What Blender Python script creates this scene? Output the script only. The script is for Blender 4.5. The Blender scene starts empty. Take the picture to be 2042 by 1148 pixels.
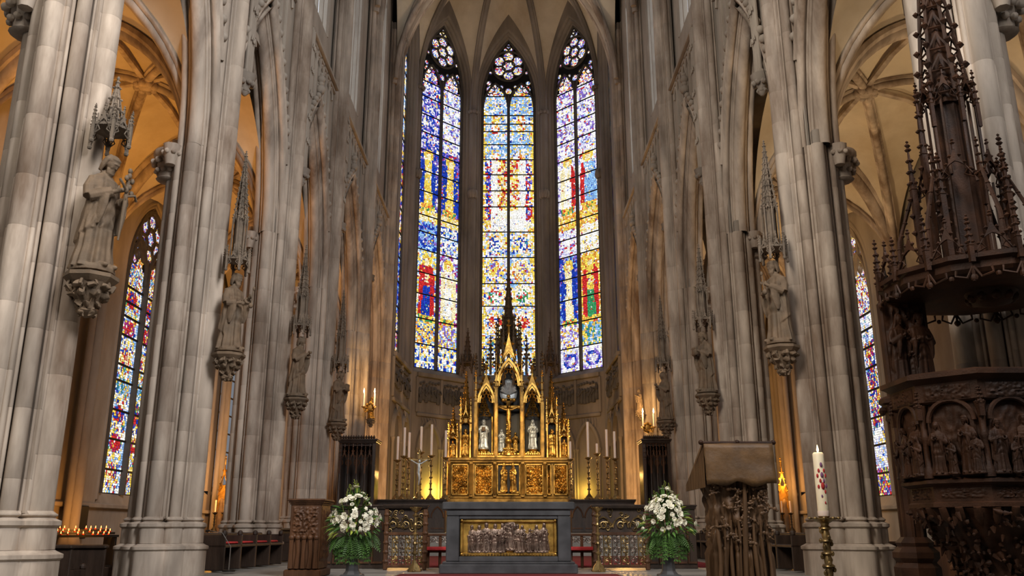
import bpy, math, random
from math import sin, cos, pi, sqrt, atan2, radians as R
from mathutils import Vector, Matrix, noise
random.seed(7)
SC = bpy.context.scene
COL = SC.collection

# ------------------------------------------------------------------ camera
F_PX, PX0, PY0, PITCH, EYE = 1713.0, 1014.0, 574.0, R(15.7), 1.3
cam_data = bpy.data.cameras.new('camera')
cam_data.sensor_width = 36.0
cam_data.lens = F_PX / 2042 * 36
cam_data.shift_x = 7 / 2042
cam_data.clip_end = 300
cam = bpy.data.objects.new('camera', cam_data)
COL.objects.link(cam)
cam.location = (0, 0, EYE)
cam.rotation_euler = (pi / 2 + PITCH, 0, 0)
SC.camera = cam

# ------------------------------------------------------------------ world, light, exposure
SC.view_settings.view_transform = 'Standard'
SC.view_settings.look = 'None'
SC.view_settings.gamma = 1.0
SC.view_settings.use_curve_mapping = False
SC.view_settings.exposure = 0.0
W = bpy.data.worlds.new('daylight')
SC.world = W
W.use_nodes = True
W.node_tree.nodes['Background'].inputs[0].default_value = (0.86, 0.92, 1.0, 1)
W.node_tree.nodes['Background'].inputs[1].default_value = 0.07
SC.cycles.use_denoising = True
SC.cycles.max_bounces = 6
SC.cycles.diffuse_bounces = 3
SC.cycles.glossy_bounces = 3
SC.cycles.transmission_bounces = 3
SC.cycles.transparent_max_bounces = 4
SC.cycles.sample_clamp_indirect = 6.0
SC.cycles.caustics_reflective = False
SC.cycles.caustics_refractive = False


def lamp(name, kind, loc, power, color, size=0.3, target=None, size_y=None, angle=None, blend=0.6):
    d = bpy.data.lights.new(name, kind)
    d.energy = power
    d.color = color
    if kind == 'AREA':
        d.size = size
        if size_y:
            d.shape = 'RECTANGLE'
            d.size_y = size_y
    else:
        d.shadow_soft_size = size
    if kind == 'SPOT':
        d.spot_size = angle or R(60)
        d.spot_blend = blend
    o = bpy.data.objects.new(name, d)
    COL.objects.link(o)
    o.location = loc
    if target is not None:
        o.rotation_euler = (Vector(target) - Vector(loc)).to_track_quat('-Z', 'Y').to_euler()
    return o


WARM, AMBER, COOL = (1.0, 0.72, 0.42), (1.0, 0.43, 0.07), (0.90, 0.95, 1.0)
# added area key lights behind the camera; no windows are built there
lamp('added_key_left', 'AREA', (-6.0, 1.5, 15), 1080, (1.0, 0.92, 0.82), 3, (5.0, 15, 6), 9).data.spread = R(110)
lamp('added_key_right', 'AREA', (6.0, 0.5, 15), 1450, (0.98, 0.98, 1.0), 3, (-5.5, 15, 6), 9).data.spread = R(110)
# assumed amber floodlights, none in view, that wash the aisle vaults from below
for ly, pw in ((13.5, 450), (19.0, 620), (24.2, 420), (30.0, 380)):
    lamp('assumed_aisle_lamp_left', 'SPOT', (-9.4, ly, 6.6), pw, AMBER, 0.25, (-9.4, ly + .6, 13), None, R(125), 0.8)
for ly, pw in ((13.5, 330), (19.0, 380), (24.2, 340), (30.0, 340)):
    lamp('assumed_aisle_lamp_right', 'SPOT', (9.2, ly, 6.6), pw, (1.0, 0.68, 0.36), 0.25, (9.2, ly + .6, 13), None, R(125), 0.8)
lamp('assumed_side_altar_lamp_left', 'POINT', (-10.9, 33.3, 3.2), 260, AMBER, 0.2)  # assumed lamps, not in view, for the amber light at the side altars
lamp('assumed_side_altar_lamp_right', 'POINT', (11.0, 35.5, 3.2), 260, AMBER, 0.2)
# added, unseen lamps that light the altarpiece, the sanctuary shafts and the apse vault
lamp('added_altarpiece_spot', 'SPOT', (0.0, 27.0, 7.5), 1500, (1.0, 0.70, 0.33), 0.2, (0, 34.2, 3.6), None, R(36))
lamp('assumed_sanctuary_lamp_left', 'POINT', (-4.4, 34.9, 3.4), 650, (1.0, 0.52, 0.15), 0.15)
lamp('assumed_sanctuary_lamp_right', 'POINT', (4.4, 34.9, 3.4), 650, (1.0, 0.52, 0.15), 0.15)
lamp('assumed_niche_lamp_left', 'POINT', (-3.75, 45.75, 3.2), 130, (1.0, 0.72, 0.10), 0.15)  # assumed lamps, not in view, for the yellow light in the niches
lamp('assumed_niche_lamp_right', 'POINT', (3.75, 45.75, 3.2), 60, (1.0, 0.66, 0.10), 0.15)
lamp('added_pulpit_lamp', 'SPOT', (-1.5, 4.0, 4.6), 120, (1.0, 0.70, 0.48), 0.15, (5.0, 9.2, 2.4), None, R(40))  # spot added to warm the pulpit, no such lamp in view
lamp('added_vault_uplight', 'SPOT', (0.0, 36.5, 13.0), 2600, (1.0, 0.80, 0.55), 0.4, (0, 43.0, 36), None, R(50))


# ------------------------------------------------------------------ helpers
def at(px, py, Y):
    """World point at depth Y that the photograph shows at pixel (px, py)."""
    a, b = (px - PX0) / F_PX, (PY0 - py) / F_PX
    dy, dz = cos(PITCH) - b * sin(PITCH), sin(PITCH) + b * cos(PITCH)
    t = Y / dy
    return Vector((a * t, Y, EYE + dz * t))


def tag(o, label=None, cat=None, group=None, kind=None):
    for k, v in (('label', label), ('category', cat), ('group', group), ('kind', kind)):
        if v:
            o[k] = v
    return o


def link(o, parent=None):
    COL.objects.link(o)
    if parent is not None:
        o.parent = parent
    return o


def empty(name, loc=(0, 0, 0), rz=0.0, parent=None):
    o = bpy.data.objects.new(name, None)
    o.empty_display_size = 0.2
    link(o, parent)
    o.location = loc
    o.rotation_euler = (0, 0, rz)
    return o


def inst(name, me, parent=None, loc=(0, 0, 0), rot=(0, 0, 0), sc=(1, 1, 1)):
    o = bpy.data.objects.new(name, me)
    link(o, parent)
    o.location, o.rotation_euler, o.scale = loc, rot, sc
    return o


KIDS = {}


def copy_tree(o, parent=None):
    c = o.copy()
    link(c)
    c.parent = parent
    for ch in o.children:
        copy_tree(ch, c)
    return c


class MB:
    """Collects shapes; mesh() / build() turn them into one mesh object."""

    def __init__(s):
        s.v, s.f, s.M = [], [], None

    def add(s, vs, fs):
        b = len(s.v)
        if s.M is not None:
            M = s.M
            vs = [M @ Vector(p) for p in vs]
        s.v.extend([tuple(p) for p in vs])
        s.f.extend([tuple(i + b for i in f) for f in fs])
        return s

    def box(s, x0, x1, y0, y1, z0, z1, c=0.0):
        if c <= 0:
            return s.add([(x, y, z) for z in (z0, z1) for y in (y0, y1) for x in (x0, x1)],
                         [(0, 2, 3, 1), (4, 5, 7, 6), (0, 1, 5, 4), (2, 6, 7, 3), (0, 4, 6, 2), (1, 3, 7, 5)])

        def ring(z, i):
            a, b, d, e = x0 + i, x1 - i, y0 + i, y1 - i
            return [(a + c, d, z), (b - c, d, z), (b, d + c, z), (b, e - c, z), (b - c, e, z), (a + c, e, z), (a, e - c, z), (a, d + c, z)]
        return s.loft([ring(z0, c), ring(z0 + c, 0), ring(z1 - c, 0), ring(z1, c)])

    def loft(s, rings, closed=True, cap=True):
        n, vs, fs = len(rings[0]), [], []
        for r in rings:
            vs.extend(r)
        m = n if closed else n - 1
        for i in range(len(rings) - 1):
            for j in range(m):
                k = (j + 1) % n
                fs.append((i * n + j, i * n + k, (i + 1) * n + k, (i + 1) * n + j))
        if cap and closed:
            fs.append(tuple(reversed(range(n))))
            t = (len(rings) - 1) * n
            fs.append(tuple(range(t, t + n)))
        return s.add(vs, fs)

    def lathe(s, prof, n=12, c=(0, 0, 0), ph=0.0, cap=True):
        return s.loft([[(c[0] + r * cos(2 * pi * k / n + ph), c[1] + r * sin(2 * pi * k / n + ph), c[2] + z) for k in range(n)] for r, z in prof], cap=cap)

    def tube(s, path, r, n=6, cap=True, closed=False):
        P = [Vector(p) for p in path]
        m = len(P)
        rs = r if isinstance(r, (list, tuple)) else [r] * m
        rings, N = [], None
        for i, p in enumerate(P):
            if closed:
                t = P[(i + 1) % m] - P[i - 1]
            else:
                t = P[min(i + 1, m - 1)] - P[max(i - 1, 0)]
            if t.length < 1e-9:
                t = Vector((0, 0, 1))
            t.normalize()
            if N is None:
                N = t.cross(Vector((0, 1, 0)) if abs(t.y) < 0.9 else Vector((1, 0, 0)))
            N = (N - t * N.dot(t))
            if N.length < 1e-6:
                N = t.orthogonal()
            N.normalize()
            B = t.cross(N)
            rings.append([p + (N * cos(2 * pi * k / n) + B * sin(2 * pi * k / n)) * rs[i] for k in range(n)])
        if closed:
            rings.append(rings[0])
            return s.loft(rings, cap=False)
        return s.loft(rings, cap=cap)

    def octa(s, c, r, sq=1.0):
        x, y, z = c
        return s.add([(x + r, y, z), (x - r, y, z), (x, y + r, z), (x, y - r, z), (x, y, z + r * sq), (x, y, z - r * sq)],
                     [(0, 2, 4), (2, 1, 4), (1, 3, 4), (3, 0, 4), (2, 0, 5), (1, 2, 5), (3, 1, 5), (0, 3, 5)])

    def blob(s, c, rx, ry=None, rz=None, n=10, m=6, M=None):
        ry = ry or rx
        rz = rz or rx
        c = Vector(c)
        rings = []
        for i in range(m + 1):
            a = -pi / 2 + pi * i / m
            k = max(cos(a), 0.02)
            ring = [Vector((rx * k * cos(2 * pi * j / n), ry * k * sin(2 * pi * j / n), rz * sin(a))) for j in range(n)]
            rings.append([c + (M @ p if M else p) for p in ring])
        return s.loft(rings)

    def prism(s, poly, y0, y1):
        """poly: (x, z) points, extruded along y."""
        return s.loft([[(x, y0, z) for x, z in poly], [(x, y1, z) for x, z in poly]])

    def band(s, outer, inner, y0, y1, closed=False):
        """Plate between two (x, z) polylines of equal length, thickness y0..y1."""
        rings = [[(o[0], y0, o[1]), (i[0], y0, i[1]), (i[0], y1, i[1]), (o[0], y1, o[1])] for o, i in zip(outer, inner)]
        if closed:
            rings.append(rings[0])
        return s.loft(rings, cap=not closed)

    def mesh(s, name, mat, smooth=40):
        me = bpy.data.meshes.new(name)
        me.from_pydata(s.v, [], s.f)
        if mat:
            me.materials.append(mat)
        if smooth:
            me.polygons.foreach_set('use_smooth', [True] * len(me.polygons))
            me.set_sharp_from_angle(angle=R(smooth))
        me.update()
        return me

    def build(s, name, mat, parent=None, smooth=40, loc=(0, 0, 0), rot=(0, 0, 0)):
        return inst(name, s.mesh(name, mat, smooth), parent, loc, rot)


def parch(a, h, n=10, x=0.0, z=0.0, half=None):
    """Pointed arch polyline (x, z): from (-a, 0) over (0, h) to (a, 0)."""
    if h < a * 1.001:
        h = a * 1.001
    c = (h * h - a * a) / (2 * a)
    rr = c + a
    t1 = math.acos(c / rr)
    left = [(c - rr * cos(t1 * i / n), rr * sin(t1 * i / n)) for i in range(n + 1)]
    pts = left + [(-p[0], p[1]) for p in reversed(left[:-1])]
    return [(x + p[0], z + p[1]) for p in pts]


def circ(cx, cz, r, n=16, a0=0.0):
    return [(cx + r * cos(a0 + 2 * pi * k / n), cz + r * sin(a0 + 2 * pi * k / n)) for k in range(n)]


def xz(pts, y=0.0):
    return [(p[0], y, p[1]) for p in pts]


# ------------------------------------------------------------------ materials
def mat(name, col, rough=0.7, metal=0.0, var=0.0, nscale=3.0, stain=None, stain_amt=0.0, bump=0.0, bscale=30.0, rnd=0.0, spec=0.3, streak=1.0, sss=0.0):
    m = bpy.data.materials.new(name)
    m.use_nodes = True
    nt = m.node_tree
    b = nt.nodes['Principled BSDF']
    b.inputs['Roughness'].default_value = rough
    b.inputs['Metallic'].default_value = metal
    b.inputs['Specular IOR Level'].default_value = spec
    if sss:
        b.inputs['Subsurface Weight'].default_value = sss
        b.inputs['Subsurface Radius'].default_value = (0.05, 0.03, 0.015)
    L = nt.links.new
    out = None
    if var or stain or rnd or bump:
        geo = nt.nodes.new('ShaderNodeNewGeometry')
        mp = nt.nodes.new('ShaderNodeMapping')
        mp.inputs['Scale'].default_value = (1, 1, streak)
        L(geo.outputs['Position'], mp.inputs[0])
    rgb = nt.nodes.new('ShaderNodeRGB')
    rgb.outputs[0].default_value = (*col, 1)
    out = rgb.outputs[0]
    if var:
        n = nt.nodes.new('ShaderNodeTexNoise')
        n.inputs['Scale'].default_value = nscale
        n.inputs['Detail'].default_value = 5
        L(mp.outputs[0], n.inputs['Vector'])
        mr = nt.nodes.new('ShaderNodeMapRange')
        mr.inputs[1].default_value, mr.inputs[2].default_value = 0.3, 0.7
        mr.inputs[3].default_value, mr.inputs[4].default_value = 1 - var, 1 + var
        L(n.outputs[0], mr.inputs[0])
        mx = nt.nodes.new('ShaderNodeVectorMath')
        mx.operation = 'SCALE'
        L(out, mx.inputs[0])
        L(mr.outputs[0], mx.inputs['Scale'])
        out = mx.outputs[0]
    if stain:
        n = nt.nodes.new('ShaderNodeTexNoise')
        n.inputs['Scale'].default_value = nscale * 0.35
        n.inputs['Detail'].default_value = 6
        n.inputs['Roughness'].default_value = 0.65
        L(mp.outputs[0], n.inputs['Vector'])
        rp = nt.nodes.new('ShaderNodeMapRange')
        rp.inputs[1].default_value, rp.inputs[2].default_value = 0.45, 0.66
        rp.inputs[3].default_value, rp.inputs[4].default_value = 0.0, stain_amt
        L(n.outputs[0], rp.inputs[0])
        mx = nt.nodes.new('ShaderNodeMix')
        mx.data_type = 'RGBA'
        L(rp.outputs[0], mx.inputs[0])
        L(out, mx.inputs[6])
        mx.inputs[7].default_value = (*stain, 1)
        out = mx.outputs[2]
    if rnd:
        oi = nt.nodes.new('ShaderNodeObjectInfo')
        mr = nt.nodes.new('ShaderNodeMapRange')
        mr.inputs[3].default_value, mr.inputs[4].default_value = 1 - rnd, 1 + rnd
        L(oi.outputs['Random'], mr.inputs[0])
        mx = nt.nodes.new('ShaderNodeVectorMath')
        mx.operation = 'SCALE'
        L(out, mx.inputs[0])
        L(mr.outputs[0], mx.inputs['Scale'])
        out = mx.outputs[0]
    L(out, b.inputs['Base Color'])
    if bump:
        n = nt.nodes.new('ShaderNodeTexNoise')
        n.inputs['Scale'].default_value = bscale
        n.inputs['Detail'].default_value = 6
        L(mp.outputs[0], n.inputs['Vector'])
        bp = nt.nodes.new('ShaderNodeBump')
        bp.inputs['Strength'].default_value = bump
        bp.inputs['Distance'].default_value = 0.02
        L(n.outputs[0], bp.inputs['Height'])
        L(bp.outputs[0], b.inputs['Normal'])
    return m


def emat(name, col, strength):
    m = bpy.data.materials.new(name)
    m.use_nodes = True
    nt = m.node_tree
    nt.nodes.clear()
    e = nt.nodes.new('ShaderNodeEmission')
    e.inputs[0].default_value = (*col, 1)
    e.inputs[1].default_value = strength
    o = nt.nodes.new('ShaderNodeOutputMaterial')
    nt.links.new(e.outputs[0], o.inputs[0])
    return m


def glass_mat(name, strength):
    m = emat(name, (1, 1, 1), strength)
    nt = m.node_tree
    a = nt.nodes.new('ShaderNodeAttribute')
    a.attribute_name = 'tint'
    e = next(n for n in nt.nodes if n.type == 'EMISSION')
    nt.links.new(a.outputs['Color'], e.inputs[0])
    return m


STONE = mat('limestone', (0.43, 0.352, 0.28), 0.82, var=0.34, nscale=2.8, stain=(0.14, 0.09, 0.058), stain_amt=0.9, bump=0.3, bscale=14, rnd=0.05, streak=0.22, spec=0.25)
STONE_W = mat('wall_limestone', (0.38, 0.325, 0.265), 0.85, var=0.2, nscale=1.2, stain=(0.2, 0.15, 0.11), stain_amt=0.6, bump=0.3, bscale=12, streak=0.4, spec=0.2)
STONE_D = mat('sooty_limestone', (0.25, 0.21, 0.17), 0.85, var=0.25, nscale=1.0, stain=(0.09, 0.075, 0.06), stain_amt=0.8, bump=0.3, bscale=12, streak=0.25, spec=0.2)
PLASTER = mat('vault_plaster', (0.60, 0.52, 0.40), 0.9, var=0.12, nscale=0.8, stain=(0.36, 0.26, 0.15), stain_amt=0.6)
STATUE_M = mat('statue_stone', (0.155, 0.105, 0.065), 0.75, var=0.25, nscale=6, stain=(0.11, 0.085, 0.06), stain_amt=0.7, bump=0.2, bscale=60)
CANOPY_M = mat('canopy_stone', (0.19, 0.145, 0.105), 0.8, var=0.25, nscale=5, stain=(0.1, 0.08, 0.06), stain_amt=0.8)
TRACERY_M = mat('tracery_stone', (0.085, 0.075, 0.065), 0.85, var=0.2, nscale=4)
LEAD_M = mat('window_lead', (0.012, 0.012, 0.013), 0.8)
IRON_M = mat('black_iron', (0.03, 0.027, 0.024), 0.5, 0.6)
FLOOR_M = mat('floor_stone', (0.24, 0.225, 0.2), 0.45, var=0.2, nscale=1.5, rnd=0.2, spec=0.4)
CARPET_M = mat('red_carpet', (0.16, 0.016, 0.018), 0.95, var=0.25, nscale=20)
GOLD_M = mat('gilding', (0.72, 0.43, 0.10), 0.38, 0.9, var=0.35, nscale=7, stain=(0.12, 0.06, 0.015), stain_amt=0.95)
GOLD_D = mat('aged_gilding', (0.40, 0.23, 0.055), 0.45, 0.7, var=0.35, nscale=5, stain=(0.06, 0.035, 0.012), stain_amt=0.9)
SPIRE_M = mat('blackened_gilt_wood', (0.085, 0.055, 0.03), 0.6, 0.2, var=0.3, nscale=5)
BRASS_M = mat('brass', (0.35, 0.24, 0.10), 0.38, 0.85, var=0.35, nscale=10, stain=(0.05, 0.035, 0.02), stain_amt=0.8)
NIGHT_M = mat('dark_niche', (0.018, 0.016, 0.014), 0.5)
WOOD_D = mat('black_oak', (0.035, 0.021, 0.014), 0.42, var=0.4, nscale=6, bump=0.25, bscale=40, streak=0.2, spec=0.45)
WOOD_B = mat('brown_oak', (0.085, 0.036, 0.015), 0.5, var=0.4, nscale=6, stain=(0.035, 0.015, 0.008), stain_amt=0.8, bump=0.3, bscale=50, streak=0.15)
WOOD_P = mat('pulpit_oak', (0.037, 0.0155, 0.0075), 0.55, var=0.4, nscale=5, stain=(0.014, 0.009, 0.007), stain_amt=0.7, bump=0.2, bscale=50, spec=0.14)
WOOD_L = mat('lectern_wood', (0.085, 0.043, 0.018), 0.55, var=0.4, nscale=8, stain=(0.04, 0.02, 0.01), stain_amt=0.8, bump=0.4, bscale=40, streak=0.12)
HIDE_M = mat('lectern_cover', (0.10, 0.05, 0.016), 0.55, var=0.3, nscale=6, stain=(0.04, 0.022, 0.01), stain_amt=0.7, bump=0.15, bscale=30)
ALTAR_M = mat('dark_altar_stone', (0.055, 0.055, 0.058), 0.32, var=0.3, nscale=4, rnd=0.05, spec=0.5)
WAX_M = mat('candle_wax', (0.82, 0.66, 0.55), 0.5, var=0.05, sss=0.2)
WAX_Y = mat('paschal_wax', (0.85, 0.73, 0.52), 0.45, var=0.05, sss=0.2)
RED_M = mat('red_cloth', (0.42, 0.03, 0.03), 0.8, var=0.3, nscale=8)
LEAF_M = mat('green_leaf', (0.055, 0.12, 0.025), 0.5, rnd=0.55)
LEAF_Y = mat('yellow_leaf', (0.22, 0.26, 0.04), 0.5, rnd=0.4)
PETAL_M = mat('white_petal', (0.76, 0.72, 0.57), 0.6, rnd=0.08, sss=0.1)
RELIEF_M = mat('bronze_relief', (0.24, 0.17, 0.13), 0.4, 0.75, var=0.35, nscale=8, stain=(0.05, 0.035, 0.03), stain_amt=0.7)
SILVER_M = mat('silver_figure', (0.62, 0.66, 0.66), 0.4, 0.5, var=0.3, nscale=10)
FLAME_M = emat('flame', (1.0, 0.72, 0.32), 14)
VOTIVE_M = emat('votive_flame', (1.0, 0.36, 0.08), 6)
DAY_M = emat('clerestory_daylight', (0.80, 0.86, 0.95), 1.3)
DAY_A = emat("aisle_daylight", (0.80, 0.85, 0.95), 0.22)
GLASS_M = glass_mat('stained_glass', 1.6)
GLASS_A = glass_mat('aisle_stained_glass', 1.35)
BLUE_M = mat('blue_card', (0.25, 0.42, 0.7), 0.6)
# ------------------------------------------------------------------ plan of the choir
PIER_Y = [10.9, 16.25, 21.5, 26.8, 33.0, 39.2]
CXL, CXR = -6.30, 6.05               # arcade centre lines
PX_L = [-6.29, -6.30, -6.24, -6.20, -6.14, -6.12]     # pier centres, slightly uneven as built
PX_R = [6.44, 6.16, 5.92, 5.82, 5.87, 5.92]
APY, APC = 44.96, 48.0               # apse corners
Z_SPR, Z_STR = 8.7, 15.7             # arcade springing, string course
Z_VS, Z_VC = 26.0, 36.0              # apse vault springing and crown
Z_NS, Z_NC = 23.0, 31.8              # choir vault springing and crown
AISLE = 12.2                         # aisle outer walls at x = -/+ AISLE
PLAT = 0.54                          # choir platform
SANC = 1.2                           # sanctuary floor

SHAFTS = [(0, .585, .175), (90, .55, .145), (-90, .55, .145), (180, .57, .165),
          (45, .485, .105), (-45, .485, .105), (135, .485, .105), (-135, .485, .105)]
for a, d, r in ((20.5, .545, .038), (27.5, .50, .028), (63, .495, .028), (70.5, .535, .036)):
    for sgn in (1, -1):
        SHAFTS += [(sgn * a, d, r), (180 - sgn * a, d, r)]

PK = .90
SHAFTS = [(a, d * PK, r * PK) for a, d, r in SHAFTS]


def pier_r(th, grow=0.0, core=.37):
    """Outline of the compound pier: distance from its axis at angle th."""
    c, s = cos(th), sin(th)
    best = core + grow
    for a, d, r in SHAFTS:
        r = r + grow
        ax, ay = d * cos(R(a)), d * sin(R(a))
        bq = ax * c + ay * s
        disc = bq * bq - (d * d - r * r)
        if disc > 0:
            best = max(best, bq + sqrt(disc))
    return best


NTH = 360
PR = [pier_r(2 * pi * k / NTH) for k in range(NTH)]
SECT = 8
PER = NTH // SECT
_sec_cache = {}


def sector_mesh(k, h, mirror):
    """One stone of the pier: sector k of the outline, h high, with recessed joints."""
    key = (k, round(h, 3), mirror)
    if key in _sec_cache:
        return _sec_cache[key]
    mb, e, gap = MB(), 0.010, 0.005
    idx = [(k * PER - PER // 2 + i) for i in range(PER + 1)]
    rings = []
    for z, ins in ((0.0, gap), (e, 0), (h - e, 0), (h, gap)):
        row = []
        for n, i in enumerate(idx):
            th = 2 * pi * i / NTH
            r = PR[i % NTH] - ins - (0.002 if n in (0, PER) else 0)
            x, y = r * cos(th), r * sin(th)
            row.append((-x if mirror else x, y, z))
        rings.append(row if not mirror else row[::-1])
    mb.loft(rings, closed=False, cap=False)
    me = mb.mesh('stone_course', STONE, 28)
    _sec_cache[key] = me
    return me


def ring_mesh(h, mirror, half):
    key = ('ring', round(h, 3), mirror, half)
    if key in _sec_cache:
        return _sec_cache[key]
    mb = MB()
    rings = []
    if half:
        idx = [i for i in range(-69, 70)]
    else:
        idx = list(range(NTH))
    for z, ins in ((0, .005), (.01, 0), (h - .01, 0), (h, .005)):
        row = []
        for i in idx:
            th = 2 * pi * i / NTH
            r = PR[i % NTH] - ins
            row.append(((-1 if mirror else 1) * r * cos(th), r * sin(th), z))
        rings.append(row if not mirror else row[::-1])
    mb.loft(rings, closed=not half, cap=False)
    me = mb.mesh('stone_course', STONE, 28)
    _sec_cache[key] = me
    return me


def outline(grow, n, mirror, coarse=True, core=.37):
    pts = []
    for k in range(n):
        th = 2 * pi * k / n
        r = pier_r(th, grow, core)
        pts.append(((-1 if mirror else 1) * r * cos(th), r * sin(th)))
    return pts if not mirror else pts[::-1]


def lobes(grow, n, mirror, core=.32):
    """Base outline: only the eight main shafts swell, so the recesses between them stay open."""
    pts = []
    for k in range(n):
        th = 2 * pi * k / n
        c, s = cos(th), sin(th)
        best = core + grow
        for a, d, r in SHAFTS[:8]:
            # octagonal foot of each shaft
            ax, ay = d * cos(R(a)), d * sin(R(a))
            r = (r + grow) * 1.04
            for q in range(4):
                pass
            bq = ax * c + ay * s
            disc = bq * bq - (d * d - r * r)
            if disc > 0:
                best = max(best, min(bq + sqrt(disc), d + r * .90))
        pts.append(((-1 if mirror else 1) * best * c, best * s))
    return pts if not mirror else pts[::-1]


def ring3(pts, z):
    return [(x, y, z) for x, y in pts]


def make_pier(side, i, label):
    cx = (PX_L if side < 0 else PX_R)[i]
    mir = side > 0
    y = PIER_Y[i]
    near = i < 3
    zb = 0.0 if i < 3 else PLAT
    root = empty('stone_pillar', (cx, y, 0))
    tag(root, label, 'pillar', 'compound pillars of the choir arcade', 'structure')
    # base: two stages with weathered mouldings
    z1, z2 = (1.04, 1.42) if i < 3 else (zb + .75, zb + 1.05)
    mb = MB()
    N = 144
    L0, L1, L2, L3, L4 = (lobes(g, N, mir) for g in (.02, .065, .10, .135, .165))
    per = N // 8
    sh = per // 2
    for za, zb_, o in ((zb, zb + (z1 - .1 - zb) * .48, L3), (zb + (z1 - .1 - zb) * .48, z1 - .1, L3), (z1 + .02, z2 - .1, L1)):
        for k in range(8):
            idx = [(k * per + sh + q) % N for q in range(per + 1)]
            rows = []
            for z, f in ((za, .992), (za + .008, 1), (zb_ - .008, 1), (zb_, .992)):
                rows.append([(o[q][0] * f, o[q][1] * f, z) for q in idx])
            mb = MB()
            mb.loft(rows, closed=False, cap=False)
            mb.build('plinth_stone', STONE, root, 30)
    mb = MB()
    mb.loft([ring3(L3, z1 - .1), ring3(L4, z1 - .075), ring3(L4, z1 - .03), ring3(L1, z1 + .02)], cap=False)
    mb.build('plinth_moulding', STONE, root, 35)
    mb = MB()
    LS = outline(.0, N, mir)
    mb.loft([ring3(L1, z2 - .1), ring3(L2, z2 - .07), ring3(L2, z2 - .02), ring3(L0, z2 + .02), ring3(lobes(.05, N, mir), z2 + .045), ring3(lobes(.05, N, mir), z2 + .06), ring3(LS, z2 + .10)], cap=False)
    mb.build('base_moulding', STONE, root, 35)
    mb = MB()
    Lc = lobes(.05, 72, mir)
    mb.loft([ring3(Lc, zb), ring3(Lc, z2 - .05)])
    mb.build('plinth_core', STONE_D, root, 35)
    # stone core behind the joints
    mb = MB()
    oc = outline(-.03, 120, mir, core=.34)
    mb.loft([ring3(oc, zb), ring3(oc, Z_SPR + .3)])
    mb.build('pillar_core', STONE_D, root, 35)
    mb = MB()
    hc = [((-1 if mir else 1) * (PR[j % NTH] - .03) * cos(2 * pi * j / NTH), (PR[j % NTH] - .03) * sin(2 * pi * j / NTH)) for j in range(-75, 76)]
    hc = hc if not mir else hc[::-1]
    mb.loft([ring3(hc, Z_SPR), ring3(hc, Z_VS + .4)])
    mb.build('shaft_core', STONE_D, root, 35)
    rng = random.Random(100 + i * 7 + (side > 0))
    zt = z2 + .07
    if near:
        for k in range(SECT):
            z = zt
            top = Z_VS if k in (0, 1, 7) else Z_SPR
            first = True
            while z < top - .01:
                h = rng.choice((.55, .7, .85, 1.0))
                if first:
                    h = rng.choice((.4, .7, 1.0))
                    first = False
                if top - z - h < .35:
                    h = round(top - z, 3)
                inst('stone_course', sector_mesh(k, h, mir), root, (0, 0, z))
                z += h
    else:
        z = zt
        while z < Z_VS - .01:
            low = z < Z_SPR - .01
            top = Z_SPR if low else Z_VS
            h = rng.choice((.8, .95, 1.1))
            if top - z - h < .4:
                h = round(top - z, 3)
            inst('stone_course', ring_mesh(h, mir, not low), root, (0, 0, z))
            z += h
    # foliate capital on the aisle shaft
    s = -1 if mir else 1
    mb = MB()
    ax = -s * .62
    mb.lathe([(.20, 8.10), (.25, 8.14), (.20, 8.18), (.22, 8.35), (.30, 8.58), (.34, 8.62), (.34, 8.72), (.30, 8.76)], 14, (ax, 0, 0))
    for q in range(11):
        for rr, zz, rad in ((.25, 8.30, .06), (.32, 8.48, .075)):
            a = 2 * pi * (q + (.5 if zz > 8.4 else 0)) / 11
            mb.blob((ax + rr * cos(a), rr * sin(a), zz), rad, rad, rad * .9, 6, 4)
    for q in range(-1, 2, 2):
        mb.lathe([(.10, 8.3), (.16, 8.6), (.18, 8.72)], 8, (-s * .45, q * .42, 0))
        for t in range(7):
            a = 2 * pi * t / 7
            mb.blob((-s * .45 + .15 * cos(a), q * .42 + .15 * sin(a), 8.55), .055, n=6, m=4)
    mb.build('capital', STONE, root, 50)
    # foliage tuft on the high shaft where the vault ribs leave it
    mb = MB()
    for q in range(-3, 4):
        a = R(q * 18)
        for zz in (Z_VS - .5, Z_VS - .2):
            mb.blob((s * (.66 + .22 * cos(a)), .28 * sin(a) * 1.6, zz), .09, n=6, m=4)
    mb.build('shaft_capital', STONE_D, root, 50)
    return root


NTHWORD = ['nearest', 'second', 'third', 'fourth', 'fifth', 'sixth']
PNOTE = {(-1, 0): 'huge clustered grey stone pillar nearest on the left, carrying the largest statue',
         (-1, 1): 'clustered stone pillar just right of the left aisle window',
         (-1, 2): 'third clustered stone pillar along the left arcade, behind the low dark stalls',
         (-1, 3): 'fourth clustered stone pillar along the left arcade, left of the carved stall canopy',
         (-1, 4): 'fifth clustered pillar on the left, amber lit, right of the carved stall canopy',
         (-1, 5): 'farthest clustered pillar of the left side, beside the apse windows',
         (1, 0): 'huge clustered stone pillar behind the dark carved pulpit',
         (1, 1): 'clustered stone pillar behind the tall paschal candle',
         (1, 2): 'third clustered stone pillar along the right arcade, behind the wooden lectern',
         (1, 3): 'fourth clustered stone pillar along the right arcade, right of the dark stall canopy',
         (1, 4): 'fifth clustered pillar on the right, amber lit beside the wall candles',
         (1, 5): 'farthest clustered pillar of the right side, beside the apse windows'}
for sd in (-1, 1):
    for i in range(6):
        make_pier(sd, i, PNOTE[(sd, i)])

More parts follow.
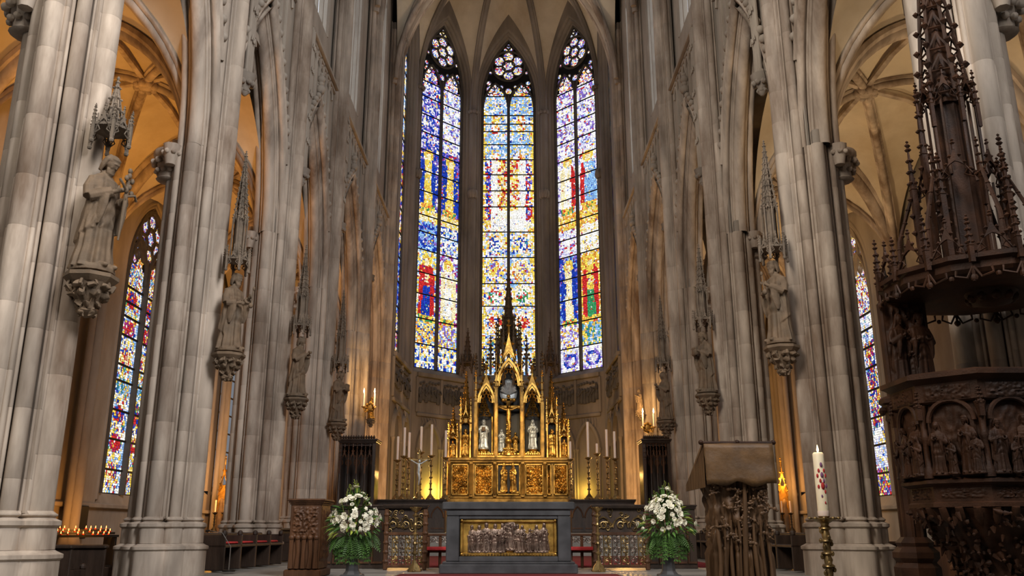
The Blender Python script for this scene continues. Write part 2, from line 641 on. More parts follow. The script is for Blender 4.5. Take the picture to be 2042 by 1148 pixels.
# ------------------------------------------------------------------ arcade walls
WALL = {-1: empty('wall_left', (CXL, 0, 0)), 1: empty('wall_right', (CXR, 0, 0))}
for k in WALL:
    WALL[k]['kind'] = 'structure'
tag(WALL[-1], 'left arcade wall of pale stone with pointed arches and high windows', 'wall')
tag(WALL[1], 'right arcade wall of pale stone with pointed arches and high windows', 'wall')


def arch_z(y, a, h, R_off):
    """Height of the concentric arch R_off outside the intrados (half span a, rise h) at distance y from its centre line."""
    c = (h * h - a * a) / (2 * a)
    rr = c + a + R_off
    d = abs(y) + c
    return sqrt(max(rr * rr - d * d, 0))


PROF = [(pier_r(R(d)) * cos(R(d)), pier_r(R(d)) * sin(R(d))) for d in range(40, 141, 2)]
YMAX = max(p[1] for p in PROF)
day_windows = []
for sd in (-1, 1):
    wx = WALL[sd]
    ns = -sd                                   # nave side direction
    for i in range(5):
        n_before = set(wx.children)
        ya, yb = PIER_Y[i], PIER_Y[i + 1]
        ym, a = (ya + yb) / 2, (yb - ya) / 2 - YMAX
        h = 4.9
        c = (h * h - a * a) / (2 * a)
        t_full = math.acos(c / (c + a))
        # moulded arch
        mb = MB()
        for half in (-1, 1):
            rings = []
            for q in range(19):
                t = q / 18
                ring = []
                for vx, vy in PROF:
                    rr = c + a + (YMAX - vy)
                    tt = math.acos(c / rr) * t
                    ring.append((ns * vx, ym + half * (rr * cos(tt) - c), Z_SPR + rr * sin(tt)))
                rings.append(ring if half * ns > 0 else ring[::-1])
            mb.loft(rings, closed=False, cap=False)
        mb.build('arch_moulding', STONE, wx, 50)
        # hood mould with crockets
        mb = MB()
        for half in (-1, 1):
            rr = c + a + .46
            ts = [math.acos(c / rr) * q / 16 for q in range(17)]
            path = [(ns * .34, ym + half * (rr * cos(t) - c), Z_SPR + rr * sin(t)) for t in ts]
            mb.tube(path[5:], .075, 6)
        mb.build('hood_mould', STONE, wx, 60)
        mb = MB()
        for half in (-1, 1):
            rr = c + a + .6
            for q in range(7, 19):
                t = math.acos(c / rr) * q / 18
                mb.blob((ns * .36, ym + half * (rr * cos(t) - c), Z_SPR + rr * sin(t)), .10, .12, .10, 6, 4)
        apex = arch_z(0, a, h, .6) + Z_SPR
        for zz, r0 in ((.1, .16), (.3, .1), (.45, .14), (.62, .07)):
            mb.blob((ns * .36, ym, apex + zz), r0, n=7, m=4)
        mb.build('hood_crockets', STONE_W, wx, 60)
        # wall above the arch, both faces
        mb = MB()
        M = 28
        for face in (1, -1):
            rows = []
            for q in range(M + 1):
                y = ya + (yb - ya) * q / M
                d = y - ym
                if abs(d) < a + .42:
                    z0 = Z_SPR + arch_z(d, a, h, .42)
                else:
                    z0 = Z_SPR - .1
                rows.append([(ns * .26 * face, y, z0), (ns * .26 * face, y, Z_STR)])
            mb.loft(rows if ns * face > 0 else rows[::-1], closed=False, cap=False)
        mb.build('arcade_wall', STONE_W, wx, 30)
        # blind tracery ribs over the arch, string course with parapet
        mb = MB()
        nrib = 8
        for q in range(1, nrib):
            y = ya + .75 + (yb - ya - 1.5) * q / nrib
            z0 = Z_SPR + arch_z(y - ym, a, h, .55) + .1
            mb.box(ns * .26 - .07, ns * .26 + .07, y - .045, y + .045, z0, Z_STR, .01)
        step = (yb - ya - 1.5) / nrib
        for q in range(nrib):
            yc = ya + .75 + step * (q + .5)
            pth = [(ns * .3, yc + p[0], p[1]) for p in parch(step / 2, step * .75, 5, 0, Z_STR - .55)]
            mb.tube(pth, .04, 5)
        mb.build('blind_tracery', STONE_W, wx, 40)
        mb = MB()
        mb.box(min(ns * .2, ns * .42), max(ns * .2, ns * .42), ya + .3, yb - .3, Z_STR, Z_STR + .16, .03)
        mb.box(min(ns * .2, ns * .36), max(ns * .2, ns * .36), ya + .3, yb - .3, Z_STR + .16, Z_STR + .3, .03)
        mb.box(min(ns * .2, ns * .33), max(ns * .2, ns * .33), ya + .3, yb - .3, Z_STR - .14, Z_STR, .03)
        mb.build('string_course', STONE_W, wx, 40)
        # clerestory: wall with a tall window
        ww, zs, zsp, hh = 1.5, 17.3, 26.6, 3.6
        mb = MB()
        for face in (.1, -.25):
            for s2 in (-1, 1):
                y0, y1 = (ya, ym - ww) if s2 < 0 else (ym + ww, yb)
                q = [(ns * face, y0, Z_STR), (ns * face, y1, Z_STR), (ns * face, y1, 33.5), (ns * face, y0, 33.5)]
                mb.add(q, [(0, 1, 2, 3)])
            q = [(ns * face, ym - ww, Z_STR), (ns * face, ym + ww, Z_STR), (ns * face, ym + ww, zs), (ns * face, ym - ww, zs)]
            mb.add(q, [(0, 1, 2, 3)])
            pa = parch(ww, hh, 8, ym, zsp)
            mb.loft([[(ns * face, p[0], p[1]), (ns * face, p[0], 33.5)] for p in pa], closed=False, cap=False)
        mb.build('clerestory_wall', STONE_W, wx, 30)
        wn = empty('window', (0, ym, 0), 0, wx)
        wn.name = 'clerestory_window'
        mb = MB()
        pa = [(-ww, zs)] + parch(ww, hh, 8, 0, zsp) + [(ww, zs)]
        mb.tube([(0, p[0], p[1]) for p in pa], .13, 6)
        for q in (-1, 0, 1):
            mb.box(-.09, .09, q * ww / 2 - .05, q * ww / 2 + .05, zs, zsp + hh * (.92 if q == 0 else .62))
        for q in range(4):
            yc = (q - 1.5) * ww / 2
            mb.tube([(0, yc + p[0], p[1]) for p in parch(ww / 4, ww / 2.4, 5, 0, zsp - .6)], .05, 5)
        mb.tube([(0, p[0], p[1]) for p in circ(0, zsp + 1.5, .75, 16)], .06, 5, closed=True)
        mb.build('window_frame', STONE_W, wn, 40)
        for q in range(4):
            y0 = (q - 2) * ww / 2 + .05
            for r0 in range(5):
                za = zs + (zsp - zs) * r0 / 5 + .04
                zb2 = zs + (zsp - zs) * (r0 + 1) / 5
                day_windows.append((wn, ns, y0, ww / 2 - .1, za, zb2))
        pm = MB()
        pm.add([(ns * -.06, p[0], p[1]) for p in parch(ww - .1, hh - .15, 8, 0, zsp)], [tuple(range(17))])
        pm.build('tracery_pane', DAY_M, wn, 0)
        # hanging shaft bundle on a carved corbel beside the pier
        cz = 11.1 if i < 3 else 11.4
        mb = MB()
        yk = ya + 1.02
        for q in (-1, 0, 1):
            mb.lathe([(.055, cz), (.055, Z_STR - .1)], 8, (ns * .42, yk + q * .12, 0))
        mb.box(ns * .36 - .12, ns * .36 + .12, yk - .2, yk + .2, cz - .02, cz + .08, .02)
        for q in range(5):
            zz = cz + .8 + q * .75
            mb.tube([(ns * .5, yk - .12 + p[0], p[1]) for p in parch(.06, .16, 4, 0, zz)], .02, 4)
            mb.tube([(ns * .5, yk + .0 + p[0], p[1]) for p in parch(.06, .16, 4, .06, zz)], .02, 4)
        mb.build('wall_shaft', STONE_W, wx, 40)
        mb = MB()
        mb.lathe([(.03, cz - .5), (.1, cz - .42), (.09, cz - .3), (.2, cz - .16), (.22, cz - .06), (.24, cz)], 10, (ns * .38, yk, 0))
        for q in range(8):
            an = 2 * pi * q / 8
            mb.blob((ns * .38 + .16 * cos(an), yk + .16 * sin(an), cz - .2), .07, n=6, m=4)
            mb.blob((ns * .38 + .08 * cos(an + .4), yk + .08 * sin(an + .4), cz - .38), .05, n=6, m=4)
        mb.build('wall_shaft_corbel', STONE_D, wx, 50)
        tab_ = PX_L if sd < 0 else PX_R
        off = (tab_[i] + tab_[i + 1]) / 2 - (CXL if sd < 0 else CXR)
        for ch in wx.children:
            if ch not in n_before:
                ch.location.x += off
pane_cache = {}
for wn, ns, y0, w, za, zb2 in day_windows:
    key = (ns, round(w, 3), round(zb2 - za, 3))
    if key not in pane_cache:
        pm = MB()
        hh2 = zb2 - za
        pm.add([(ns * -.06, 0, 0), (ns * -.06, w, 0), (ns * -.06, w, hh2), (ns * -.06, 0, hh2)], [(0, 1, 2, 3)])
        pane_cache[key] = pm.mesh('pane', DAY_M, 0)
    inst('pane', pane_cache[key], wn, (0, y0, za))

# ------------------------------------------------------------------ vaults
CEIL = empty('ceiling', (0, 0, 0))
tag(CEIL, 'rib vaults of pale plaster over choir, apse and aisles', 'ceiling', None, 'structure')


def quarter(A, K, n, sharp=1.0):
    """Rib line from springing A up to crown K: an arc that leaves A vertically."""
    A, K = Vector(A), Vector(K)
    d = Vector((K.x - A.x, K.y - A.y, 0))
    L, H = d.length, K.z - A.z
    d = d / L
    if H <= L:
        return [A + d * (L * (1 - cos(pi / 2 * i / n))) + Vector((0, 0, H * sin(pi / 2 * i / n))) for i in range(n + 1)]
    c = (H * H - L * L) / (2 * L)
    rr = c + L
    t1 = math.acos(c / rr)
    return [A + d * (L + c - rr * cos(t1 * i / n)) + Vector((0, 0, rr * sin(t1 * i / n))) for i in range(n + 1)]


def cell(A, B, K, apex_h, name_m=PLASTER, n=12, m=6, base=None):
    """Vault web over wall or transverse arch A-B, rising to the boss K."""
    A, B, K = Vector(A), Vector(B), Vector(K)
    Mx = (A + B) / 2
    Mx.z = A.z + apex_h
    mb = MB()
    for P, flip in ((A, 0), (B, 1)):
        r1, r2 = quarter(P, K, n), quarter(P, Mx, n)
        rows = []
        for a, b in zip(r1, r2):
            row = []
            for j in range(m + 1):
                t = j / m
                p = a.lerp(b, t)
                row.append((p.x, p.y, p.z + .35 * sin(pi * t) * min(1, (a - b).length / 4)))
            rows.append(row)
        mb.loft(rows, closed=False, cap=False)
    mb.build('vault_web', name_m, CEIL, 60)


def rib(A, K, r, mt, n=14, lift=-.08):
    path = quarter(A, K, n)
    mb = MB()
    mb.tube([p + Vector((0, 0, lift)) for p in path], r, 8)
    off = r * .95
    for s in (-1, 1):
        d = (Vector(K) - Vector(A))
        side = Vector((-d.y, d.x, 0)).normalized() * s * off
        mb.tube([p + side + Vector((0, 0, lift + .1)) for p in path], r * .6, 6)
    mb.build('vault_rib', mt, CEIL, 60)


def boss(K, r, mt):
    mb = MB()
    mb.lathe([(.05, -.28), (r * .8, -.22), (r, -.1), (r * .9, .05), (r * .5, .1)], 12, K)
    for q in range(8):
        a = 2 * pi * q / 8
        mb.blob((K[0] + r * .8 * cos(a), K[1] + r * .8 * sin(a), K[2] - .2), r * .35, n=6, m=4)
    mb.build('vault_boss', mt, CEIL, 50)


XI = {-1: CXL + .6, 1: CXR - .6}
# high vault
for i in range(5):
    ya, yb = PIER_Y[i], PIER_Y[i + 1]
    K = (0, (ya + yb) / 2, Z_NC)
    c4 = [(XI[-1], ya, Z_NS), (XI[1], ya, Z_NS), (XI[1], yb, Z_NS), (XI[-1], yb, Z_NS)]
    for q in range(4):
        A, B = c4[q], c4[(q + 1) % 4]
        cell(A, B, K, 7.4 if q % 2 else Z_NC - Z_NS - .2)
    if i >= 3:
        for A in c4:
            rib(A, K, .13, STONE_D)
        boss(K, .4, GOLD_D)
for i in range(2, 6):
    y = PIER_Y[i]
    for s in (-1, 1):
        for dy, r_, lf in ((0, .24, -.28), (-.32, .15, -.1), (.32, .15, -.1), (-.54, .12, .08), (.54, .12, .08)):
            mb = MB()
            mb.tube([p + Vector((-s * lf * .6, dy, lf)) for p in quarter((XI[s], y, Z_NS), (0, y, Z_NC - .1), 18)], r_, 8)
            mb.build('transverse_arch', STONE if dy else STONE_W, CEIL, 60)
# wall over the last arch, where the apse vault rises higher
mb = MB()
for s in (-1, 1):
    pts = quarter((XI[s], 39.45, Z_NS), (0, 39.45, Z_NC - .1), 18)
    mb.loft([[p, (p.x, p.y, 37.0)] for p in pts], closed=False, cap=False)
mb.build('arch_wall', STONE_W, CEIL, 30)
# apse vault
CORN = [(-5.3, 39.2), (-5.19, APY), (-2.15, APC), (2.15, APC), (5.19, APY), (5.3, 39.2)]
AK = (0, 43.6, Z_VC)
for q in range(5):
    A, B = (*CORN[q], Z_VS), (*CORN[q + 1], Z_VS)
    cell(A, B, AK, 6.9)
    if 0 < q < 5:
        rib(A, AK, .14, STONE_D)
cell((XI[-1], 39.2, Z_VS), (XI[1], 39.2, Z_VS), AK, Z_VC - Z_VS - .2)
boss(AK, .45, GOLD_D)
# aisle vaults
AZC = 12.4
for sd in (-1, 1):
    xi, xo = sd * 6.55, sd * (AISLE - .15)
    xm = (xi + xo) / 2
    YO = [10.9, 17.2, 24.2, 32.4, 36.5, 39.6] if sd < 0 else [10.9, 17.5, 25.4, 33.9, 37.0, 39.6]
    for i in range(-1, 5):
        ya, oa = (PIER_Y[i], YO[i]) if i >= 0 else (5.6, 5.6)
        yb, ob = PIER_Y[i + 1], YO[i + 1]
        K = (xm, (ya + yb + oa + ob) / 4, AZC)
        c4 = [(xi, ya, Z_SPR), (xo, oa, Z_SPR), (xo, ob, Z_SPR), (xi, yb, Z_SPR)]
        for q in range(4):
            cell(c4[q], c4[(q + 1) % 4], K, 3.5, n=10, m=5)
        for A in c4:
            rib(A, K, .10, STONE, 12)
        for tr in ((xi, ya), (xo, oa)):
            rib((*tr, Z_SPR), (xm, (ya + oa) / 2, Z_SPR + 3.45), .17, STONE, 12)
        # ridge and tierceron ribs make the small net around the boss
        for dx, dy in ((1, 0), (-1, 0), (0, 1), (0, -1)):
            mb = MB()
            ex = (c4[0][0] + c4[3][0]) / 2 if dx * sd < 0 else xo if dx else xm
            ey = {(1, 0): (oa + ob) / 2, (-1, 0): (ya + yb) / 2}.get((dx * sd, 0), 0) if dx else ((ya + oa) / 2 if dy < 0 else (yb + ob) / 2)
            e = Vector((ex, ey, Z_SPR + 3.5))
            mb.tube([Vector(K) + Vector((0, 0, -.05)), (Vector(K) + e) / 2 + Vector((0, 0, .1)), e], .08, 6)
            mb.build('ridge_rib', STONE, CEIL, 60)
            mb = MB()
        boss(K, .28, STONE)
# ------------------------------------------------------------------ stained glass
C = {'B': (.015, .05, .45), 'L': (.28, .52, .95), 'W': (1.25, 1.22, 1.12), 'Y': (1.0, .68, .10), 'R': (.62, .03, .03), 'P': (.25, .16, .62),
     'G': (.05, .32, .12), 'O': (.85, .30, .05), 'T': (.05, .28, .38), 'C': (1.15, .95, .55), 'K': (.02, .02, .03), 'V': (.72, .70, 1.05), 'M': (.38, .03, .20)}


UV = [0.0, 0.0]


def pick(rng, spec):
    """'W4L3Y1' -> a weighted choice of tints that keeps patches of glass together."""
    n = noise.noise(Vector((UV[0] * 3.6, UV[1] * 2.6, 3.0))) + .6 * noise.noise(Vector((UV[0] * 8.0, UV[1] * 7.0, 9.0)))
    f = n * .75 + .5 + rng.uniform(-.22, .22)
    f = f - math.floor(f)
    tot = sum(int(spec[i + 1]) for i in range(0, len(spec), 2))
    x = f * tot
    for i in range(0, len(spec), 2):
        x -= int(spec[i + 1])
        if x <= 0:
            return spec[i]
    return spec[0]


def saint(rng, s, t, robe, mantle, side, ground, halo='Y'):
    """A standing figure in the light: s -1..1 across, t 0..1 from feet to halo."""
    sx = s - .06 * side * sin(t * 3)
    x = abs(sx)
    if t > .955:
        return pick(rng, ground)
    if t > .77:
        d = sqrt((sx / .50) ** 2 + ((t - .865) / .085) ** 2)
        if x < .20 and abs(t - .85) < .055:
            return 'C' if t < .885 else 'O'
        if d < 1.0:
            return halo
        if t > .80 or x > .45:
            return pick(rng, ground)
    body = .30 + .10 * (1 - t) + .05 * sin(t * 9)
    outer = .62 + .16 * sin(min(1, (1 - t)) * 2.2)
    if t < .10:
        return pick(rng, 'Y5O2G2R1') if x < outer else pick(rng, ground)
    if .56 < t < .66 and x < .26:
        return 'C' if rng.random() < .6 else pick(rng, robe)
    if x < body:
        return robe[0] if rng.random() < .72 else pick(rng, robe)
    if x < outer:
        return mantle[0] if rng.random() < .80 else pick(rng, mantle)
    return pick(rng, ground)


def tint_center(rng, l, s, y, x2):
    if abs(x2) > .86 and y > 235:
        return pick(rng, 'Y6W2O1')
    if y < 320:
        if y > 185 and abs(s) < .35 and int(y / 38) % 2 == 0:
            return pick(rng, 'Y3W3R1O2')
        return pick(rng, 'W5L5Y2V2B1')
    if y < 460:
        inn = 1 - abs(x2)
        if inn > .62 and y < 420:
            return pick(rng, 'C4Y3R2W2O2')
        if inn > .34:
            return pick(rng, 'W9C2V1')
        return pick(rng, 'B4R2W2P2Y1') if y < 440 else pick(rng, 'Y3C2W2O1')
    band = (y - 460) % 52
    if y > 690:
        return pick(rng, 'W5L4Y2B1')
    d = sqrt(s * s + ((band - 26) / 24) ** 2)
    if d < .55:
        return pick(rng, ['R4O2W3B2', 'B4W4T2Y1', 'Y4C3P2R1', 'W4G2R2L2'][int(y / 52) % 4])
    if d < .85:
        return pick(rng, 'Y3C2O1W4B1L1')
    return pick(rng, 'W5Y2V2L3B1R1')


def tint_left(rng, l, s, y, x2):
    if y < 300:
        return pick(rng, 'P4B4V3W3Y1R1') if l == 0 else pick(rng, 'W7V3P2Y1L2B1')
    if y < 425:
        t = (425 - y) / 125
        if l == 0:
            return saint(rng, s, t, 'Y3C2W1', 'B5T2L1', -1, 'B3P2W2')
        return saint(rng, s, t, 'Y4C3O1', 'B3Y2R1', 1, 'B4P2R1M1')
    if y < 448:
        return pick(rng, 'Y5C4W2')
    if y < 505:
        return pick(rng, 'B4L4P2W1Y1') if l == 0 else pick(rng, 'L4W4B2Y1P1')
    if y < 645:
        t = (645 - y) / 140
        if l == 0:
            return saint(rng, s, t, 'B7T1', 'R7M1', 1, 'L2W2Y2B2') if t < .5 else saint(rng, s, t, 'R4Y2M1', 'R6M2', 1, 'W2L2Y3')
        return saint(rng, s, t, 'W5C5', 'C4Y3W3', 1, 'M3P2W3L1')
    if y < 690:
        return pick(rng, 'Y5C2O2L2B2') if l == 0 else pick(rng, 'W4P2Y2L2O1')
    k = sin(s * 9) * cos((y - 690) * .22)
    return 'B' if k > .45 else pick(rng, 'Y4C2W3O1') if k > -.2 else pick(rng, 'W5L4B1')


def tint_right(rng, l, s, y, x2):
    if y < 300:
        return pick(rng, 'V4W5P3R1Y1L1')
    if y < 420:
        t = (420 - y) / 120
        if l == 0:
            return saint(rng, s, t, 'W4C4', 'R7', 1, 'W4V3P1') if s > .1 else saint(rng, s, t, 'W5C4', 'C4W3', 1, 'W4V3P2')
        return saint(rng, s, t, 'L4W3B1', 'R6', -1, 'W4V2R1') if s < 0 else saint(rng, s, t, 'L5W3', 'L4B2', 1, 'W4V3')
    if y < 450:
        return pick(rng, 'Y5O2C3')
    if y < 505:
        return pick(rng, 'V4W4M1P2R1') if l == 0 else pick(rng, 'W7C2Y2')
    if y < 645:
        t = (645 - y) / 140
        if l == 0:
            return saint(rng, s, t, 'C6W2Y2', 'B4L2', -1, 'B4P2L2')
        return saint(rng, s, t, 'G7T1' if t < .45 else 'Y4R2O2', 'R8', -1, 'Y4O2W2C1')
    if y < 690:
        return pick(rng, 'V3P2W3Y2O1') if l == 0 else pick(rng, 'G2T2L2Y3W2')
    d = sqrt(s * s + ((y - 716) / 20) ** 2)
    return pick(rng, 'B4P3') if .45 < d < .75 else pick(rng, 'W5V4P2Y1')


def tint_slit(rng, l, s, y, x2):
    if y < 260:
        return pick(rng, 'Y3L3W3B1')
    if 480 < y < 620:
        return pick(rng, 'B6L3Y1')
    return pick(rng, 'P3R2Y3B3W3O1')


def tint_aisle_l(rng, l, s, y, x2):
    if abs(s) > .80:
        return pick(rng, 'W4L4V2')
    b = (y % 54) / 54
    if y < 560:
        return pick(rng, 'B4R3Y2W2')
    k = int(y / 54) % 4
    d = sqrt(s * s + ((b - .5) / .5) ** 2)
    if d < .6:
        return pick(rng, ['R5M2Y1W1', 'Y3C2R2B2', 'T3L2Y2W1', 'R4B3Y2'][k])
    return pick(rng, 'B3W4Y3L2R1G1V1')


def tint_aisle_r(rng, l, s, y, x2):
    if y < 600:
        return pick(rng, 'W7V2Y2R2L1')
    if y > 930:
        return pick(rng, 'W2R2P2Y2B2G2')
    if abs(s) < .55 and 680 < y < 850:
        return pick(rng, 'R4Y3B3W2M2O1T1')
    return pick(rng, 'W8V3Y1L2B1T1')


def mosaic(name, parent, gm, poly_in, u0, u1, v0, v1, cell, colf, rng):
    """One leaded pane: jittered quads of glass with lead gaps; colf(u, v) -> tint."""
    nu, nv = max(2, round((u1 - u0) / cell)), max(1, round((v1 - v0) / cell))
    P = {}
    for j in range(nv + 1):
        for i in range(nu + 1):
            ju = 0 if i in (0, nu) else (rng.random() - .5) * .62
            jv = 0 if j in (0, nv) else (rng.random() - .5) * .62
            P[i, j] = (u0 + (u1 - u0) * (i + ju) / nu, v0 + (v1 - v0) * (j + jv) / nv)
    vs, fs, cs = [], [], []
    for j in range(nv):
        for i in range(nu):
            q = [P[i, j], P[i + 1, j], P[i + 1, j + 1], P[i, j + 1]]
            cu, cv = sum(p[0] for p in q) / 4, sum(p[1] for p in q) / 4
            if poly_in and not poly_in(cu, cv):
                continue
            UV[0], UV[1] = cu, cv
            k = colf(cu, cv)
            base = C[k]
            br = rng.uniform(.55, 1.15)
            col = tuple(min(1.6, c * br) for c in base)
            polys = [q] if rng.random() < .6 else ([q[:3], [q[0], q[2], q[3]]] if rng.random() < .5 else [[q[0], q[1], q[3]], [q[1], q[2], q[3]]])
            for pl in polys:
                if len(polys) == 2 and rng.random() < .12:
                    kk = rng.choice('WYBRL')
                    col2 = tuple(c * br for c in C[kk])
                else:
                    col2 = col
                mu, mv = sum(p[0] for p in pl) / len(pl), sum(p[1] for p in pl) / len(pl)
                b = len(vs)
                for p in pl:
                    vs.append((mu + (p[0] - mu) * .82, 0, mv + (p[1] - mv) * .82))
                fs.append(tuple(range(b, b + len(pl))))
                cs.append(col2)
    if not fs:
        return None
    me = bpy.data.meshes.new(name)
    me.from_pydata(vs, [], fs)
    at_ = me.attributes.new('tint', 'FLOAT_COLOR', 'FACE')
    flat = []
    for c in cs:
        flat += [c[0], c[1], c[2], 1.0]
    at_.data.foreach_set('color', flat)
    me.materials.append(gm)
    me.update()
    return inst(name, me, parent)


def stained_window(name, label, A, B, zs, zsp, hh, hw, tint, bars, y_of_z, gm, rng, cell=.115, nl=2, tr_mat=TRACERY_M, sparse=False):
    """Window in the wall from A to B (seen from inside A is on the left). Local x runs A->B, local -y faces the church."""
    A, B = Vector(A), Vector(B)
    mid, d = (A + B) / 2, (B - A)
    root = empty(name, (mid.x, mid.y, 0), atan2(d.y, d.x))
    tag(root, label, 'window', None, 'structure')
    lw = 2 * hw / nl                       # width of one light
    mul = .085 if nl == 2 else .07
    head_h = lw * .95
    zh = zsp - head_h * .22                # light springing
    # lead backing plane
    mb = MB()
    out = [(-hw, zs)] + parch(hw, hh, 12, 0, zsp) + [(hw, zs)]
    mb.add([(p[0], .03, p[1]) for p in out], [tuple(range(len(out)))])
    mb.build('leading', LEAD_M, root, 0)
    lights = []
    for l in range(nl):
        uc = -hw + lw * (l + .5)
        wl = lw / 2 - mul
        lights.append((uc, wl))
        # panes between the saddle bars
        for q in range(len(bars) - 1):
            za, zb = bars[q], bars[q + 1]
            colf = lambda u, v, l=l, uc=uc, wl=wl: tint(rng, l, (u - uc) / wl, y_of_z(v), u / hw)
            mosaic('pane', root, gm, None, uc - wl, uc + wl, za + .03, zb - .03, cell, colf, rng)
        # pointed head with cusps
        c = (head_h ** 2 - wl ** 2) / (2 * wl)

        def in_head(u, v, uc=uc, wl=wl, c=c):
            dx, dz = abs(u - uc), v - zh
            if dz < 0:
                return True
            if sqrt((dx + c) ** 2 + dz * dz) > c + wl - .04:
                return False
            # trefoil cusps bite into the head
            for sx, sz in ((.62, .42), (.40, .78)):
                if (dx - wl * sx * 1.35) ** 2 + (dz - head_h * sz) ** 2 < (wl * .20) ** 2:
                    return False
            return True
        colf = lambda u, v, l=l, uc=uc, wl=wl: tint(rng, l, (u - uc) / wl, y_of_z(v), u / hw) if rng.random() < .6 else rng.choice('RYWOB' if not sparse else 'WRYB')
        mosaic('pane', root, gm, in_head, uc - wl, uc + wl, bars[-1] + .03, zh + head_h, cell * .8, colf, rng)
    # foils of the tracery
    foils = []
    zr = zsp + hh * (.58 if nl == 2 else .47)
    rr = hw * (.60 if nl == 2 else .52)
    if nl == 2:
        foils.append((0, zr, rr * .42))
        for k in range(6):
            a = pi / 2 + k * pi / 3
            foils.append((rr * .66 * cos(a), zr + rr * .66 * sin(a), rr * .36))
        zt = zr + rr + .22 * (hh - (zr - zsp) - rr)
        tr = max(.13, (hh - (zr - zsp) - rr) * .19)
        for dx, dz in ((-1.0, .1), (1.0, .1), (0, 1.0), (0, 2.1)):
            foils.append((dx * tr, zt + dz * tr, tr * (.92 if dz < 2 else .6)))
        for s in (-1, 1):
            foils.append((s * hw * .70, zsp + hh * .20, hw * .17))
            foils.append((s * hw * .56, zsp + hh * .25, hw * .11))
            foils.append((s * hw * .76, zsp + hh * .30, hw * .10))
            foils.append((s * hw * .27, zsp + hh * .24, hw * .08))
            foils.append((s * hw * .70, zsp + hh * .47, hw * .07))
            foils.append((s * hw * .40, zsp + hh * .80, hw * .06))
        foils.append((0, zsp + hh * .17, hw * .14))
        foils.append((0, zsp + hh * .06, hw * .11))
    else:
        for k in range(5):
            a = pi / 2 + k * 2 * pi / 5
            foils.append((rr * .6 * cos(a), zr + rr * .6 * sin(a), rr * .4))
        foils.append((0, zr, rr * .25))
        foils.append((0, zr + rr * 1.5, rr * .3))
        for s in (-1, 1):
            foils.append((s * hw * .6, zsp + hh * .22, hw * .17))
            foils.append((s * hw * .25, zsp + hh * .12, hw * .12))
            foils.append((s * hw * .62, zsp + hh * .42, hw * .08))
    for fx, fz, fr in foils:
        colf = lambda u, v, fx=fx, fz=fz: ((rng.choice('WWVCYRPLB') if not name.endswith('4') else rng.choice('BBPYLBR')) if not sparse else rng.choice('WWWRYBV'))
        n = 10
        mosaic('pane', root, gm, lambda u, v, fx=fx, fz=fz, fr=fr: (u - fx) ** 2 + (v - fz) ** 2 < (fr * .98) ** 2,
               fx - fr, fx + fr, fz - fr, fz + fr, min(cell * .8, fr * .45), colf, rng)
    # stone tracery: mullions, light heads, rose, foils
    mb = MB()
    for l in range(1, nl):
        u = -hw + lw * l
        w = mul * (1.15 if nl == 2 or l == nl // 2 else .8)
        mb.loft([[(u - w, -.02, z), (u - w * .5, -.16, z), (u + w * .5, -.16, z), (u + w, -.02, z), (u + w, .06, z), (u - w, .06, z)] for z in (zs, zh + head_h * .55)])
    for uc, wl in lights:
        a = wl + mul * .5
        mb.tube([(p[0], -.05, p[1]) for p in parch(a, head_h + .08, 8, uc, zh)], .075, 6)
    rose_r = rr * 1.06
    mb.tube([(p[0], -.05, p[1]) for p in circ(0, zr, rose_r, 28)], .08, 6, closed=True)
    for fx, fz, fr in foils:
        mb.tube([(p[0], -.03, p[1]) for p in circ(fx, fz, fr, 14)], .035 if fr < .3 else .05, 5, closed=True)
    mb.tube([(p[0], -.04, p[1]) for p in parch(hw, hh, 12, 0, zsp)], .09, 6)
    for s in (-1, 1):
        mb.box(s * hw - .09, s * hw + .09, -.1, .05, zs, zsp)
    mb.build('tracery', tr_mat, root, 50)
    # saddle bars
    for z in bars[1:]:
        mb = MB()
        big = (round(z * 10) % 3 == 0)
        for uc, wl in lights:
            mb.box(uc - wl, uc + wl, -.05, .0, z - .028, z + .028)
        mb.build('glazing_bar', LEAD_M, root, 0)
    return root


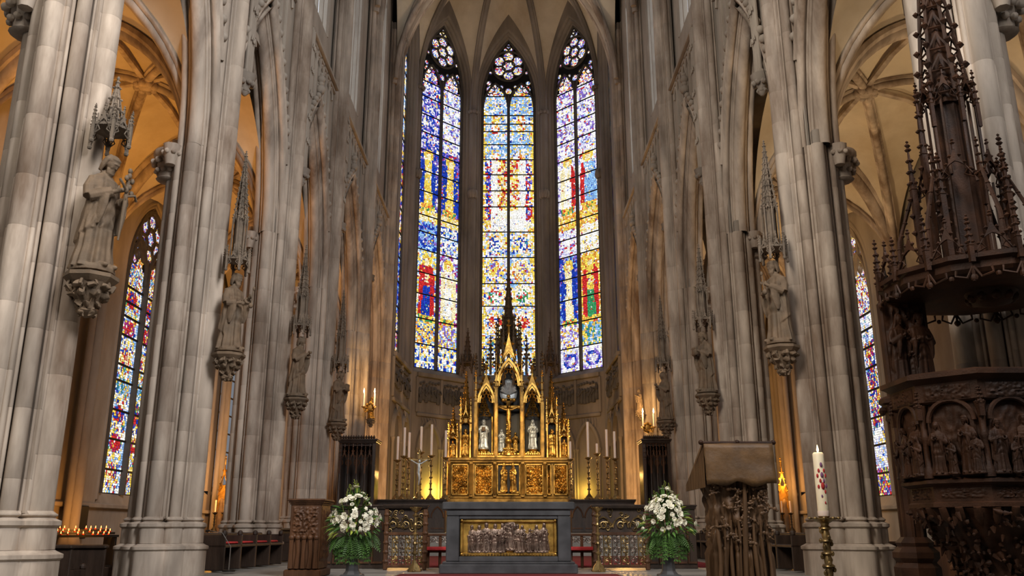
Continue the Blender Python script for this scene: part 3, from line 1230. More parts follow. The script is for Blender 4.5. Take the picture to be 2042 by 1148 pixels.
def window_wall(parent, A, B, z0, z1, zs, zsp, hh, hw, m, jamb_m, depth=.55, splay=.42, nrolls=3):
    """Wall from A to B (thin faces) with a pointed opening and a moulded, splayed jamb."""
    A, B = Vector((*A, 0)), Vector((*B, 0))
    mid, d = (A + B) / 2, (B - A)
    L = d.length / 2
    M = Matrix.Translation((mid.x, mid.y, 0)) @ Matrix.Rotation(atan2(d.y, d.x), 4, 'Z')
    mb = MB()
    mb.M = M
    ho = hw + splay
    cc = (hh * hh - hw * hw) / (2 * hw)
    hho = sqrt((cc + ho) ** 2 - cc * cc)
    yw = -depth
    po = parch(ho, hho, 10, 0, zsp)
    mb.add([(-L, yw, z0), (-ho, yw, z0), (-ho, yw, z1), (-L, yw, z1)], [(0, 1, 2, 3)])
    mb.add([(ho, yw, z0), (L, yw, z0), (L, yw, z1), (ho, yw, z1)], [(0, 1, 2, 3)])
    mb.add([(-ho, yw, z0), (ho, yw, z0), (ho, yw, zs - .35), (-ho, yw, zs - .35)], [(0, 1, 2, 3)])
    mb.loft([[(p[0], yw, p[1]), (p[0], yw, z1)] for p in po], closed=False, cap=False)
    # sloping sill
    mb.add([(-ho, yw, zs - .35), (ho, yw, zs - .35), (hw, 0, zs), (-hw, 0, zs)], [(0, 1, 2, 3)])
    # closing back face
    mb.add([(-L, .2, z0), (L, .2, z0), (L, .2, z1), (-L, .2, z1)], [(0, 1, 2, 3)])
    mb.build('wall_face', m, parent, 30)
    mb = MB()
    mb.M = M
    prof = []                                # (outward from opening, y)
    n = 8 * nrolls
    for k in range(n + 1):
        t = k / n
        bump = .055 * abs(sin(pi * nrolls * t)) ** .7
        prof.append((splay * t - bump * .7, -depth * t - bump * .7))
    path_n = 12
    t_fin = None
    rows = []
    for s in (-1, 1):
        rows = []
        for z in (zs - .2, zsp):
            rows.append([(s * (hw + u), y, z) for u, y in prof])
        for q in range(1, path_n + 1):
            row = []
            for u, y in prof:
                r_ = cc + hw + u
                tt = math.acos(cc / r_) * q / path_n
                row.append((s * (r_ * cos(tt) - cc), y, zsp + r_ * sin(tt)))
            rows.append(row)
        mb.loft(rows if s > 0 else [r[::-1] for r in rows], closed=False, cap=False)
    mb.build('window_jamb', jamb_m, parent, 55)


def row_of_z(y_ref):
    """Photograph row of height z on the plane at depth y_ref: used to lay the glass design out."""
    def f(z):
        e = atan2(z - EYE, y_ref) - PITCH
        return PY0 - F_PX * math.tan(e)
    return f


# apse walls (north side of the choir is on the left)
APSE = empty('wall_apse', (0, APC, 0))
tag(APSE, 'many sided apse wall of dark stone behind the altarpiece', 'wall', None, 'structure')


def build_in(parent, fn):
    return fn


ZS, ZSP, HH = 9.75, 27.0, 4.3
faces = [((-5.42, 39.2), (-5.19, APY)), ((-5.19, APY), (-2.15, APC)), ((-2.15, APC), (2.15, APC)), ((2.15, APC), (5.19, APY)), ((5.19, APY), (5.24, 39.2))]
APSE.location = (0, 0, 0)
for k, (a, b) in enumerate(faces):
    A, B = Vector(a), Vector(b)
    d = (B - A).normalized()
    nrm = Vector((-d.y, d.x))               # outward
    off = .55
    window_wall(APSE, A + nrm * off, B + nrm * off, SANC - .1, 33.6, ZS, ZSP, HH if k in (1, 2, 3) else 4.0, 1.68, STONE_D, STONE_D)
rng = random.Random(11)


def bars_from_rows(rows, yref):
    return [at(PX0, r, yref).z for r in rows]


o55 = .55
n45 = Vector((-0.7071, 0.7071)) * o55
stained_window('window_1', 'tall two light stained glass window in the middle of the apse, pale blue above and gold below', (-2.15, APC + o55, 0), (2.15, APC + o55, 0), ZS, ZSP, HH, 1.62, tint_center,
               [ZS] + bars_from_rows([695, 610, 565, 513, 462, 412, 380, 348, 318, 288, 262, 247, 230, 192], 48.5), row_of_z(48.5), GLASS_M, rng, .10)
stained_window('window_2', 'tall stained glass window left of centre in the apse, with saints in blue and red', (-5.19 + n45.x, APY + n45.y, 0), (-2.15 + n45.x, APC + n45.y, 0), ZS, ZSP, HH, 1.62, tint_left,
               [ZS] + bars_from_rows([690, 640, 592, 550, 505, 470, 437, 390, 350, 310, 275, 240, 205, 175], 46.8), row_of_z(46.8), GLASS_M, rng, .102)
stained_window('window_3', 'tall stained glass window right of centre in the apse, with a saint in red over a green skirt', (2.15 - n45.x, APC + n45.y, 0), (5.19 - n45.x, APY + n45.y, 0), ZS, ZSP, HH, 1.62, tint_right,
               [ZS] + bars_from_rows([690, 640, 592, 550, 505, 470, 437, 390, 350, 310, 275, 240, 205, 175], 46.8), row_of_z(46.8), GLASS_M, rng, .102)
stained_window('window_4', 'narrow sliver of a blue and gold stained glass window at the left edge of the apse', (-5.42 - o55, 39.2, 0), (-5.19 - o55, APY, 0), ZS, ZSP, 4.0, 1.62, tint_slit,
               [ZS] + [ZS + 1.35 * k for k in range(1, 13)], row_of_z(43), GLASS_M, rng, .15)
stained_window('window_5', 'narrow sliver of a blue stained glass window at the right edge of the apse', (5.19 + o55, APY, 0), (5.24 + o55, 39.2, 0), ZS, ZSP, 4.0, 1.62, tint_slit,
               [ZS] + [ZS + 1.35 * k for k in range(1, 13)], row_of_z(43), GLASS_M, rng, .15)

# corner shafts of the apse
for k, (x, y) in enumerate(CORN[1:5]):
    d = Vector((x, y - 42, 0)).normalized()
    mb = MB()
    t = Vector((-d.y, d.x, 0))
    for s, r, back in ((0, .2, .05), (-1, .13, -.16), (1, .13, -.16), (-2, .10, -.34), (2, .10, -.34)):
        p = Vector((x, y, 0)) - d * back + t * (s * .24) + d * .12
        mb.lathe([(r * 1.7, SANC), (r * 1.7, SANC + .5), (r * 1.2, SANC + .7), (r, SANC + .8), (r, 26.2)], 12, p)
    for q in range(9):
        a = 2 * pi * q / 9
        mb.blob((x + .26 * cos(a), y + .26 * sin(a), 26.0), .13, n=6, m=4)
        mb.blob((x + .2 * cos(a), y + .2 * sin(a) - .05, 20.6), .14, .14, .3, 6, 4)
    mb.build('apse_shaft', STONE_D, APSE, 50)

# relief band and niches below the apse windows
for k, (a, b) in enumerate(faces):
    if k == 2:
        pass
    A, B = Vector(a), Vector(b)
    d = (B - A).normalized()
    M = Matrix.Translation((*((A + B) / 2), 0)) @ Matrix.Rotation(atan2(d.y, d.x), 4, 'Z')
    L = (B - A).length / 2 - .45
    mb = MB()
    mb.M = M
    mb.box(-L, L, -.16, .02, 9.15, 9.4, .03)
    mb.box(-L, L, -.12, .02, 7.05, 7.25, .03)
    for s in (-1, 0, 1):
        mb.box(s * L - .07, s * L + .07, -.1, .02, 7.25, 9.15, .02)
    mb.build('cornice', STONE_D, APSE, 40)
    for s in (-1, 1):
        rr = random.Random(k * 5 + s)
        for q in range(7):
            mb = MB()
            mb.M = M
            u = s * L / 2 + (q - 3) * L / 8.2
            zz = 8.0 + rr.uniform(-.1, .1)
            mb.lathe([(.10, 7.75 - 7.0), (.13, .9), (.09, 1.25), (.11, 1.45), (.05, 1.58)], 7, (u, -.02, 7.0 + rr.uniform(0, .2)))
            mb.blob((u, -.08, 8.72 + rr.uniform(0, .2)), .08, n=6, m=5)
            mb.tube([(u - .1, -.08, 8.4), (u + rr.uniform(-.2, .2), -.16, 8.2 + rr.uniform(-.2, .4)), (u + .12, -.1, 8.5)], .04, 5)
            mb.build('relief_figure', TRACERY_M, APSE, 50)
        # blind niche with pointed arch and hanging tracery
        mb = MB()
        mb.M = M
        uc = s * L / 2
        po, pi_ = parch(L / 2 - .02, 1.5, 8, uc, 5.4), parch(L / 2 - .16, 1.3, 8, uc, 5.4)
        mb.band(po, pi_, -.18, .0)
        for s2 in (-1, 1):
            mb.lathe([(.12, SANC), (.12, SANC + .4), (.07, SANC + .5), (.07, 5.2), (.12, 5.4)], 8, (uc + s2 * (L / 2 - .09), -.1, 0))
        for q in range(6):
            mb.tube([(uc + (q - 2.5) * .2, -.1, 7.0), (uc + (q - 2.5) * .2 + .06, -.14, 6.75), (uc + (q - 2.5) * .2, -.1, 6.5)], .03, 4)
        mb.build('blind_arch', STONE_D, APSE, 50)

# outer walls of the aisles with their windows
for sd in (-1, 1):
    wx = empty('wall_north' if sd < 0 else 'wall_south', (0, 0, 0))
    tag(wx, ('left' if sd < 0 else 'right') + ' aisle outer wall of stone around the tall stained glass', 'wall', None, 'structure')
    x = sd * AISLE
    # bays as laid out behind the arcade
    ys = [5.0, 10.9, 17.2, 24.2, 31.8, 36.0, 40] if sd < 0 else [5.0, 10.9, 17.5, 25.6, 33.6, 37.0, 40]
    for i in range(len(ys) - 1):
        ya, yb = ys[i], ys[i + 1]
        a, b = ((x, ya), (x, yb)) if sd < 0 else ((x, yb), (x, ya))
        if i == 3:
            zs_a, zp_a, h_a, w_a = 2.36, 9.5, 2.4, 1.5
        else:
            zs_a, zp_a, h_a, w_a = 3.0, 8.6, 2.6, min(1.6, (yb - ya) / 2 - .7)
        A2, B2 = Vector(a), Vector(b)
        d = (B2 - A2).normalized()
        nrm = Vector((-d.y, d.x))
        if i == 2:
            mb = MB()
            mb.M = Matrix.Translation((*((A2 + B2) / 2), 0)) @ Matrix.Rotation(atan2(d.y, d.x), 4, 'Z')
            hl = (B2 - A2).length / 2
            mb.box(-hl, hl, 0, .5, 0, 13.2)
            mb.build('wall_face', STONE_W, wx, 30)
            continue
        dep = .14 if i == 3 else .35
        window_wall(wx, A2 + nrm * dep, B2 + nrm * dep, 0, 13.2, zs_a, zp_a, h_a, w_a, STONE_W, STONE_W, dep, .4 if i == 3 else .5, 3)
        if i != 3:
            wn = empty('aisle_window', (0, 0, 0), 0, wx)
            mb = MB()
            mb.M = Matrix.Translation((*((A2 + B2) / 2 + nrm * .35), 0)) @ Matrix.Rotation(atan2(d.y, d.x), 4, 'Z')
            pts = [(-w_a, zs_a)] + parch(w_a, h_a, 8, 0, zp_a) + [(w_a, zs_a)]
            mb.add([(p[0], .02, p[1]) for p in pts], [tuple(range(len(pts)))])
            mb.build('pane', DAY_A, wn, 0)
            mb = MB()
            mb.M = Matrix.Translation((*((A2 + B2) / 2 + nrm * .35), 0)) @ Matrix.Rotation(atan2(d.y, d.x), 4, 'Z')
            mb.box(-.1, .1, -.1, .05, zs_a, zp_a + h_a * .9)
            for q in range(8):
                z = zs_a + (zp_a - zs_a) * q / 7
                mb.box(-w_a, w_a, -.03, .03, z - .03, z + .03)
            mb.build('tracery', TRACERY_M, wn, 40)
    # wall shafts between the aisle bays
    for y in ys[1:-1]:
        mb = MB()
        for q, r in ((-1, .1), (0, .17), (1, .1)):
            mb.lathe([(r * 1.6, 0), (r * 1.6, .9), (r * 1.2, 1.1), (r, 1.2), (r, 8.4), (r * 1.7, 8.8)], 10, (x - sd * (.36 if q == 0 else .28), y + q * .22, 0))
        mb.build('wall_shaft', STONE_W, wx, 50)
    # low plinth bench along the wall
    mb = MB()
    mb.box(min(x - sd * .5, x), max(x - sd * .5, x), 5, 40, 0, .5, .03)
    mb.box(min(x - sd * .12, x), max(x - sd * .12, x), 5, 40, 1.9, 2.05, .03)
    mb.build('wall_bench', STONE_W, wx, 40)
rngA = random.Random(5)
xo = AISLE + .14
for nm, lab, p, q, tn, rows, st_, sp in (
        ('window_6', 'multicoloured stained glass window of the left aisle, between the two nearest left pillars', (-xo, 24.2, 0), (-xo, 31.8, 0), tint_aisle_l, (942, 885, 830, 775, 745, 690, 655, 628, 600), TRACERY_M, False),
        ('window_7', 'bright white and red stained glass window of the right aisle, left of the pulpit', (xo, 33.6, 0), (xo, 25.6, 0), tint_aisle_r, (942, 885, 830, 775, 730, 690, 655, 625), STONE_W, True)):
    yy = 28.7
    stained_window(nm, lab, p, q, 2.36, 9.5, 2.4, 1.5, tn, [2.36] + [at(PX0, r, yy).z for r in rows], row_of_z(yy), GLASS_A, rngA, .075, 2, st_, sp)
# end walls of the aisles
ew = empty('wall_end', (0, 0, 0))
tag(ew, 'amber lit stone end walls of the two aisles behind the arcade', 'wall', None, 'structure')
for sd in (-1, 1):
    mb = MB()
    xa, xb = sorted((sd * 5.9, sd * 12.6))
    mb.box(xa, xb, 39.9, 40.2, 0, 13.2)
    mb.build('wall_face', STONE_W, ew, 30)
# aisle roofs and lean-to closing the space over the aisle vaults
mb = MB()
for sd in (-1, 1):
    xa, xb = sorted((sd * 6.3, sd * 12.7))
    mb.box(xa, xb, 5.4, 40.2, 13.1, 13.3)
mb.build('roof_slab', STONE_W, CEIL, 30)

# ------------------------------------------------------------------ floors
FL = empty('floor', (0, 0, 0))
tag(FL, 'stone paved floor with a raised choir platform', 'floor', None, 'structure')
mb = MB()
mb.box(-13, 13, -14, 52, -.3, -.02)
mb.build('floor_bed', FLOOR_M, FL, 0)
tile_cache = {}


def paving(z, x0, x1, y0, y1, t, parent):
    nx, ny = max(1, round((x1 - x0) / t)), max(1, round((y1 - y0) / t))
    w, h = (x1 - x0) / nx, (y1 - y0) / ny
    key = (round(w, 4), round(h, 4))
    if key not in tile_cache:
        m = MB()
        m.box(.008, w - .008, .008, h - .008, -.04, 0, .006)
        tile_cache[key] = m.mesh('paving_slab', FLOOR_M, 30)
    for i in range(nx):
        for j in range(ny):
            inst('paving_slab', tile_cache[key], parent, (x0 + w * i, y0 + h * j, z))


paving(0, -12, -5.0, 14, 34, 1.4, FL)
paving(0, 5.0, 12, 14, 34, 1.4, FL)
mb = MB()
mb.box(-5.4, 5.4, 13.2, 13.55, 0, .18, .02)
mb.box(-5.4, 5.4, 13.5, 13.9, 0, .36, .02)
mb.box(-6.9, 6.9, 13.85, 49, 0, PLAT - .03, .02)
mb.box(-5.2, 5.2, 27.0, 49, PLAT - .1, PLAT + .3, .02)
mb.box(-5.2, 5.2, 27.5, 49, PLAT, SANC, .02)
mb.build('platform', FLOOR_M, FL, 30)
paving(PLAT, -4.9, 4.9, 14.0, 26.9, 1.0, FL)
# ------------------------------------------------------------------ statues, corbels and canopies
def remesh(mb, name, m, voxel, smooth_iter=1):
    """Fuse the overlapping shapes of mb into one continuous carved surface."""
    me = mb.mesh('raw', m, 0)
    o = bpy.data.objects.new('raw', me)
    COL.objects.link(o)
    md = o.modifiers.new('fuse', 'REMESH')
    md.mode = 'VOXEL'
    md.voxel_size = voxel
    md.use_smooth_shade = True
    if smooth_iter:
        sm = o.modifiers.new('soft', 'SMOOTH')
        sm.iterations = smooth_iter
        sm.factor = .4
    dg = bpy.context.evaluated_depsgraph_get()
    dg.update()
    out = bpy.data.meshes.new_from_object(o.evaluated_get(dg))
    out.name = name
    out.materials.clear()
    out.materials.append(m)
    bpy.data.objects.remove(o)
    bpy.data.meshes.remove(me)
    return out


def lerp_tab(tab, z):
    for (z0, *a), (z1, *b) in zip(tab, tab[1:]):
        if z <= z1:
            t = (z - z0) / (z1 - z0)
            t = t * t * (3 - 2 * t)
            return [p + (q - p) * t for p, q in zip(a, b)]
    return list(tab[-1][1:])


def saint_figure(seed, pose='book', beard=True, veil=False, bow=.3, slim=1.0):
    """Robed standing figure, 1.65 m tall, facing -y: robe with folds, mantle, arms, five-fingered hands, head with face."""
    rg = random.Random(seed)
    ph = [rg.uniform(0, 6.28) for _ in range(8)]
    mb = MB()
    tab = [(0, .29, .24, .02), (.06, .275, .225, .02), (.35, .235, .195, .015), (.75, .215, .175, .0), (.98, .205, .155, -.01), (1.18, .225, .15, .0), (1.28, .22, .135, .01), (1.345, .15, .10, .01), (1.40, .075, .075, .0), (1.44, .06, .06, -.01)]
    NT, NZ = 88, 58
    rings = []
    for j in range(NZ + 1):
        z = 1.44 * j / NZ
        wx, wy, oy = lerp_tab(tab, z)
        wx *= slim
        ring = []
        for k in range(NT):
            th = 2 * pi * k / NT                   # th = -pi/2 is the front
            fr = abs(((th + pi / 2 + pi) % (2 * pi)) - pi)     # angle from the front
            amp = .13 * (1 - z / 1.30) + .03 if z < 1.28 else .0
            f = sin(9 * th + ph[0] + .9 * sin(2.2 * z + ph[1])) * .6 + sin(15 * th + ph[2] - 1.5 * z) * .35 + sin(5 * th + ph[3]) * .45
            r = 1 + amp * f
            # mantle: hangs from the shoulders, open in front, with a slanting hem
            hem = .22 + .30 * (.5 + .5 * sin(th + ph[4]))
            if z > hem and z < 1.33:
                edge = .55 + .35 * (1.3 - z) + (.5 if sin(th) > -2 and cos(th) * (1 if seed % 2 else -1) > 0 and z < 1.0 else 0)
                if fr > edge:
                    r += .13 * min(1, (z - hem) / .03) * min(1, (fr - edge) / .12) + .05 * sin(11 * th + 5 * z + ph[5])
            # swag folds across the waist
            if .55 < z < 1.12 and fr < 1.5:
                r += .085 * sin(30 * (z + .16 * fr * fr + .08 * fr * (1 if seed % 2 else -1)) + ph[6]) * (1 - fr / 1.5) ** .5
            ring.append((wx * r * cos(th), oy + wy * r * sin(th), z))
        rings.append(ring)
    mb.loft(rings)
    # base clump and feet
    mb.lathe([(.29, -.05), (.29, 0), (.27, .04)], 14, (0, 0, 0))
    for s in (-1, 1):
        mb.blob((s * .09, -.22, .035), .05, .11, .045, 8, 6)
    # shoulders, arms, sleeves
    hands = {'book': ((-.13, -.235, 1.03), (.10, -.25, 1.10)), 'staff': ((-.05, -.26, 1.10), (.12, -.27, 1.00)), 'pray': ((-.03, -.29, 1.16), (.03, -.29, 1.16)), 'sceptre': ((-.14, -.22, .98), (.12, -.30, 1.12))}[pose]
    for s, hnd in zip((-1, 1), hands):
        sh = Vector((s * .175 * slim, .01, 1.25))
        el = Vector((s * .27 * slim, -.03, .97))
        hn = Vector(hnd)
        mb.tube([sh, (sh + el) / 2 + Vector((s * .02, .02, 0)), el], [.085, .085, .08], 10)
        mid = el.lerp(hn, .55)
        mb.tube([el, mid, el.lerp(hn, .86)], [.082, .085, .078], 10)
        # hanging sleeve
        mb.loft([[(p[0] + a * cos(q * pi / 4), p[1] + b * sin(q * pi / 4), p[2]) for q in range(8)]
                 for p, a, b in ((mid + Vector((0, 0, -.02)), .06, .10), (mid + Vector((s * .01, 0, -.16)), .05, .10), (mid + Vector((s * .02, .02, -.34)), .035, .07), (mid + Vector((s * .02, .03, -.44)), .012, .03))])
        # hand: palm, four fingers, thumb
        dr = (hn - el).normalized()
        side = Vector((0, 0, 1)).cross(dr).normalized()
        up = dr.cross(side)
        w0 = el.lerp(hn, .84)
        mb.tube([w0, hn + dr * .02], [.034, .034], 8)
        mb.blob(hn + dr * .05, .04, .04, .035, 8, 6)
        for q in range(4):
            b0 = hn + dr * .07 + up * (.027 - .018 * q)
            ln = (.07, .08, .075, .06)[q]
            inw = side * (-s) * .02
            mb.tube([b0, b0 + dr * ln * .5 + inw * .3, b0 + dr * ln * .9 + inw * 1.6], [.011, .0105, .009], 6)
        tb = hn + dr * .03 + up * .035
        mb.tube([tb, tb + dr * .03 + up * .03, tb + dr * .06 + up * .03 - side * s * .015], [.013, .012, .009], 6)
    # head
    H = Matrix.Translation((0, -.03, 1.445)) @ Matrix.Rotation(bow, 4, 'X')
    mb.M = H
    hr = []
    for i in range(13):
        a = -pi / 2 + pi * i / 12
        ring = []
        for k in range(24):
            t = 2 * pi * k / 24
            x, y, z = .083 * cos(a) * cos(t), .105 * cos(a) * sin(t), .125 * sin(a)
            if z < 0:
                x *= 1 - .28 * (-z / .125)          # chin
                y = y * (1 - .12 * (-z / .125))
            ring.append((x, y - .01, z + .105))
        hr.append(ring)
    mb.loft(hr)
    mb.loft([[(x, -.10 + y, z) for x, y in ((-.006 * w, 0), (0, -.035 * dpt), (.006 * w, 0), (0, .03))] for z, w, dpt in ((.135, 1, .3), (.10, 2, .75), (.078, 2.8, 1), (.07, 2, .5))])
    mb.tube([(-.05, -.088, .137), (-.02, -.108, .142), (0, -.105, .138), (.02, -.108, .142), (.05, -.088, .137)], .012, 6)   # brow
    for s in (-1, 1):
        mb.blob((s * .03, -.092, .118), .013, .01, .008, 8, 5)      # eyes
        mb.blob((s * .084, .0, .10), .012, .02, .032, 7, 5)         # ears
        mb.blob((s * .045, -.075, .075), .02, .02, .022, 7, 5)      # cheeks
    mb.tube([(-.024, -.096, .043), (0, -.105, .046), (.024, -.096, .043)], .008, 6)
    mb.tube([(-.02, -.094, .032), (0, -.103, .031), (.02, -.094, .032)], .009, 6)
    mb.blob((0, -.088, .005), .026, .022, .02, 8, 5)                # chin
    if beard:
        for q in range(9):
            a = -1.0 + 2.0 * q / 8
            x, y = .07 * sin(a), -.085 * cos(a) * .95
            mb.tube([(x, y, .045), (x * .85, y - .02, -.01), (x * .5, y - .005, -.07 - .03 * cos(a))], [.02, .02, .008], 6)
    if veil:
        mb.loft([[(wx * cos(t), .02 + wy * sin(t) if sin(t) > -.35 else .02 - wy * .35, z) for t in [2 * pi * k / 20 for k in range(20)]]
                 for z, wx, wy in ((-.22, .19, .15), (-.10, .15, .14), (.0, .115, .13), (.12, .105, .128), (.2, .085, .11), (.24, .045, .06))])
    else:
        for q in range(15):
            a = pi * (.02 + .96 * q / 14)
            mb.tube([(.05 * cos(a), .02 + .05 * sin(a), .225), (.088 * cos(a), .0 + .105 * sin(a), .16), (.098 * cos(a), .01 + .105 * sin(a), .06), (.09 * cos(a), .015 + .10 * sin(a), -.02 - .03 * rg.random())], [.02, .028, .026, .012], 6)
        mb.blob((0, .005, .16), .088, .108, .08, 14, 8)
        for q in range(7):
            a = -.9 + 1.8 * q / 6
            mb.blob((.07 * sin(a), -.08 * cos(a), .19), .022, n=6, m=4)
    mb.M = None
    return mb


FIG = {
    'staff': remesh(saint_figure(3, 'staff', True, False, .55), 'figure', STATUE_M, .0095),
    'sceptre': remesh(saint_figure(4, 'sceptre', True, False, .22), 'figure', STATUE_M, .0105),
    'pray': remesh(saint_figure(7, 'pray', False, False, .25, .95), 'figure', STATUE_M, .011),
    'veil': remesh(saint_figure(8, 'pray', False, True, .2, .95), 'figure', STATUE_M, .012),
    'book': remesh(saint_figure(9, 'book', True, False, .3), 'figure', STATUE_M, .0105),
}


def attribute(kind):
    """What the figure holds."""
    mb = MB()
    if kind == 'staff':
        mb.tube([(.06, -.30, .42), (.055, -.34, .9), (.05, -.36, 1.28)], [.014, .03, .026], 8)
        for q, (dx, dz) in enumerate(((0, .1), (-.05, .05), (.06, .04), (.02, -.06), (-.03, -.12), (.07, -.14), (.0, .17))):
            mb.blob((.05 + dx, -.37, 1.25 + dz), .035, .03, .045, 7, 5)
        mb.tube([(.05, -.36, 1.1), (-.08, -.4, 1.17), (-.14, -.38, 1.24)], .018, 6)
        mb.tube([(.05, -.36, 1.05), (.14, -.42, 1.08), (.2, -.4, 1.02)], .018, 6)
        return 'flowering_staff', mb
    if kind == 'sceptre':
        mb.tube([(.12, -.36, .95), (.12, -.40, 1.32)], .016, 7)
        mb.blob((.12, -.405, 1.34), .03, .03, .05, 7, 5)
        mb.blob((.12, -.36, .97), .05, .05, .06, 8, 6)
        return 'sceptre', mb
    if kind == 'book':
        mb.box(-.11, .10, -.36, -.29, .98, 1.22, .012)
        for z in (1.03, 1.17):
            mb.box(-.115, .105, -.365, -.285, z - .01, z + .01)
        return 'book', mb
    return None, None


ATTR = {}
for kk in ('staff', 'sceptre', 'book'):
    nm, mb_ = attribute(kk)
    ATTR[kk] = (nm, mb_.mesh(nm, STATUE_M, 50))


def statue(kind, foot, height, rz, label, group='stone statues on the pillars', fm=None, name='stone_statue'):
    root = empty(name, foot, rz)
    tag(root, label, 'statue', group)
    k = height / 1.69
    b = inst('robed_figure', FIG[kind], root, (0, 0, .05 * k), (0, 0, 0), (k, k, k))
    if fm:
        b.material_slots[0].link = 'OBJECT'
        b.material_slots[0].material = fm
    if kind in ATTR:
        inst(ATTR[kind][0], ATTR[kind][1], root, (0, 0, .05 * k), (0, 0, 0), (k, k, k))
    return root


def corbel_mesh():
    mb = MB()
    mb.lathe([(.30, -.02), (.34, -.03), (.34, -.08), (.29, -.13), (.27, -.15)], 8, (0, 0, 0), pi / 8)
    mb.build  # slab above, foliage below
    return mb.mesh('corbel_slab', STATUE_M, 30)


CB_SLAB = corbel_mesh()
mbc = MB()
mbc.lathe([(.27, -.14), (.23, -.22), (.20, -.30), (.13, -.40), (.10, -.46), (.13, -.5), (.08, -.56), (.02, -.60)], 12)
for ring_, rr_, zz_, sz_ in ((9, .25, -.2, .065), (8, .2, -.3, .06), (6, .13, -.42, .05), (5, .09, -.53, .045)):
    for q in range(ring_):
        a = 2 * pi * (q + (ring_ % 2) * .5) / ring_
        mbc.blob((rr_ * cos(a), rr_ * sin(a), zz_), sz_, sz_, sz_ * .8, 7, 5)
        mbc.tube([(rr_ * .9 * cos(a + .2), rr_ * .9 * sin(a + .2), zz_ - .05), (rr_ * 1.15 * cos(a + .2), rr_ * 1.15 * sin(a + .2), zz_), (rr_ * 1.05 * cos(a + .2), rr_ * 1.05 * sin(a + .2), zz_ + .06)], .018, 5)
mbc.v = [tuple(Vector(p) + Vector((noise.noise(Vector(p) * 14), noise.noise(Vector(p) * 14 + Vector((7, 0, 0))), noise.noise(Vector(p) * 14 + Vector((0, 9, 0))))) * .035) for p in mbc.v]
CB_LEAF = mbc.mesh('corbel_foliage', STATUE_M, 50)


def corbel(foot, k, label):
    root = empty('statue_corbel', foot)
    tag(root, label, 'corbel', 'carved corbels under the pillar statues')
    inst('corbel_slab', CB_SLAB, root, sc=(k, k, k))
    inst('corbel_foliage', CB_LEAF, root, sc=(k, k, k))
    return root


def gable(mb, M, w, h, z0, th=.03, crk=.02, foil=True, n=7):
    """Gothic gable: pointed opening in a steep crocketed gable, in the local xz plane moved by M."""
    old = mb.M
    mb.M = M if old is None else old @ M
    inn = parch(w * .40, h * .52, n, 0, z0)
    m = len(inn)
    out = []
    for i in range(m):
        t = i / (m - 1)
        if t <= .5:
            s = t * 2
            out.append((-w * .5 * (1 - s) ** 1.15, z0 + h * .80 * s ** 1.15))
        else:
            s = (1 - t) * 2
            out.append((w * .5 * (1 - s) ** 1.15, z0 + h * .80 * s ** 1.15))
    mb.band(out, inn, -th / 2, th / 2)
    if foil:
        for s in (-1, 1):
            mb.tube([(s * w * .38, 0, z0 + h * .10), (s * w * .17, 0, z0 + h * .20), (s * w * .26, 0, z0 + h * .31)], th * .3, 4)
    if crk:
        for s in (-1, 1):
            for q in range(1, 5):
                t = q / 5
                mb.octa((s * w * .5 * (1 - t) ** 1.15 + s * crk * .5, 0, z0 + h * .80 * t ** 1.15 + crk * .4), crk)
        mb.tube([(0, 0, z0 + h * .78), (0, 0, z0 + h)], [th * .5, th * .25], 5)
        mb.octa((0, 0, z0 + h * .93), crk * 1.1)
        mb.octa((0, 0, z0 + h), crk * .8)
    mb.M = old


def pinnacle(mb, c, w, h, crk=None, n=4, shaft=.4):
    """Square pinnacle: shaft, then a crocketed spirelet and finial."""
    x, y, z = c
    crk = crk or w * .35
    zs = z + h * shaft
    mb.lathe([(w * .5, 0), (w * .5, h * shaft), (w * .62, h * shaft + w * .1), (w * .4, h * shaft + w * .25), (w * .08, h * .95)], n, c, pi / 4)
    for q in range(4):
        t = (q + .6) / 4.6
        r = w * .45 * (1 - t) + w * .1
        for k in range(4):
            a = pi / 2 * k + pi / 4
            mb.octa((x + r * cos(a), y + r * sin(a), zs + (h - h * shaft) * t), crk * .6)
    mb.octa((x, y, z + h * .95), crk * .9)
    mb.octa((x, y, z + h * .95 + crk * 1.1), crk * .5)


def open_spire(mb, c, r, h, n=6, rings=5, crk=.03, bar=.02):
    """Openwork spire: n leaning ribs with crockets, tied by rings, ending in a finial."""
    x, y, z = c
    for k in range(n):
        a = 2 * pi * k / n + pi / n
        mb.tube([(x + r * cos(a), y + r * sin(a), z), (x + r * .06 * cos(a), y + r * .06 * sin(a), z + h * .95)], [bar, bar * .5], 4)
        nk = max(4, int(h / (crk * 4.5)))
        for q in range(nk):
            t = (q + .5) / nk
            rr = r * (1 - .95 * t) + crk * .6
            mb.octa((x + rr * cos(a), y + rr * sin(a), z + h * .95 * t), crk * (1 - .45 * t))
    for q in range(rings):
        t = q / rings
        rr = r * (1 - .95 * t)
        pts = [(x + rr * cos(2 * pi * k / n + pi / n), y + rr * sin(2 * pi * k / n + pi / n), z + h * .95 * t) for k in range(n)]
        mb.tube(pts, bar * .6, 4, closed=True)
        if q < rings - 1:
            for k in range(n):
                p0, p1 = Vector(pts[k]), Vector(pts[(k + 1) % n])
                rr2 = r * (1 - .95 * (q + .7) / rings)
                a = 2 * pi * (k + .5) / n + pi / n
                top = Vector((x + rr2 * cos(a) * .95, y + rr2 * sin(a) * .95, z + h * .95 * (q + .7) / rings))
                mb.tube([p0, top], bar * .4, 3)
                mb.tube([p1, top], bar * .4, 3)
    zt = z + h * .95
    mb.octa((x, y, zt), crk * 1.2)
    mb.octa((x, y, zt + crk * 1.8), crk * .8, 1.6)


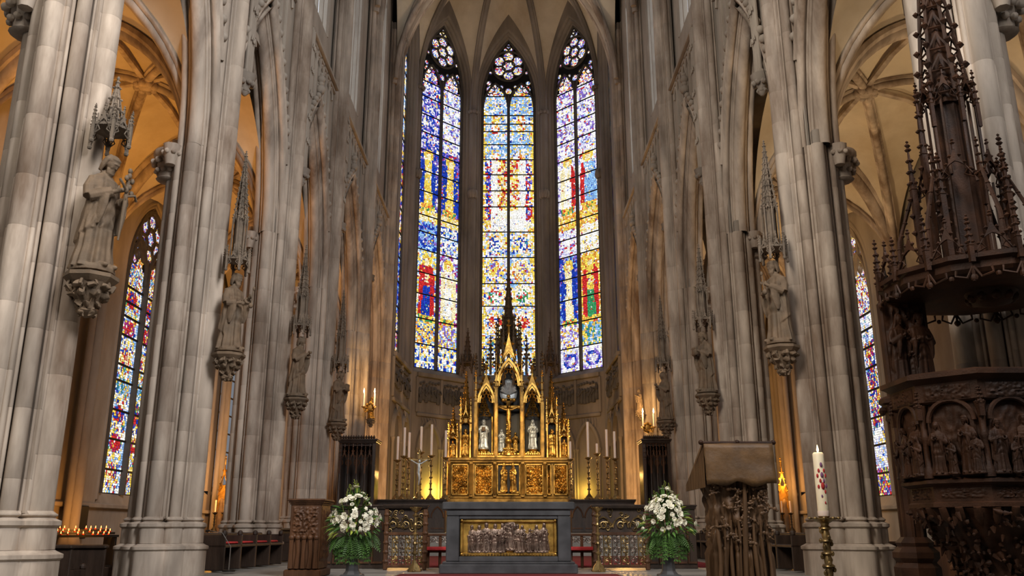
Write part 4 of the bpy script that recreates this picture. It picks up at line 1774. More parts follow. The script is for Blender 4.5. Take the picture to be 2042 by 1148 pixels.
def canopy(top_c, k, spire_h, label, tiers=1, m=CANOPY_M):
    """Tabernacle canopy hung over a statue; top_c is the middle of its underside."""
    root = empty('statue_canopy', top_c)
    tag(root, label, 'canopy', 'gothic canopies over the pillar statues')
    r, hh = .27 * k, .42 * k
    mb = MB()
    n = 6
    mb.lathe([(r * .96, hh * .34), (r * 1.02, hh * .36), (r * 1.02, hh * .44), (r * .9, hh * .48), (r * .3, hh * .55)], n, (0, 0, 0), 0)
    mb.lathe([(r * .2, hh * .2), (r * .55, hh * .34), (r * .9, hh * .36)], n, (0, 0, 0), 0)
    mb.build('canopy_vault', m, root, 30)
    mb = MB()
    for q in range(n):
        a = 2 * pi * (q + .5) / n
        ap = r * cos(pi / n)
        M = Matrix.Translation((ap * cos(a), ap * sin(a), 0)) @ Matrix.Rotation(a + pi / 2, 4, 'Z')
        gable(mb, M, 2 * r * sin(pi / n) * 1.02, hh * 1.15, -hh * .05, .035 * k, .022 * k)
        for s in (-.55, 0, .55):
            mb.lathe([(.008 * k, 0), (.008 * k, hh * .4)], 4, (ap * cos(a) - s * r * .6 * sin(a), ap * sin(a) + s * r * .6 * cos(a), hh * .35))
    mb.build('gables', m, root, 30)
    mb = MB()
    for q in range(n):
        a = 2 * pi * q / n
        pinnacle(mb, (r * cos(a), r * sin(a), -hh * .16), .055 * k, hh * 1.25, .022 * k, 4, .55)
        mb.blob((r * cos(a), r * sin(a), -hh * .2), .035 * k, n=6, m=4)
    mb.build('corner_pinnacles', m, root, 30)
    mb = MB()
    if tiers > 1:
        # tall lantern below the spire
        lh = spire_h * .36
        for q in range(n):
            a = 2 * pi * (q + .5) / n
            rr = r * .55
            mb.lathe([(.018 * k, hh * .5), (.018 * k, hh * .5 + lh)], 5, (rr * cos(a), rr * sin(a), 0))
            mb.octa((rr * cos(a), rr * sin(a), hh * .5 + lh), .035 * k)
            M = Matrix.Translation((rr * .87 * cos(a + pi / n), rr * .87 * sin(a + pi / n), 0)) @ Matrix.Rotation(a + pi / n + pi / 2, 4, 'Z')
            gable(mb, M, rr * 1.02, lh * .4, hh * .5 + lh * .78, .02 * k, .016 * k, False, 5)
        mb.lathe([(r * .36, hh * .45), (r * .34, hh * .5 + lh)], 6, (0, 0, 0))
        open_spire(mb, (0, 0, hh * .5 + lh), r * .52, spire_h * .64, 6, 6, .028 * k, .016 * k)
        mb.lathe([(r * .30, hh * .5 + lh), (r * .03, hh * .5 + lh + spire_h * .56)], 6, (0, 0, 0))
    else:
        mb.lathe([(r * .45, hh * .45), (r * .34, hh * .7), (r * .12, hh * .5 + spire_h * .8)], 6, (0, 0, 0))
        open_spire(mb, (0, 0, hh * .5), r * .5, spire_h, 6, 4, .035 * k, .02 * k)
    mb.build('spire', m, root, 30)
    return root


# (kind, side, foot px, foot row, head row, depth, canopy rim row, spire row, yaw, tiers, statue label, ...)
ST = [
    ('staff', -1, 183, 546, 316, 10.75, 282, 168, 74, 1, 'largest carved stone statue, bowed robed man holding a flowering staff',
     'largest stone corbel, carved with foliage, under the statue with the flowering staff', 'squat lacy stone canopy with a short pinnacle above the largest statue', .30),
    ('sceptre', -1, 456, 703, 549, 16.1, 535, 305, 72, 2, 'bearded robed stone statue holding a short sceptre, second statue from the left edge',
     'foliate stone corbel under the statue with the short sceptre', 'tall slender stone canopy spire above the statue with the sceptre', .0),
    ('pray', -1, 591, 792, 674, 21.35, 662, 492, 72, 2, 'robed stone statue with joined hands, third statue along the left pillars',
     'foliate stone corbel under the third statue of the left pillars', 'slender stone canopy spire above the third statue of the left pillars', .0),
    ('book', -1, 672, 842, 742, 26.65, 735, 580, 72, 2, 'small distant stone statue above the left flower arrangement, on the fourth left pillar',
     'small foliate corbel on the fourth left pillar, above the carved stall canopy', 'slim canopy spire above the statue of the fourth left pillar', .0),
    ('sceptre', 1, 1558, 688, 524, 16.1, 512, 285, -72, 2, 'dark robed stone statue on the pillar left of the paschal candle',
     'foliate stone corbel under the dark statue on the pillar behind the paschal candle', 'dark slender canopy spire above the statue left of the paschal candle', .0),
    ('book', 1, 1411, 784, 664, 21.35, 650, 490, -72, 2, 'robed stone statue in profile directly above the wooden lectern',
     'foliate stone corbel directly above the wooden lectern', 'slender canopy spire above the statue over the lectern', .0),
    ('veil', 1, 1328, 838, 744, 26.65, 735, 590, -72, 2, 'veiled stone statue with joined hands above the right flower arrangement',
     'small foliate corbel under the veiled statue', 'slim canopy spire above the veiled statue', .0),
]
for kind, sd, px, r0, r1, Y, rc, rs, yaw, tiers, l1, l2, l3, extra in ST:
    Y = Y - .1
    f, hd = at(px, r0, Y), at(px, r1, Y)
    h = hd.z - f.z
    k = h / 1.65
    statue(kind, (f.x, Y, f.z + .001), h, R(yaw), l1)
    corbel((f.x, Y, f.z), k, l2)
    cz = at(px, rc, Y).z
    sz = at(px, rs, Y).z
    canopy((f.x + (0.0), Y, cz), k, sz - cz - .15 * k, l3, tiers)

# small weathered figures on the farther shafts
for kind, px, r0, r1, Y, sd, lab in (('veil', 1290, 822, 776, 32.7, 1, 'small weathered figure on the shaft between wall candles and veiled statue'),
                                     ('pray', 730, 835, 792, 32.7, -1, 'small gilded figure on the amber lit shaft above the left carved stall canopy')):
    f, hd = at(px, r0, Y), at(px, r1, Y)
    f.x = -5.22 if sd < 0 else 5.0
    h = hd.z - f.z
    statue(kind, (f.x, Y, f.z + .001), h, R(-72 * sd), lab, None, GOLD_D if sd < 0 else None)
    corbel((f.x, Y, f.z), .55, 'small corbel under the ' + ('gilded figure' if sd < 0 else 'weathered figure near the wall candles'))
# ------------------------------------------------------------------ carving helpers
def relief_panel(x0, x1, z0, z1, y, amp, fn, nx=44, nz=44):
    """Carved panel facing -y: a grid pushed out by fn(u, v) in 0..1."""
    mb = MB()
    rows = []
    for j in range(nz + 1):
        v = j / nz
        row = []
        for i in range(nx + 1):
            u = i / nx
            e = min(1, min(u, 1 - u, v, 1 - v) * 12)
            row.append((x0 + (x1 - x0) * u, y - amp * fn(u, v) * e, z0 + (z1 - z0) * v))
        rows.append(row)
    mb.loft(rows, closed=False, cap=False)
    return mb


def scrollwork(scale, seed, bias=0.0):
    def fn(u, v):
        p = Vector((u * scale + seed * 3.1, v * scale + seed, seed))
        n = noise.noise(p)
        m = noise.noise(p * 2.1 + Vector((5, 1, 0)))
        return max(0, min(1, 1 - abs(n) * 4.5)) * .6 + max(0, min(1, 1 - abs(m) * 4)) * .4
    return fn


def crowd(figs, ground=.0):
    """Height field of standing figures: (u, v_foot, height, width)."""
    def fn(u, v):
        best = ground * (.5 + .5 * noise.noise(Vector((u * 26, v * 26, 3))))
        for fu, fv, fh, fw in figs:
            t = (v - fv) / fh
            if 0 <= t <= 1:
                if t > .82:
                    r = ((u - fu) / (fw * .34)) ** 2 + ((t - .9) / .1) ** 2
                    h = .95 * max(0, 1 - r) ** .5 if r < 1 else 0
                else:
                    w = fw * (.62 + .3 * sin(t * 3.6 + fu * 9)) * (1 - .25 * t)
                    x = (u - fu) / w
                    h = max(0, 1 - x * x) ** .5 * (.75 + .25 * sin(x * 9 + t * 4 + fu * 30)) if abs(x) < 1 else 0
                best = max(best, h)
        return best
    return fn


def spiral(mb, c, r, turns, flip, y, rad, n=18, a0=0.0):
    pts = []
    for k in range(n + 1):
        t = k / n
        a = a0 + flip * turns * 2 * pi * t
        rr = r * (1 - .85 * t)
        pts.append((c[0] + rr * cos(a), y, c[1] + rr * sin(a)))
    mb.tube(pts, [rad * (1 - .3 * k / n) for k in range(n + 1)], 5)
    mb.octa(pts[-1], rad * 1.7)


def moulded_top(mb, x0, x1, y0, y1, z, h, over=.05):
    mb.box(x0 - over * .3, x1 + over * .3, y0 - over * .3, y1 + over * .3, z - h, z - h * .7, h * .1)
    mb.box(x0 - over * .65, x1 + over * .65, y0 - over * .65, y1 + over * .65, z - h * .7, z - h * .4, h * .1)
    mb.box(x0 - over, x1 + over, y0 - over, y1 + over, z - h * .4, z, h * .12)


# ------------------------------------------------------------------ front altar
AL = at(1014, 1145, 16.0)
root = empty('front_altar', (0, 16.0, PLAT))
tag(root, 'dark stone altar table with a gilded bronze relief panel on its front', 'altar')
hw = 1.20
mb = MB(); mb.box(-hw - .03, hw + .03, -.03, 1.03, 0, .17, .02); mb.box(-hw + .02, hw - .02, .01, .99, .17, .21, .01)
mb.build('base_slab', ALTAR_M, root, 30)
for nm, x0, x1 in (('side_pier', -1.12, -.885), ('side_pier', .885, 1.12)):
    mb = MB(); mb.box(x0, x1, .04, .96, .21, 1.0, .015); mb.build(nm, ALTAR_M, root, 30)
for z0_, z1_ in ((.94, 1.0), (.21, .30)):
    mb = MB(); mb.box(-.885, .885, .05, .95, z0_, z1_, .01); mb.build('rail', ALTAR_M, root, 30)
mb = MB(); mb.box(-1.12, 1.12, .03, .97, 1.0, 1.10, .012); mb.build('frieze', ALTAR_M, root, 30)
mb = MB(); mb.box(-hw, hw, 0, 1.0, 1.10, 1.245, .022); mb.build('table_slab', ALTAR_M, root, 30)
mb = MB(); mb.box(-.885, .885, .13, .9, .29, .95); mb.build('core', ALTAR_M, root, 0)
pn = MB()
for x0, x1, z0, z1 in ((-.87, .87, .30, .36), (-.87, .87, .885, .94), (-.87, -.815, .36, .885), (.815, .87, .36, .885)):
    pn.box(x0, x1, .07, .13, z0, z1, .012)
pnl = pn.build('gilded_frame', GOLD_M, root, 30)
rg = random.Random(2)
figs = [(.07 + k * .058 + rg.uniform(-.01, .01), rg.uniform(.02, .12), rg.uniform(.50, .78), .045) for k in range(16)]
figs += [(.5, .12, .80, .075), (.43, .05, .5, .06), (.57, .05, .5, .06), (.30, .03, .45, .06), (.70, .03, .45, .06)]
bk = MB(); bk.box(-.82, .82, .118, .132, .355, .89); bk.build('gilded_ground', GOLD_M, root, 0)
rp = relief_panel(-.80, .80, .365, .80, .125, .06, crowd(figs, .25), 150, 60)
rp.build('relief_scene', RELIEF_M, root, 60)
for k in range(11):
    u = -.66 + k * .132 + rg.uniform(-.03, .03)
    s = rg.uniform(.24, .31) + (.09 if k == 5 else 0)
    inst('relief_figure', FIG[rg.choice(['veil', 'pray', 'book', 'sceptre'])], root, (u, .115, .375 + (.0 if k != 5 else .04)), (0, 0, rg.uniform(-.6, .6)), (s, s * .55, s)).data.materials
    o = root.children[-1] if root.children else None
for o in root.children:
    if o.name.startswith('relief_figure'):
        o.material_slots[0].link = 'OBJECT'
        o.material_slots[0].material = RELIEF_M
mb = MB()
for k in range(30):
    mb.box(-.80 + k * .0535, -.80 + k * .0535 + .038, .062, .07, .315, .35, .003)
mb.build('frame_beading', RED_M if False else GOLD_D, root, 0)
for s in (-1, 1):
    for z in (.335, .915):
        mb = MB(); mb.blob((s * .84, .075, z), .028, .015, .028); mb.build('corner_boss', GOLD_M, root)

# red carpet on the platform in front of and beside the altar
mb = MB()
mb.box(-1.9, 1.9, 14.15, 15.85, PLAT, PLAT + .015, .005)
o = mb.build('carpet', CARPET_M); tag(o, 'red carpet on the platform at the foot of the dark altar', 'carpet')
mb = MB()
mb.box(-4.6, 4.6, 18.75, 26.4, PLAT, PLAT + .015, .005)
o = mb.build('carpet', CARPET_M); tag(o, 'wide red carpet behind the altar in front of the sanctuary steps', 'carpet')


# ------------------------------------------------------------------ candlesticks and candles
def candlestick(x, y, z, h, label, group='candlesticks on the sanctuary ledges', m=BRASS_M, cand=None, cl=None, w=1.0, arms=False):
    root = empty('candlestick', (x, y, z))
    tag(root, label, 'candlestick', group)
    mb = MB()
    mb.lathe([(.16 * w, 0), (.16 * w, .03), (.14 * w, .05), (.12 * w, .10), (.06 * w, .16), (.045 * w, .2)], 3 if w > 1.2 else 6, ph=pi / 6)
    for q in range(3):
        a = 2 * pi * q / 3 - pi / 2
        mb.blob((.145 * w * cos(a), .145 * w * sin(a), .032 * w), .04 * w, .04 * w, .03 * w, n=7, m=5)
    mb.build('base', m, root, 40)
    prof = [(.035, .18)]
    n = max(4, round((h - .25) / .2))
    for q in range(n):
        z0, dz = .2 + (h - .32) * q / n, (h - .32) / n
        prof += [(.03, z0), (.036, z0 + dz * .2), (.03, z0 + dz * .55), (.055 if q % 2 else .07, z0 + dz * .72), (.055 if q % 2 else .07, z0 + dz * .8), (.03, z0 + dz * .95)]
    prof += [(.03, h - .11), (.05, h - .08)]
    mb = MB(); mb.lathe([(r * w, zz) for r, zz in prof], 10); mb.build('stem', m, root, 50)
    mb = MB(); mb.lathe([(.04 * w, h - .1), (.11 * w, h - .05), (.12 * w, h - .03), (.05 * w, h - .03), (.05 * w, h), (.035 * w, h)], 12)
    for q in range(8):
        a = 2 * pi * q / 8
        mb.octa((.12 * w * cos(a), .12 * w * sin(a), h - .02), .02 * w)
    mb.build('drip_pan', m, root, 40)
    if cand:
        ct = empty('candle', (x, y, z + h + .001))
        tag(ct, cl, 'candle', 'white altar candles')
        mb = MB(); r = .042 * w
        mb.lathe([(r, 0), (r, cand - .02), (r * .85, cand), (r * .3, cand - .006)], 12); wx = mb.build('wax', WAX_M, ct, 50)
        mb = MB(); mb.tube([(0, 0, cand - .01), (.004, 0, cand + .025)], .005, 5); mb.build('wick', LEAD_M, wx)


LY = 30.0
lz = at(800, 996, LY).z
for s, nm in ((-1, 'left'), (1, 'right')):
    xa, xb = (at(746, 990, LY).x, at(889, 990, LY).x) if s < 0 else (at(1137, 990, LY).x, at(1262, 990, LY).x)
    root = empty('sanctuary_ledge', ((xa + xb) / 2, LY, SANC))
    tag(root, 'dark carved wooden ledge carrying the candlesticks %s the altarpiece' % ('left of' if s < 0 else 'right of'), 'ledge', 'dark ledges beside the altarpiece')
    w = (xb - xa) / 2
    hh = lz - SANC
    mb = MB(); mb.box(-w, w, -.35, .35, 0, hh - .1, .02); mb.build('body', WOOD_D, root, 30)
    mb = MB(); moulded_top(mb, -w, w, -.35, .35, hh, .12, .06); mb.build('top', WOOD_D, root, 30)
    for k in range(5):
        uu = -w + (k + .5) * 2 * w / 5
        mb = MB(); mb.tube(xz(parch(w / 6, .35, 6, uu, hh * .45), -.37), .025, 5)
        mb.build('blind_arch', WOOD_B, root, 40)
        mb = MB(); mb.box(uu - w / 6, uu + w / 6, -.37, -.34, .12, .16); mb.build('panel_ledge', WOOD_B, root, 40)
for px, r0, rc, rt, dy, lab in ((790, 992, 916, 870, .17, 'thin candlestick at the left end of the left ledge'), (803, 994, 908, 852, -.17, 'tall gilt candlestick, second on the left ledge'),
                                (813, 992, 912, 862, .19, 'candlestick partly hidden behind the crucifix on the left ledge'), (837, 992, 900, 850, .20, 'candlestick behind the crucifix before the yellow lit niche'),
                                (858, 995, 907, 846, .1, 'tall candlestick right of the small crucifix on the left ledge'), (887, 994, 911, 858, -.1, 'tall candlestick close to the left edge of the golden altarpiece'),
                                (1139, 994, 914, 880, -.1, 'candlestick close to the right edge of the golden altarpiece'), (1175, 994, 911, 841, -.1, 'candlestick with the longest candle, second on the right ledge'),
                                (1193, 992, 903, 884, .17, 'short slender candlestick with a stub candle on the right ledge'), (1213, 992, 910, 856, .19, 'fourth candlestick on the right ledge, behind its neighbours'),
                                (1229, 994, 913, 860, -.15, 'rightmost tall candlestick of the right ledge')):
    b, c, t = at(px, r0, LY + dy), at(px, rc, LY + dy), at(px, rt, LY + dy)
    candlestick(b.x, LY + dy, lz + .001, c.z - lz, lab, cand=t.z - c.z, cl='white candle on the ' + lab.replace('candlestick ', 'candlestick ', 1))

# small crucifix on the left ledge, silhouetted against the niche
p = at(834, 992, LY - .2)
root = empty('altar_crucifix', (p.x, LY - .2, lz + .001))
tag(root, 'dark standing crucifix in front of the yellow lit niche on the left ledge', 'crucifix')
mb = MB(); mb.lathe([(.17, 0), (.17, .05), (.11, .1), (.08, .2), (.04, .26)], 8); mb.build('foot', BRASS_M, root, 40)
mb = MB(); mb.box(-.035, .035, -.03, .03, .2, 1.62, .008); mb.box(-.33, .33, -.03, .03, 1.28, 1.35, .008)
for c in ((-.33, 1.315), (.33, 1.315), (0, 1.62)):
    mb.blob((c[0], 0, c[1]), .06, .03, .06, 8, 5)
mb.build('cross', BRASS_M, root, 40)
mb = MB()
mb.tube([(0, -.06, 1.18), (.01, -.075, 1.0), (-.01, -.07, .85)], [.055, .06, .05], 8)
mb.tube([(-.28, -.05, 1.31), (-.1, -.06, 1.2), (0, -.065, 1.16), (.1, -.06, 1.2), (.28, -.05, 1.31)], [.018, .024, .035, .024, .018], 7)
mb.tube([(0, -.07, .88), (.03, -.09, .7), (0, -.06, .48)], [.05, .038, .02], 8)
mb.blob((.02, -.09, 1.26), .045, .05, .06, 8, 6)
mb.build('corpus', SILVER_M, root, 60)


# ------------------------------------------------------------------ carved grille screens beside the altar
def screen(px0, px1, r0, r1, Y, label, seed):
    a, b, t = at(px0, r1, Y), at(px1, r1, Y), at(px0, r0, Y)
    w, h = (b.x - a.x) / 2, t.z - PLAT - .02
    root = empty('carved_screen', ((a.x + b.x) / 2, Y, PLAT + .001))
    tag(root, label, 'screen', 'carved screens either side of the altar')
    rg = random.Random(seed)
    for s in (-1, 1):
        mb = MB(); mb.box(s * w - .04, s * w + .04, -.04, .04, 0, h - .05, .01)
        for q in range(6):
            mb.lathe([(.045, .12 + q * h / 7), (.065, .16 + q * h / 7), (.045, .2 + q * h / 7)], 8, (s * w, 0, 0))
        mb.build('post', WOOD_B, root, 40)
    mb = MB(); moulded_top(mb, -w - .03, w + .03, -.06, .06, h, .07, .04); mb.build('top_rail', WOOD_D, root, 30)
    zm = h * .55
    for z0_, z1_ in ((zm - .03, zm + .03), (.05, .10)):
        mb = MB(); mb.box(-w, w, -.03, .03, z0_, z1_, .008); mb.build('rail', WOOD_B, root, 30)
    mb = MB(); mb.box(-w, w, .01, .03, zm, h - .06); mb.build('back_panel', WOOD_D, root, 0)
    # upper carved panel: small arches and knots
    mb = MB()
    for q in range(3):
        u = -w + (q + .5) * 2 * w / 3
        mb.tube(xz(parch(w / 3.4, .2, 6, u, zm + .12), -.02), .014, 5)
        mb.tube(xz(circ(u, zm + .17, .06, 10), -.02), .012, 5, closed=True)
    for q in range(26):
        u, v = rg.uniform(-w * .95, w * .95), rg.uniform(zm + .06, h - .09)
        spiral(mb, (u, v), rg.uniform(.03, .07), 1.2, rg.choice((-1, 1)), -.01, .009, 10, rg.uniform(0, 6))
    mb.build('carved_tracery', BRASS_M, root, 50)
    # lower grille: one scroll strand per field, so every bar is its own piece
    nf = 6
    for q in range(nf):
        u = -w + (q + .5) * 2 * w / nf
        fw = w / nf
        mb = MB()
        mb.tube([(u - fw, 0, .1), (u - fw, 0, zm)], .012, 5)
        for k in range(3):
            zc = .1 + (zm - .13) * (k + .5) / 3
            hh = (zm - .13) / 6
            for s in (-1, 1):
                spiral(mb, (u + s * fw * .42, zc + hh * .3), min(fw * .5, hh * .95), 1.25, s, -.005 * k, .011, 14, pi / 2 * s + rg.uniform(-.4, .4))
                spiral(mb, (u + s * fw * .4, zc - hh * .5), min(fw * .4, hh * .6), 1.1, -s, .0, .009, 12, rg.uniform(0, 6))
            mb.octa((u, 0, zc + hh), .025)
            mb.tube([(u, 0, zc - hh), (u + rg.uniform(-.04, .04), -.03, zc), (u, 0, zc + hh)], .01, 5)
        mb.build('grille_scroll', BRASS_M if q % 2 else IRON_G, root, 50)


IRON_G = mat('worn_iron', (0.20, 0.15, 0.12), 0.4, 0.75, var=0.4, nscale=12)
screen(768, 846, 1004, 1128, 17.6, 'carved openwork screen left of the dark altar, with iron scrolls below', 3)
screen(1188, 1292, 1004, 1128, 17.6, 'carved openwork screen right of the dark altar, with iron scrolls below', 4)
# lower side rails with red kneelers between screens and altar
for px0, px1, lab in ((850, 905, 'low iron rail with red kneeler between the left screen and the altar'), (1135, 1186, 'low iron rail with red kneeler between the altar and the right screen')):
    Y = 18.6
    a, b, t = at(px0, 1100, Y), at(px1, 1100, Y), at(px0, 1062, Y)
    w, h = (b.x - a.x) / 2, t.z - PLAT - .016
    root = empty('kneeler_rail', ((a.x + b.x) / 2, Y, PLAT + .001))
    tag(root, lab, 'rail', 'kneeler rails beside the altar')
    mb = MB(); mb.box(-w, w, -.05, .05, h - .05, h, .01); mb.box(-w, w, -.03, .03, .3, .34, .01)
    for s in (-1, 0, 1):
        mb.box(s * (w - .04) - .03, s * (w - .04) + .03, -.03, .03, 0, h - .05, .006)
    mb.build('frame', WOOD_B, root, 30)
    mb = MB(); mb.box(-w, w, -.22, -.04, .34, .42, .02); mb.build('cushion', RED_M, root, 40)
    mb = MB()
    for q in range(6):
        spiral(mb, (-w + (q + .5) * w / 3, .55), .07, 1.4, 1 if q % 2 else -1, 0, .01, 14)
    mb.build('iron_scroll', IRON_G, root, 50)

# candle stand beside the left screen, a second one right of the altar
for px, lab in ((826, 'slim dark standing candle holder in front of the left carved screen'), (1194, 'slim dark standing candle holder in front of the right carved screen')):
    Y = 16.9
    p, t = at(px, 1138, Y), at(px, 1010, Y)
    candlestick(p.x, Y, PLAT, t.z - PLAT, lab, 'standing candle holders by the screens', BRASS_M, None, None, .85)


# ------------------------------------------------------------------ choir stall canopies
def stall_canopy(px0, px1, r0, r1, Y, label, depth, side):
    a, b, t = at(px0, r1, Y), at(px1, r1, Y), at(px0, r0, Y)
    w = (b.x - a.x) / 2
    z0, z1 = SANC - .66, t.z
    h = z1 - z0
    root = empty('choir_stall', ((a.x + b.x) / 2, Y, PLAT))
    tag(root, label, 'choir stall', 'carved choir stalls under canopies')
    mb = MB(); mb.box(-w * .94, w * .94, depth - .1, depth, 0, h, .01); mb.build('backboard', WOOD_D, root, 30)
    for s in (-1, 1):
        mb = MB(); mb.box(s * w * .94 - .06, s * w * .94 + .06, -.05, depth, 0, h, .015); mb.build('side_panel', WOOD_D, root, 30)
    mb = MB(); mb.box(-w, w, 0, depth, h - .12, h, .02); moulded_top(mb, -w, w, -.05, depth, h + .12, .16, .08); mb.build('cornice', WOOD_D, root, 30)
    n = 4
    for q in range(n):
        u = -w * .94 + (q + .5) * 1.88 * w / n
        mb = MB(); M = Matrix.Translation((u, -.03, 0)); gable(mb, M, 1.88 * w / n, .9, h - .85, .05, .03); mb.build('canopy_gable', WOOD_B, root, 40)
        mb = MB(); pinnacle(mb, (u - .94 * w / n, -.05, h - 1.0), .07, 1.1, .035); mb.build('pinnacle', WOOD_B, root, 30)
        mb = MB(); mb.lathe([(.05, 0), (.05, .9), (.03, .95), (.03, h - 1.0)], 8, (u - .94 * w / n, -.04, 0)); mb.build('colonnette', WOOD_D, root, 40)
        mb = MB(); mb.box(u - .8 * w / n, u + .8 * w / n, -.02, depth, .42, .5, .02); mb.build('seat', WOOD_D, root, 30)
    mb = MB()
    for q in range(14):
        mb.octa((-w + (q + .5) * 2 * w / 14, -.1, h + .16), .05, 1.6)
    mb.build('cresting', WOOD_D, root, 0)


stall_canopy(672, 744, 882, 1000, 28.6, 'black oak canopied choir stall above the left white flowers', .8, -1)
stall_canopy(1287, 1340, 882, 1000, 28.6, 'black oak canopied choir stall above the right white flowers', .8, 1)

# ------------------------------------------------------------------ carved stall end left of the flowers
Y = 15.0
a, b, t = at(572, 1140, Y), at(634, 1140, Y), at(572, 994, Y)
w, h = (b.x - a.x) / 2, t.z - PLAT
root = empty('carved_desk', ((a.x + b.x) / 2, Y, PLAT))
tag(root, 'tall brown carved oak desk end left of the left flower arrangement', 'desk')
mb = MB(); mb.box(-w, w, 0, .75, .12, h - .08, .015); mb.build('body', WOOD_B, root, 30)
mb = MB(); mb.box(-w - .05, w + .05, -.05, .8, 0, .12, .02); mb.build('foot', WOOD_B, root, 30)
mb = MB(); moulded_top(mb, -w, w, 0, .75, h, .1, .06); mb.build('top', WOOD_B, root, 30)
rp = relief_panel(-w * .85, w * .85, h * .5, h - .13, -.005, .045, scrollwork(5, 4), 40, 40); rp.build('carved_panel', WOOD_B, root, 60)
for q in range(5):
    u = -w + (q + .5) * 2 * w / 5
    mb = MB(); mb.tube([(u, -.02, .14), (u + .02 * (q % 2), -.035, .4), (u, -.02, h * .5)], [.045, .03, .04], 7); mb.blob((u, -.03, h * .5), .05, n=8, m=5); mb.build('colonnette', WOOD_B, root, 50)
rp = relief_panel(-.70, -.05, h * .2, h - .13, -.004, .04, scrollwork(5, 9), 30, 40)
o = rp.build('carved_side', WOOD_B, root, 60); o.rotation_euler = (0, 0, pi / 2); o.location = (w + .0, .75, 0)

# low lower desk linking it to the screen
Y = 18.2
a, b, t = at(690, 1130, Y), at(768, 1130, Y), at(690, 1008, Y)
for px0, px1, lab in ((636, 764, 'low dark carved desk front behind the left flower arrangement'), (1296, 1392, 'low dark carved desk front behind the right flower arrangement')):
    a, b, t = at(px0, 1130, Y), at(px1, 1130, Y), at(px0, 1006, Y)
    w, h = (b.x - a.x) / 2, t.z - PLAT
    root = empty('desk_front', ((a.x + b.x) / 2, Y, PLAT))
    tag(root, lab, 'desk', 'low desk fronts behind the flowers')
    mb = MB(); mb.box(-w, w, 0, .4, 0, h - .08, .01); mb.build('body', WOOD_D, root, 30)
    mb = MB(); moulded_top(mb, -w, w, -.02, .42, h, .09, .04); mb.build('top', WOOD_D, root, 30)
    n = 5
    for q in range(n):
        u = -w + (q + .5) * 2 * w / n
        mb = MB(); mb.tube(xz(parch(w / n * .8, .3, 6, u, h * .6), -.02), .02, 5); mb.build('blind_arch', WOOD_B, root, 40)
        mb = MB(); mb.box(u - w / n * .8, u + w / n * .8, -.03, .0, .1, .14); mb.build('panel_ledge', WOOD_B, root, 40)
        mb = MB(); mb.lathe([(.025, .1), (.025, h * .6)], 6, (u - w / n * .82, -.02, 0)); mb.build('colonnette', WOOD_B, root, 40)


# ------------------------------------------------------------------ benches
def bench(p0, p1, z, h, label, seats=4, m=WOOD_D, depth=.55, group='dark wooden benches', red=0):
    p0, p1 = Vector(p0), Vector(p1)
    d = p1 - p0
    L = d.length
    root = empty('bench', (p0.x, p0.y, z), atan2(d.y, d.x))
    tag(root, label, 'bench', group)
    mb = MB(); mb.box(0, L, 0, .06, .12, h - .07, .01); mb.build('backrest', m, root, 30)
    mb = MB(); mb.box(-.02, L + .02, -.05, .11, h - .07, h, .02); mb.build('top_rail', m, root, 30)
    mb = MB(); mb.box(0, L, -depth, 0, .42, .48, .015); seat = mb.build('seat', m, root, 30)
    for q in range(seats + 1):
        u = L * q / seats
        mb = MB(); mb.box(max(0, u - .04), min(L, u + .04), -depth, .02, 0, .66, .015); mb.blob((min(max(u, .04), L - .04), -depth + .05, .69), .06, n=8, m=5); mb.build('bench_end', m, root, 30)
    for q in range(seats):
        u0, u1 = L * q / seats + .1, L * (q + 1) / seats - .1
        mb = MB(); mb.box(u0, u1, -.02, .02, .58, h - .16, .012); mb.build('back_panel', WOOD_B if m is WOOD_D else m, root, 30)
    if red:
        mb = MB(); mb.box(.15, L - .15, -depth + .06, -.05, .48, .53, .02); mb.build('seat_cushion', RED_M, seat, 40)
    return root


# behind the second pillar on the left, facing the choir
bench((-6.0, 17.3), (-5.75, 20.7), PLAT, .70, 'low dark stall with a red cushion between second and third left pillars', 4, red=1)
bench((5.75, 20.6), (6.0, 17.3), PLAT, .70, 'low dark stall between the wooden lectern and the pillar behind the paschal candle', 4)
bench((-5.95, 22.6), (-5.8, 26.0), PLAT, .8, 'low dark stall between third and fourth left pillars', 4)
bench((5.7, 26.0), (5.8, 22.6), PLAT, .8, 'low dark stall between third and fourth right pillars', 4)
# aisle pews: seen from behind through the first bays
for k in range(3):
    y = 13.6 + k * 1.25
    bench((-7.2, y), (-10.6, y), 0, 1.08 - .02 * k, ('nearest', 'second', 'farthest')[k] + ' dark pew of the left aisle, below the votive candles', 3, group='pews of the left aisle')
for k in range(3):
    y = 14.4 + k * 1.5
    bench((10.8, y), (7.3, y), 0, 1.12 - .02 * k, ('nearest', 'second', 'farthest')[k] + ' reddish brown pew of the right aisle, left of the pulpit', 3, WOOD_B, group='pews of the right aisle')
# small blue card left on the stall
p = at(519, 1098, 17.8)
mb = MB(); mb.loft([[(-.06, -.015, 0), (.06, -.015, 0), (.06, .015, 0), (-.06, .015, 0)], [(-.05, -.0, .16), (.05, -.0, .16), (.05, .02, .16), (-.05, .02, .16)]])
o = mb.build('blue_box', BLUE_M, None, 0, (-5.62, 18.7, PLAT + .545)); tag(o, 'small pale blue box standing on the red cushion of the dark stall', 'box')
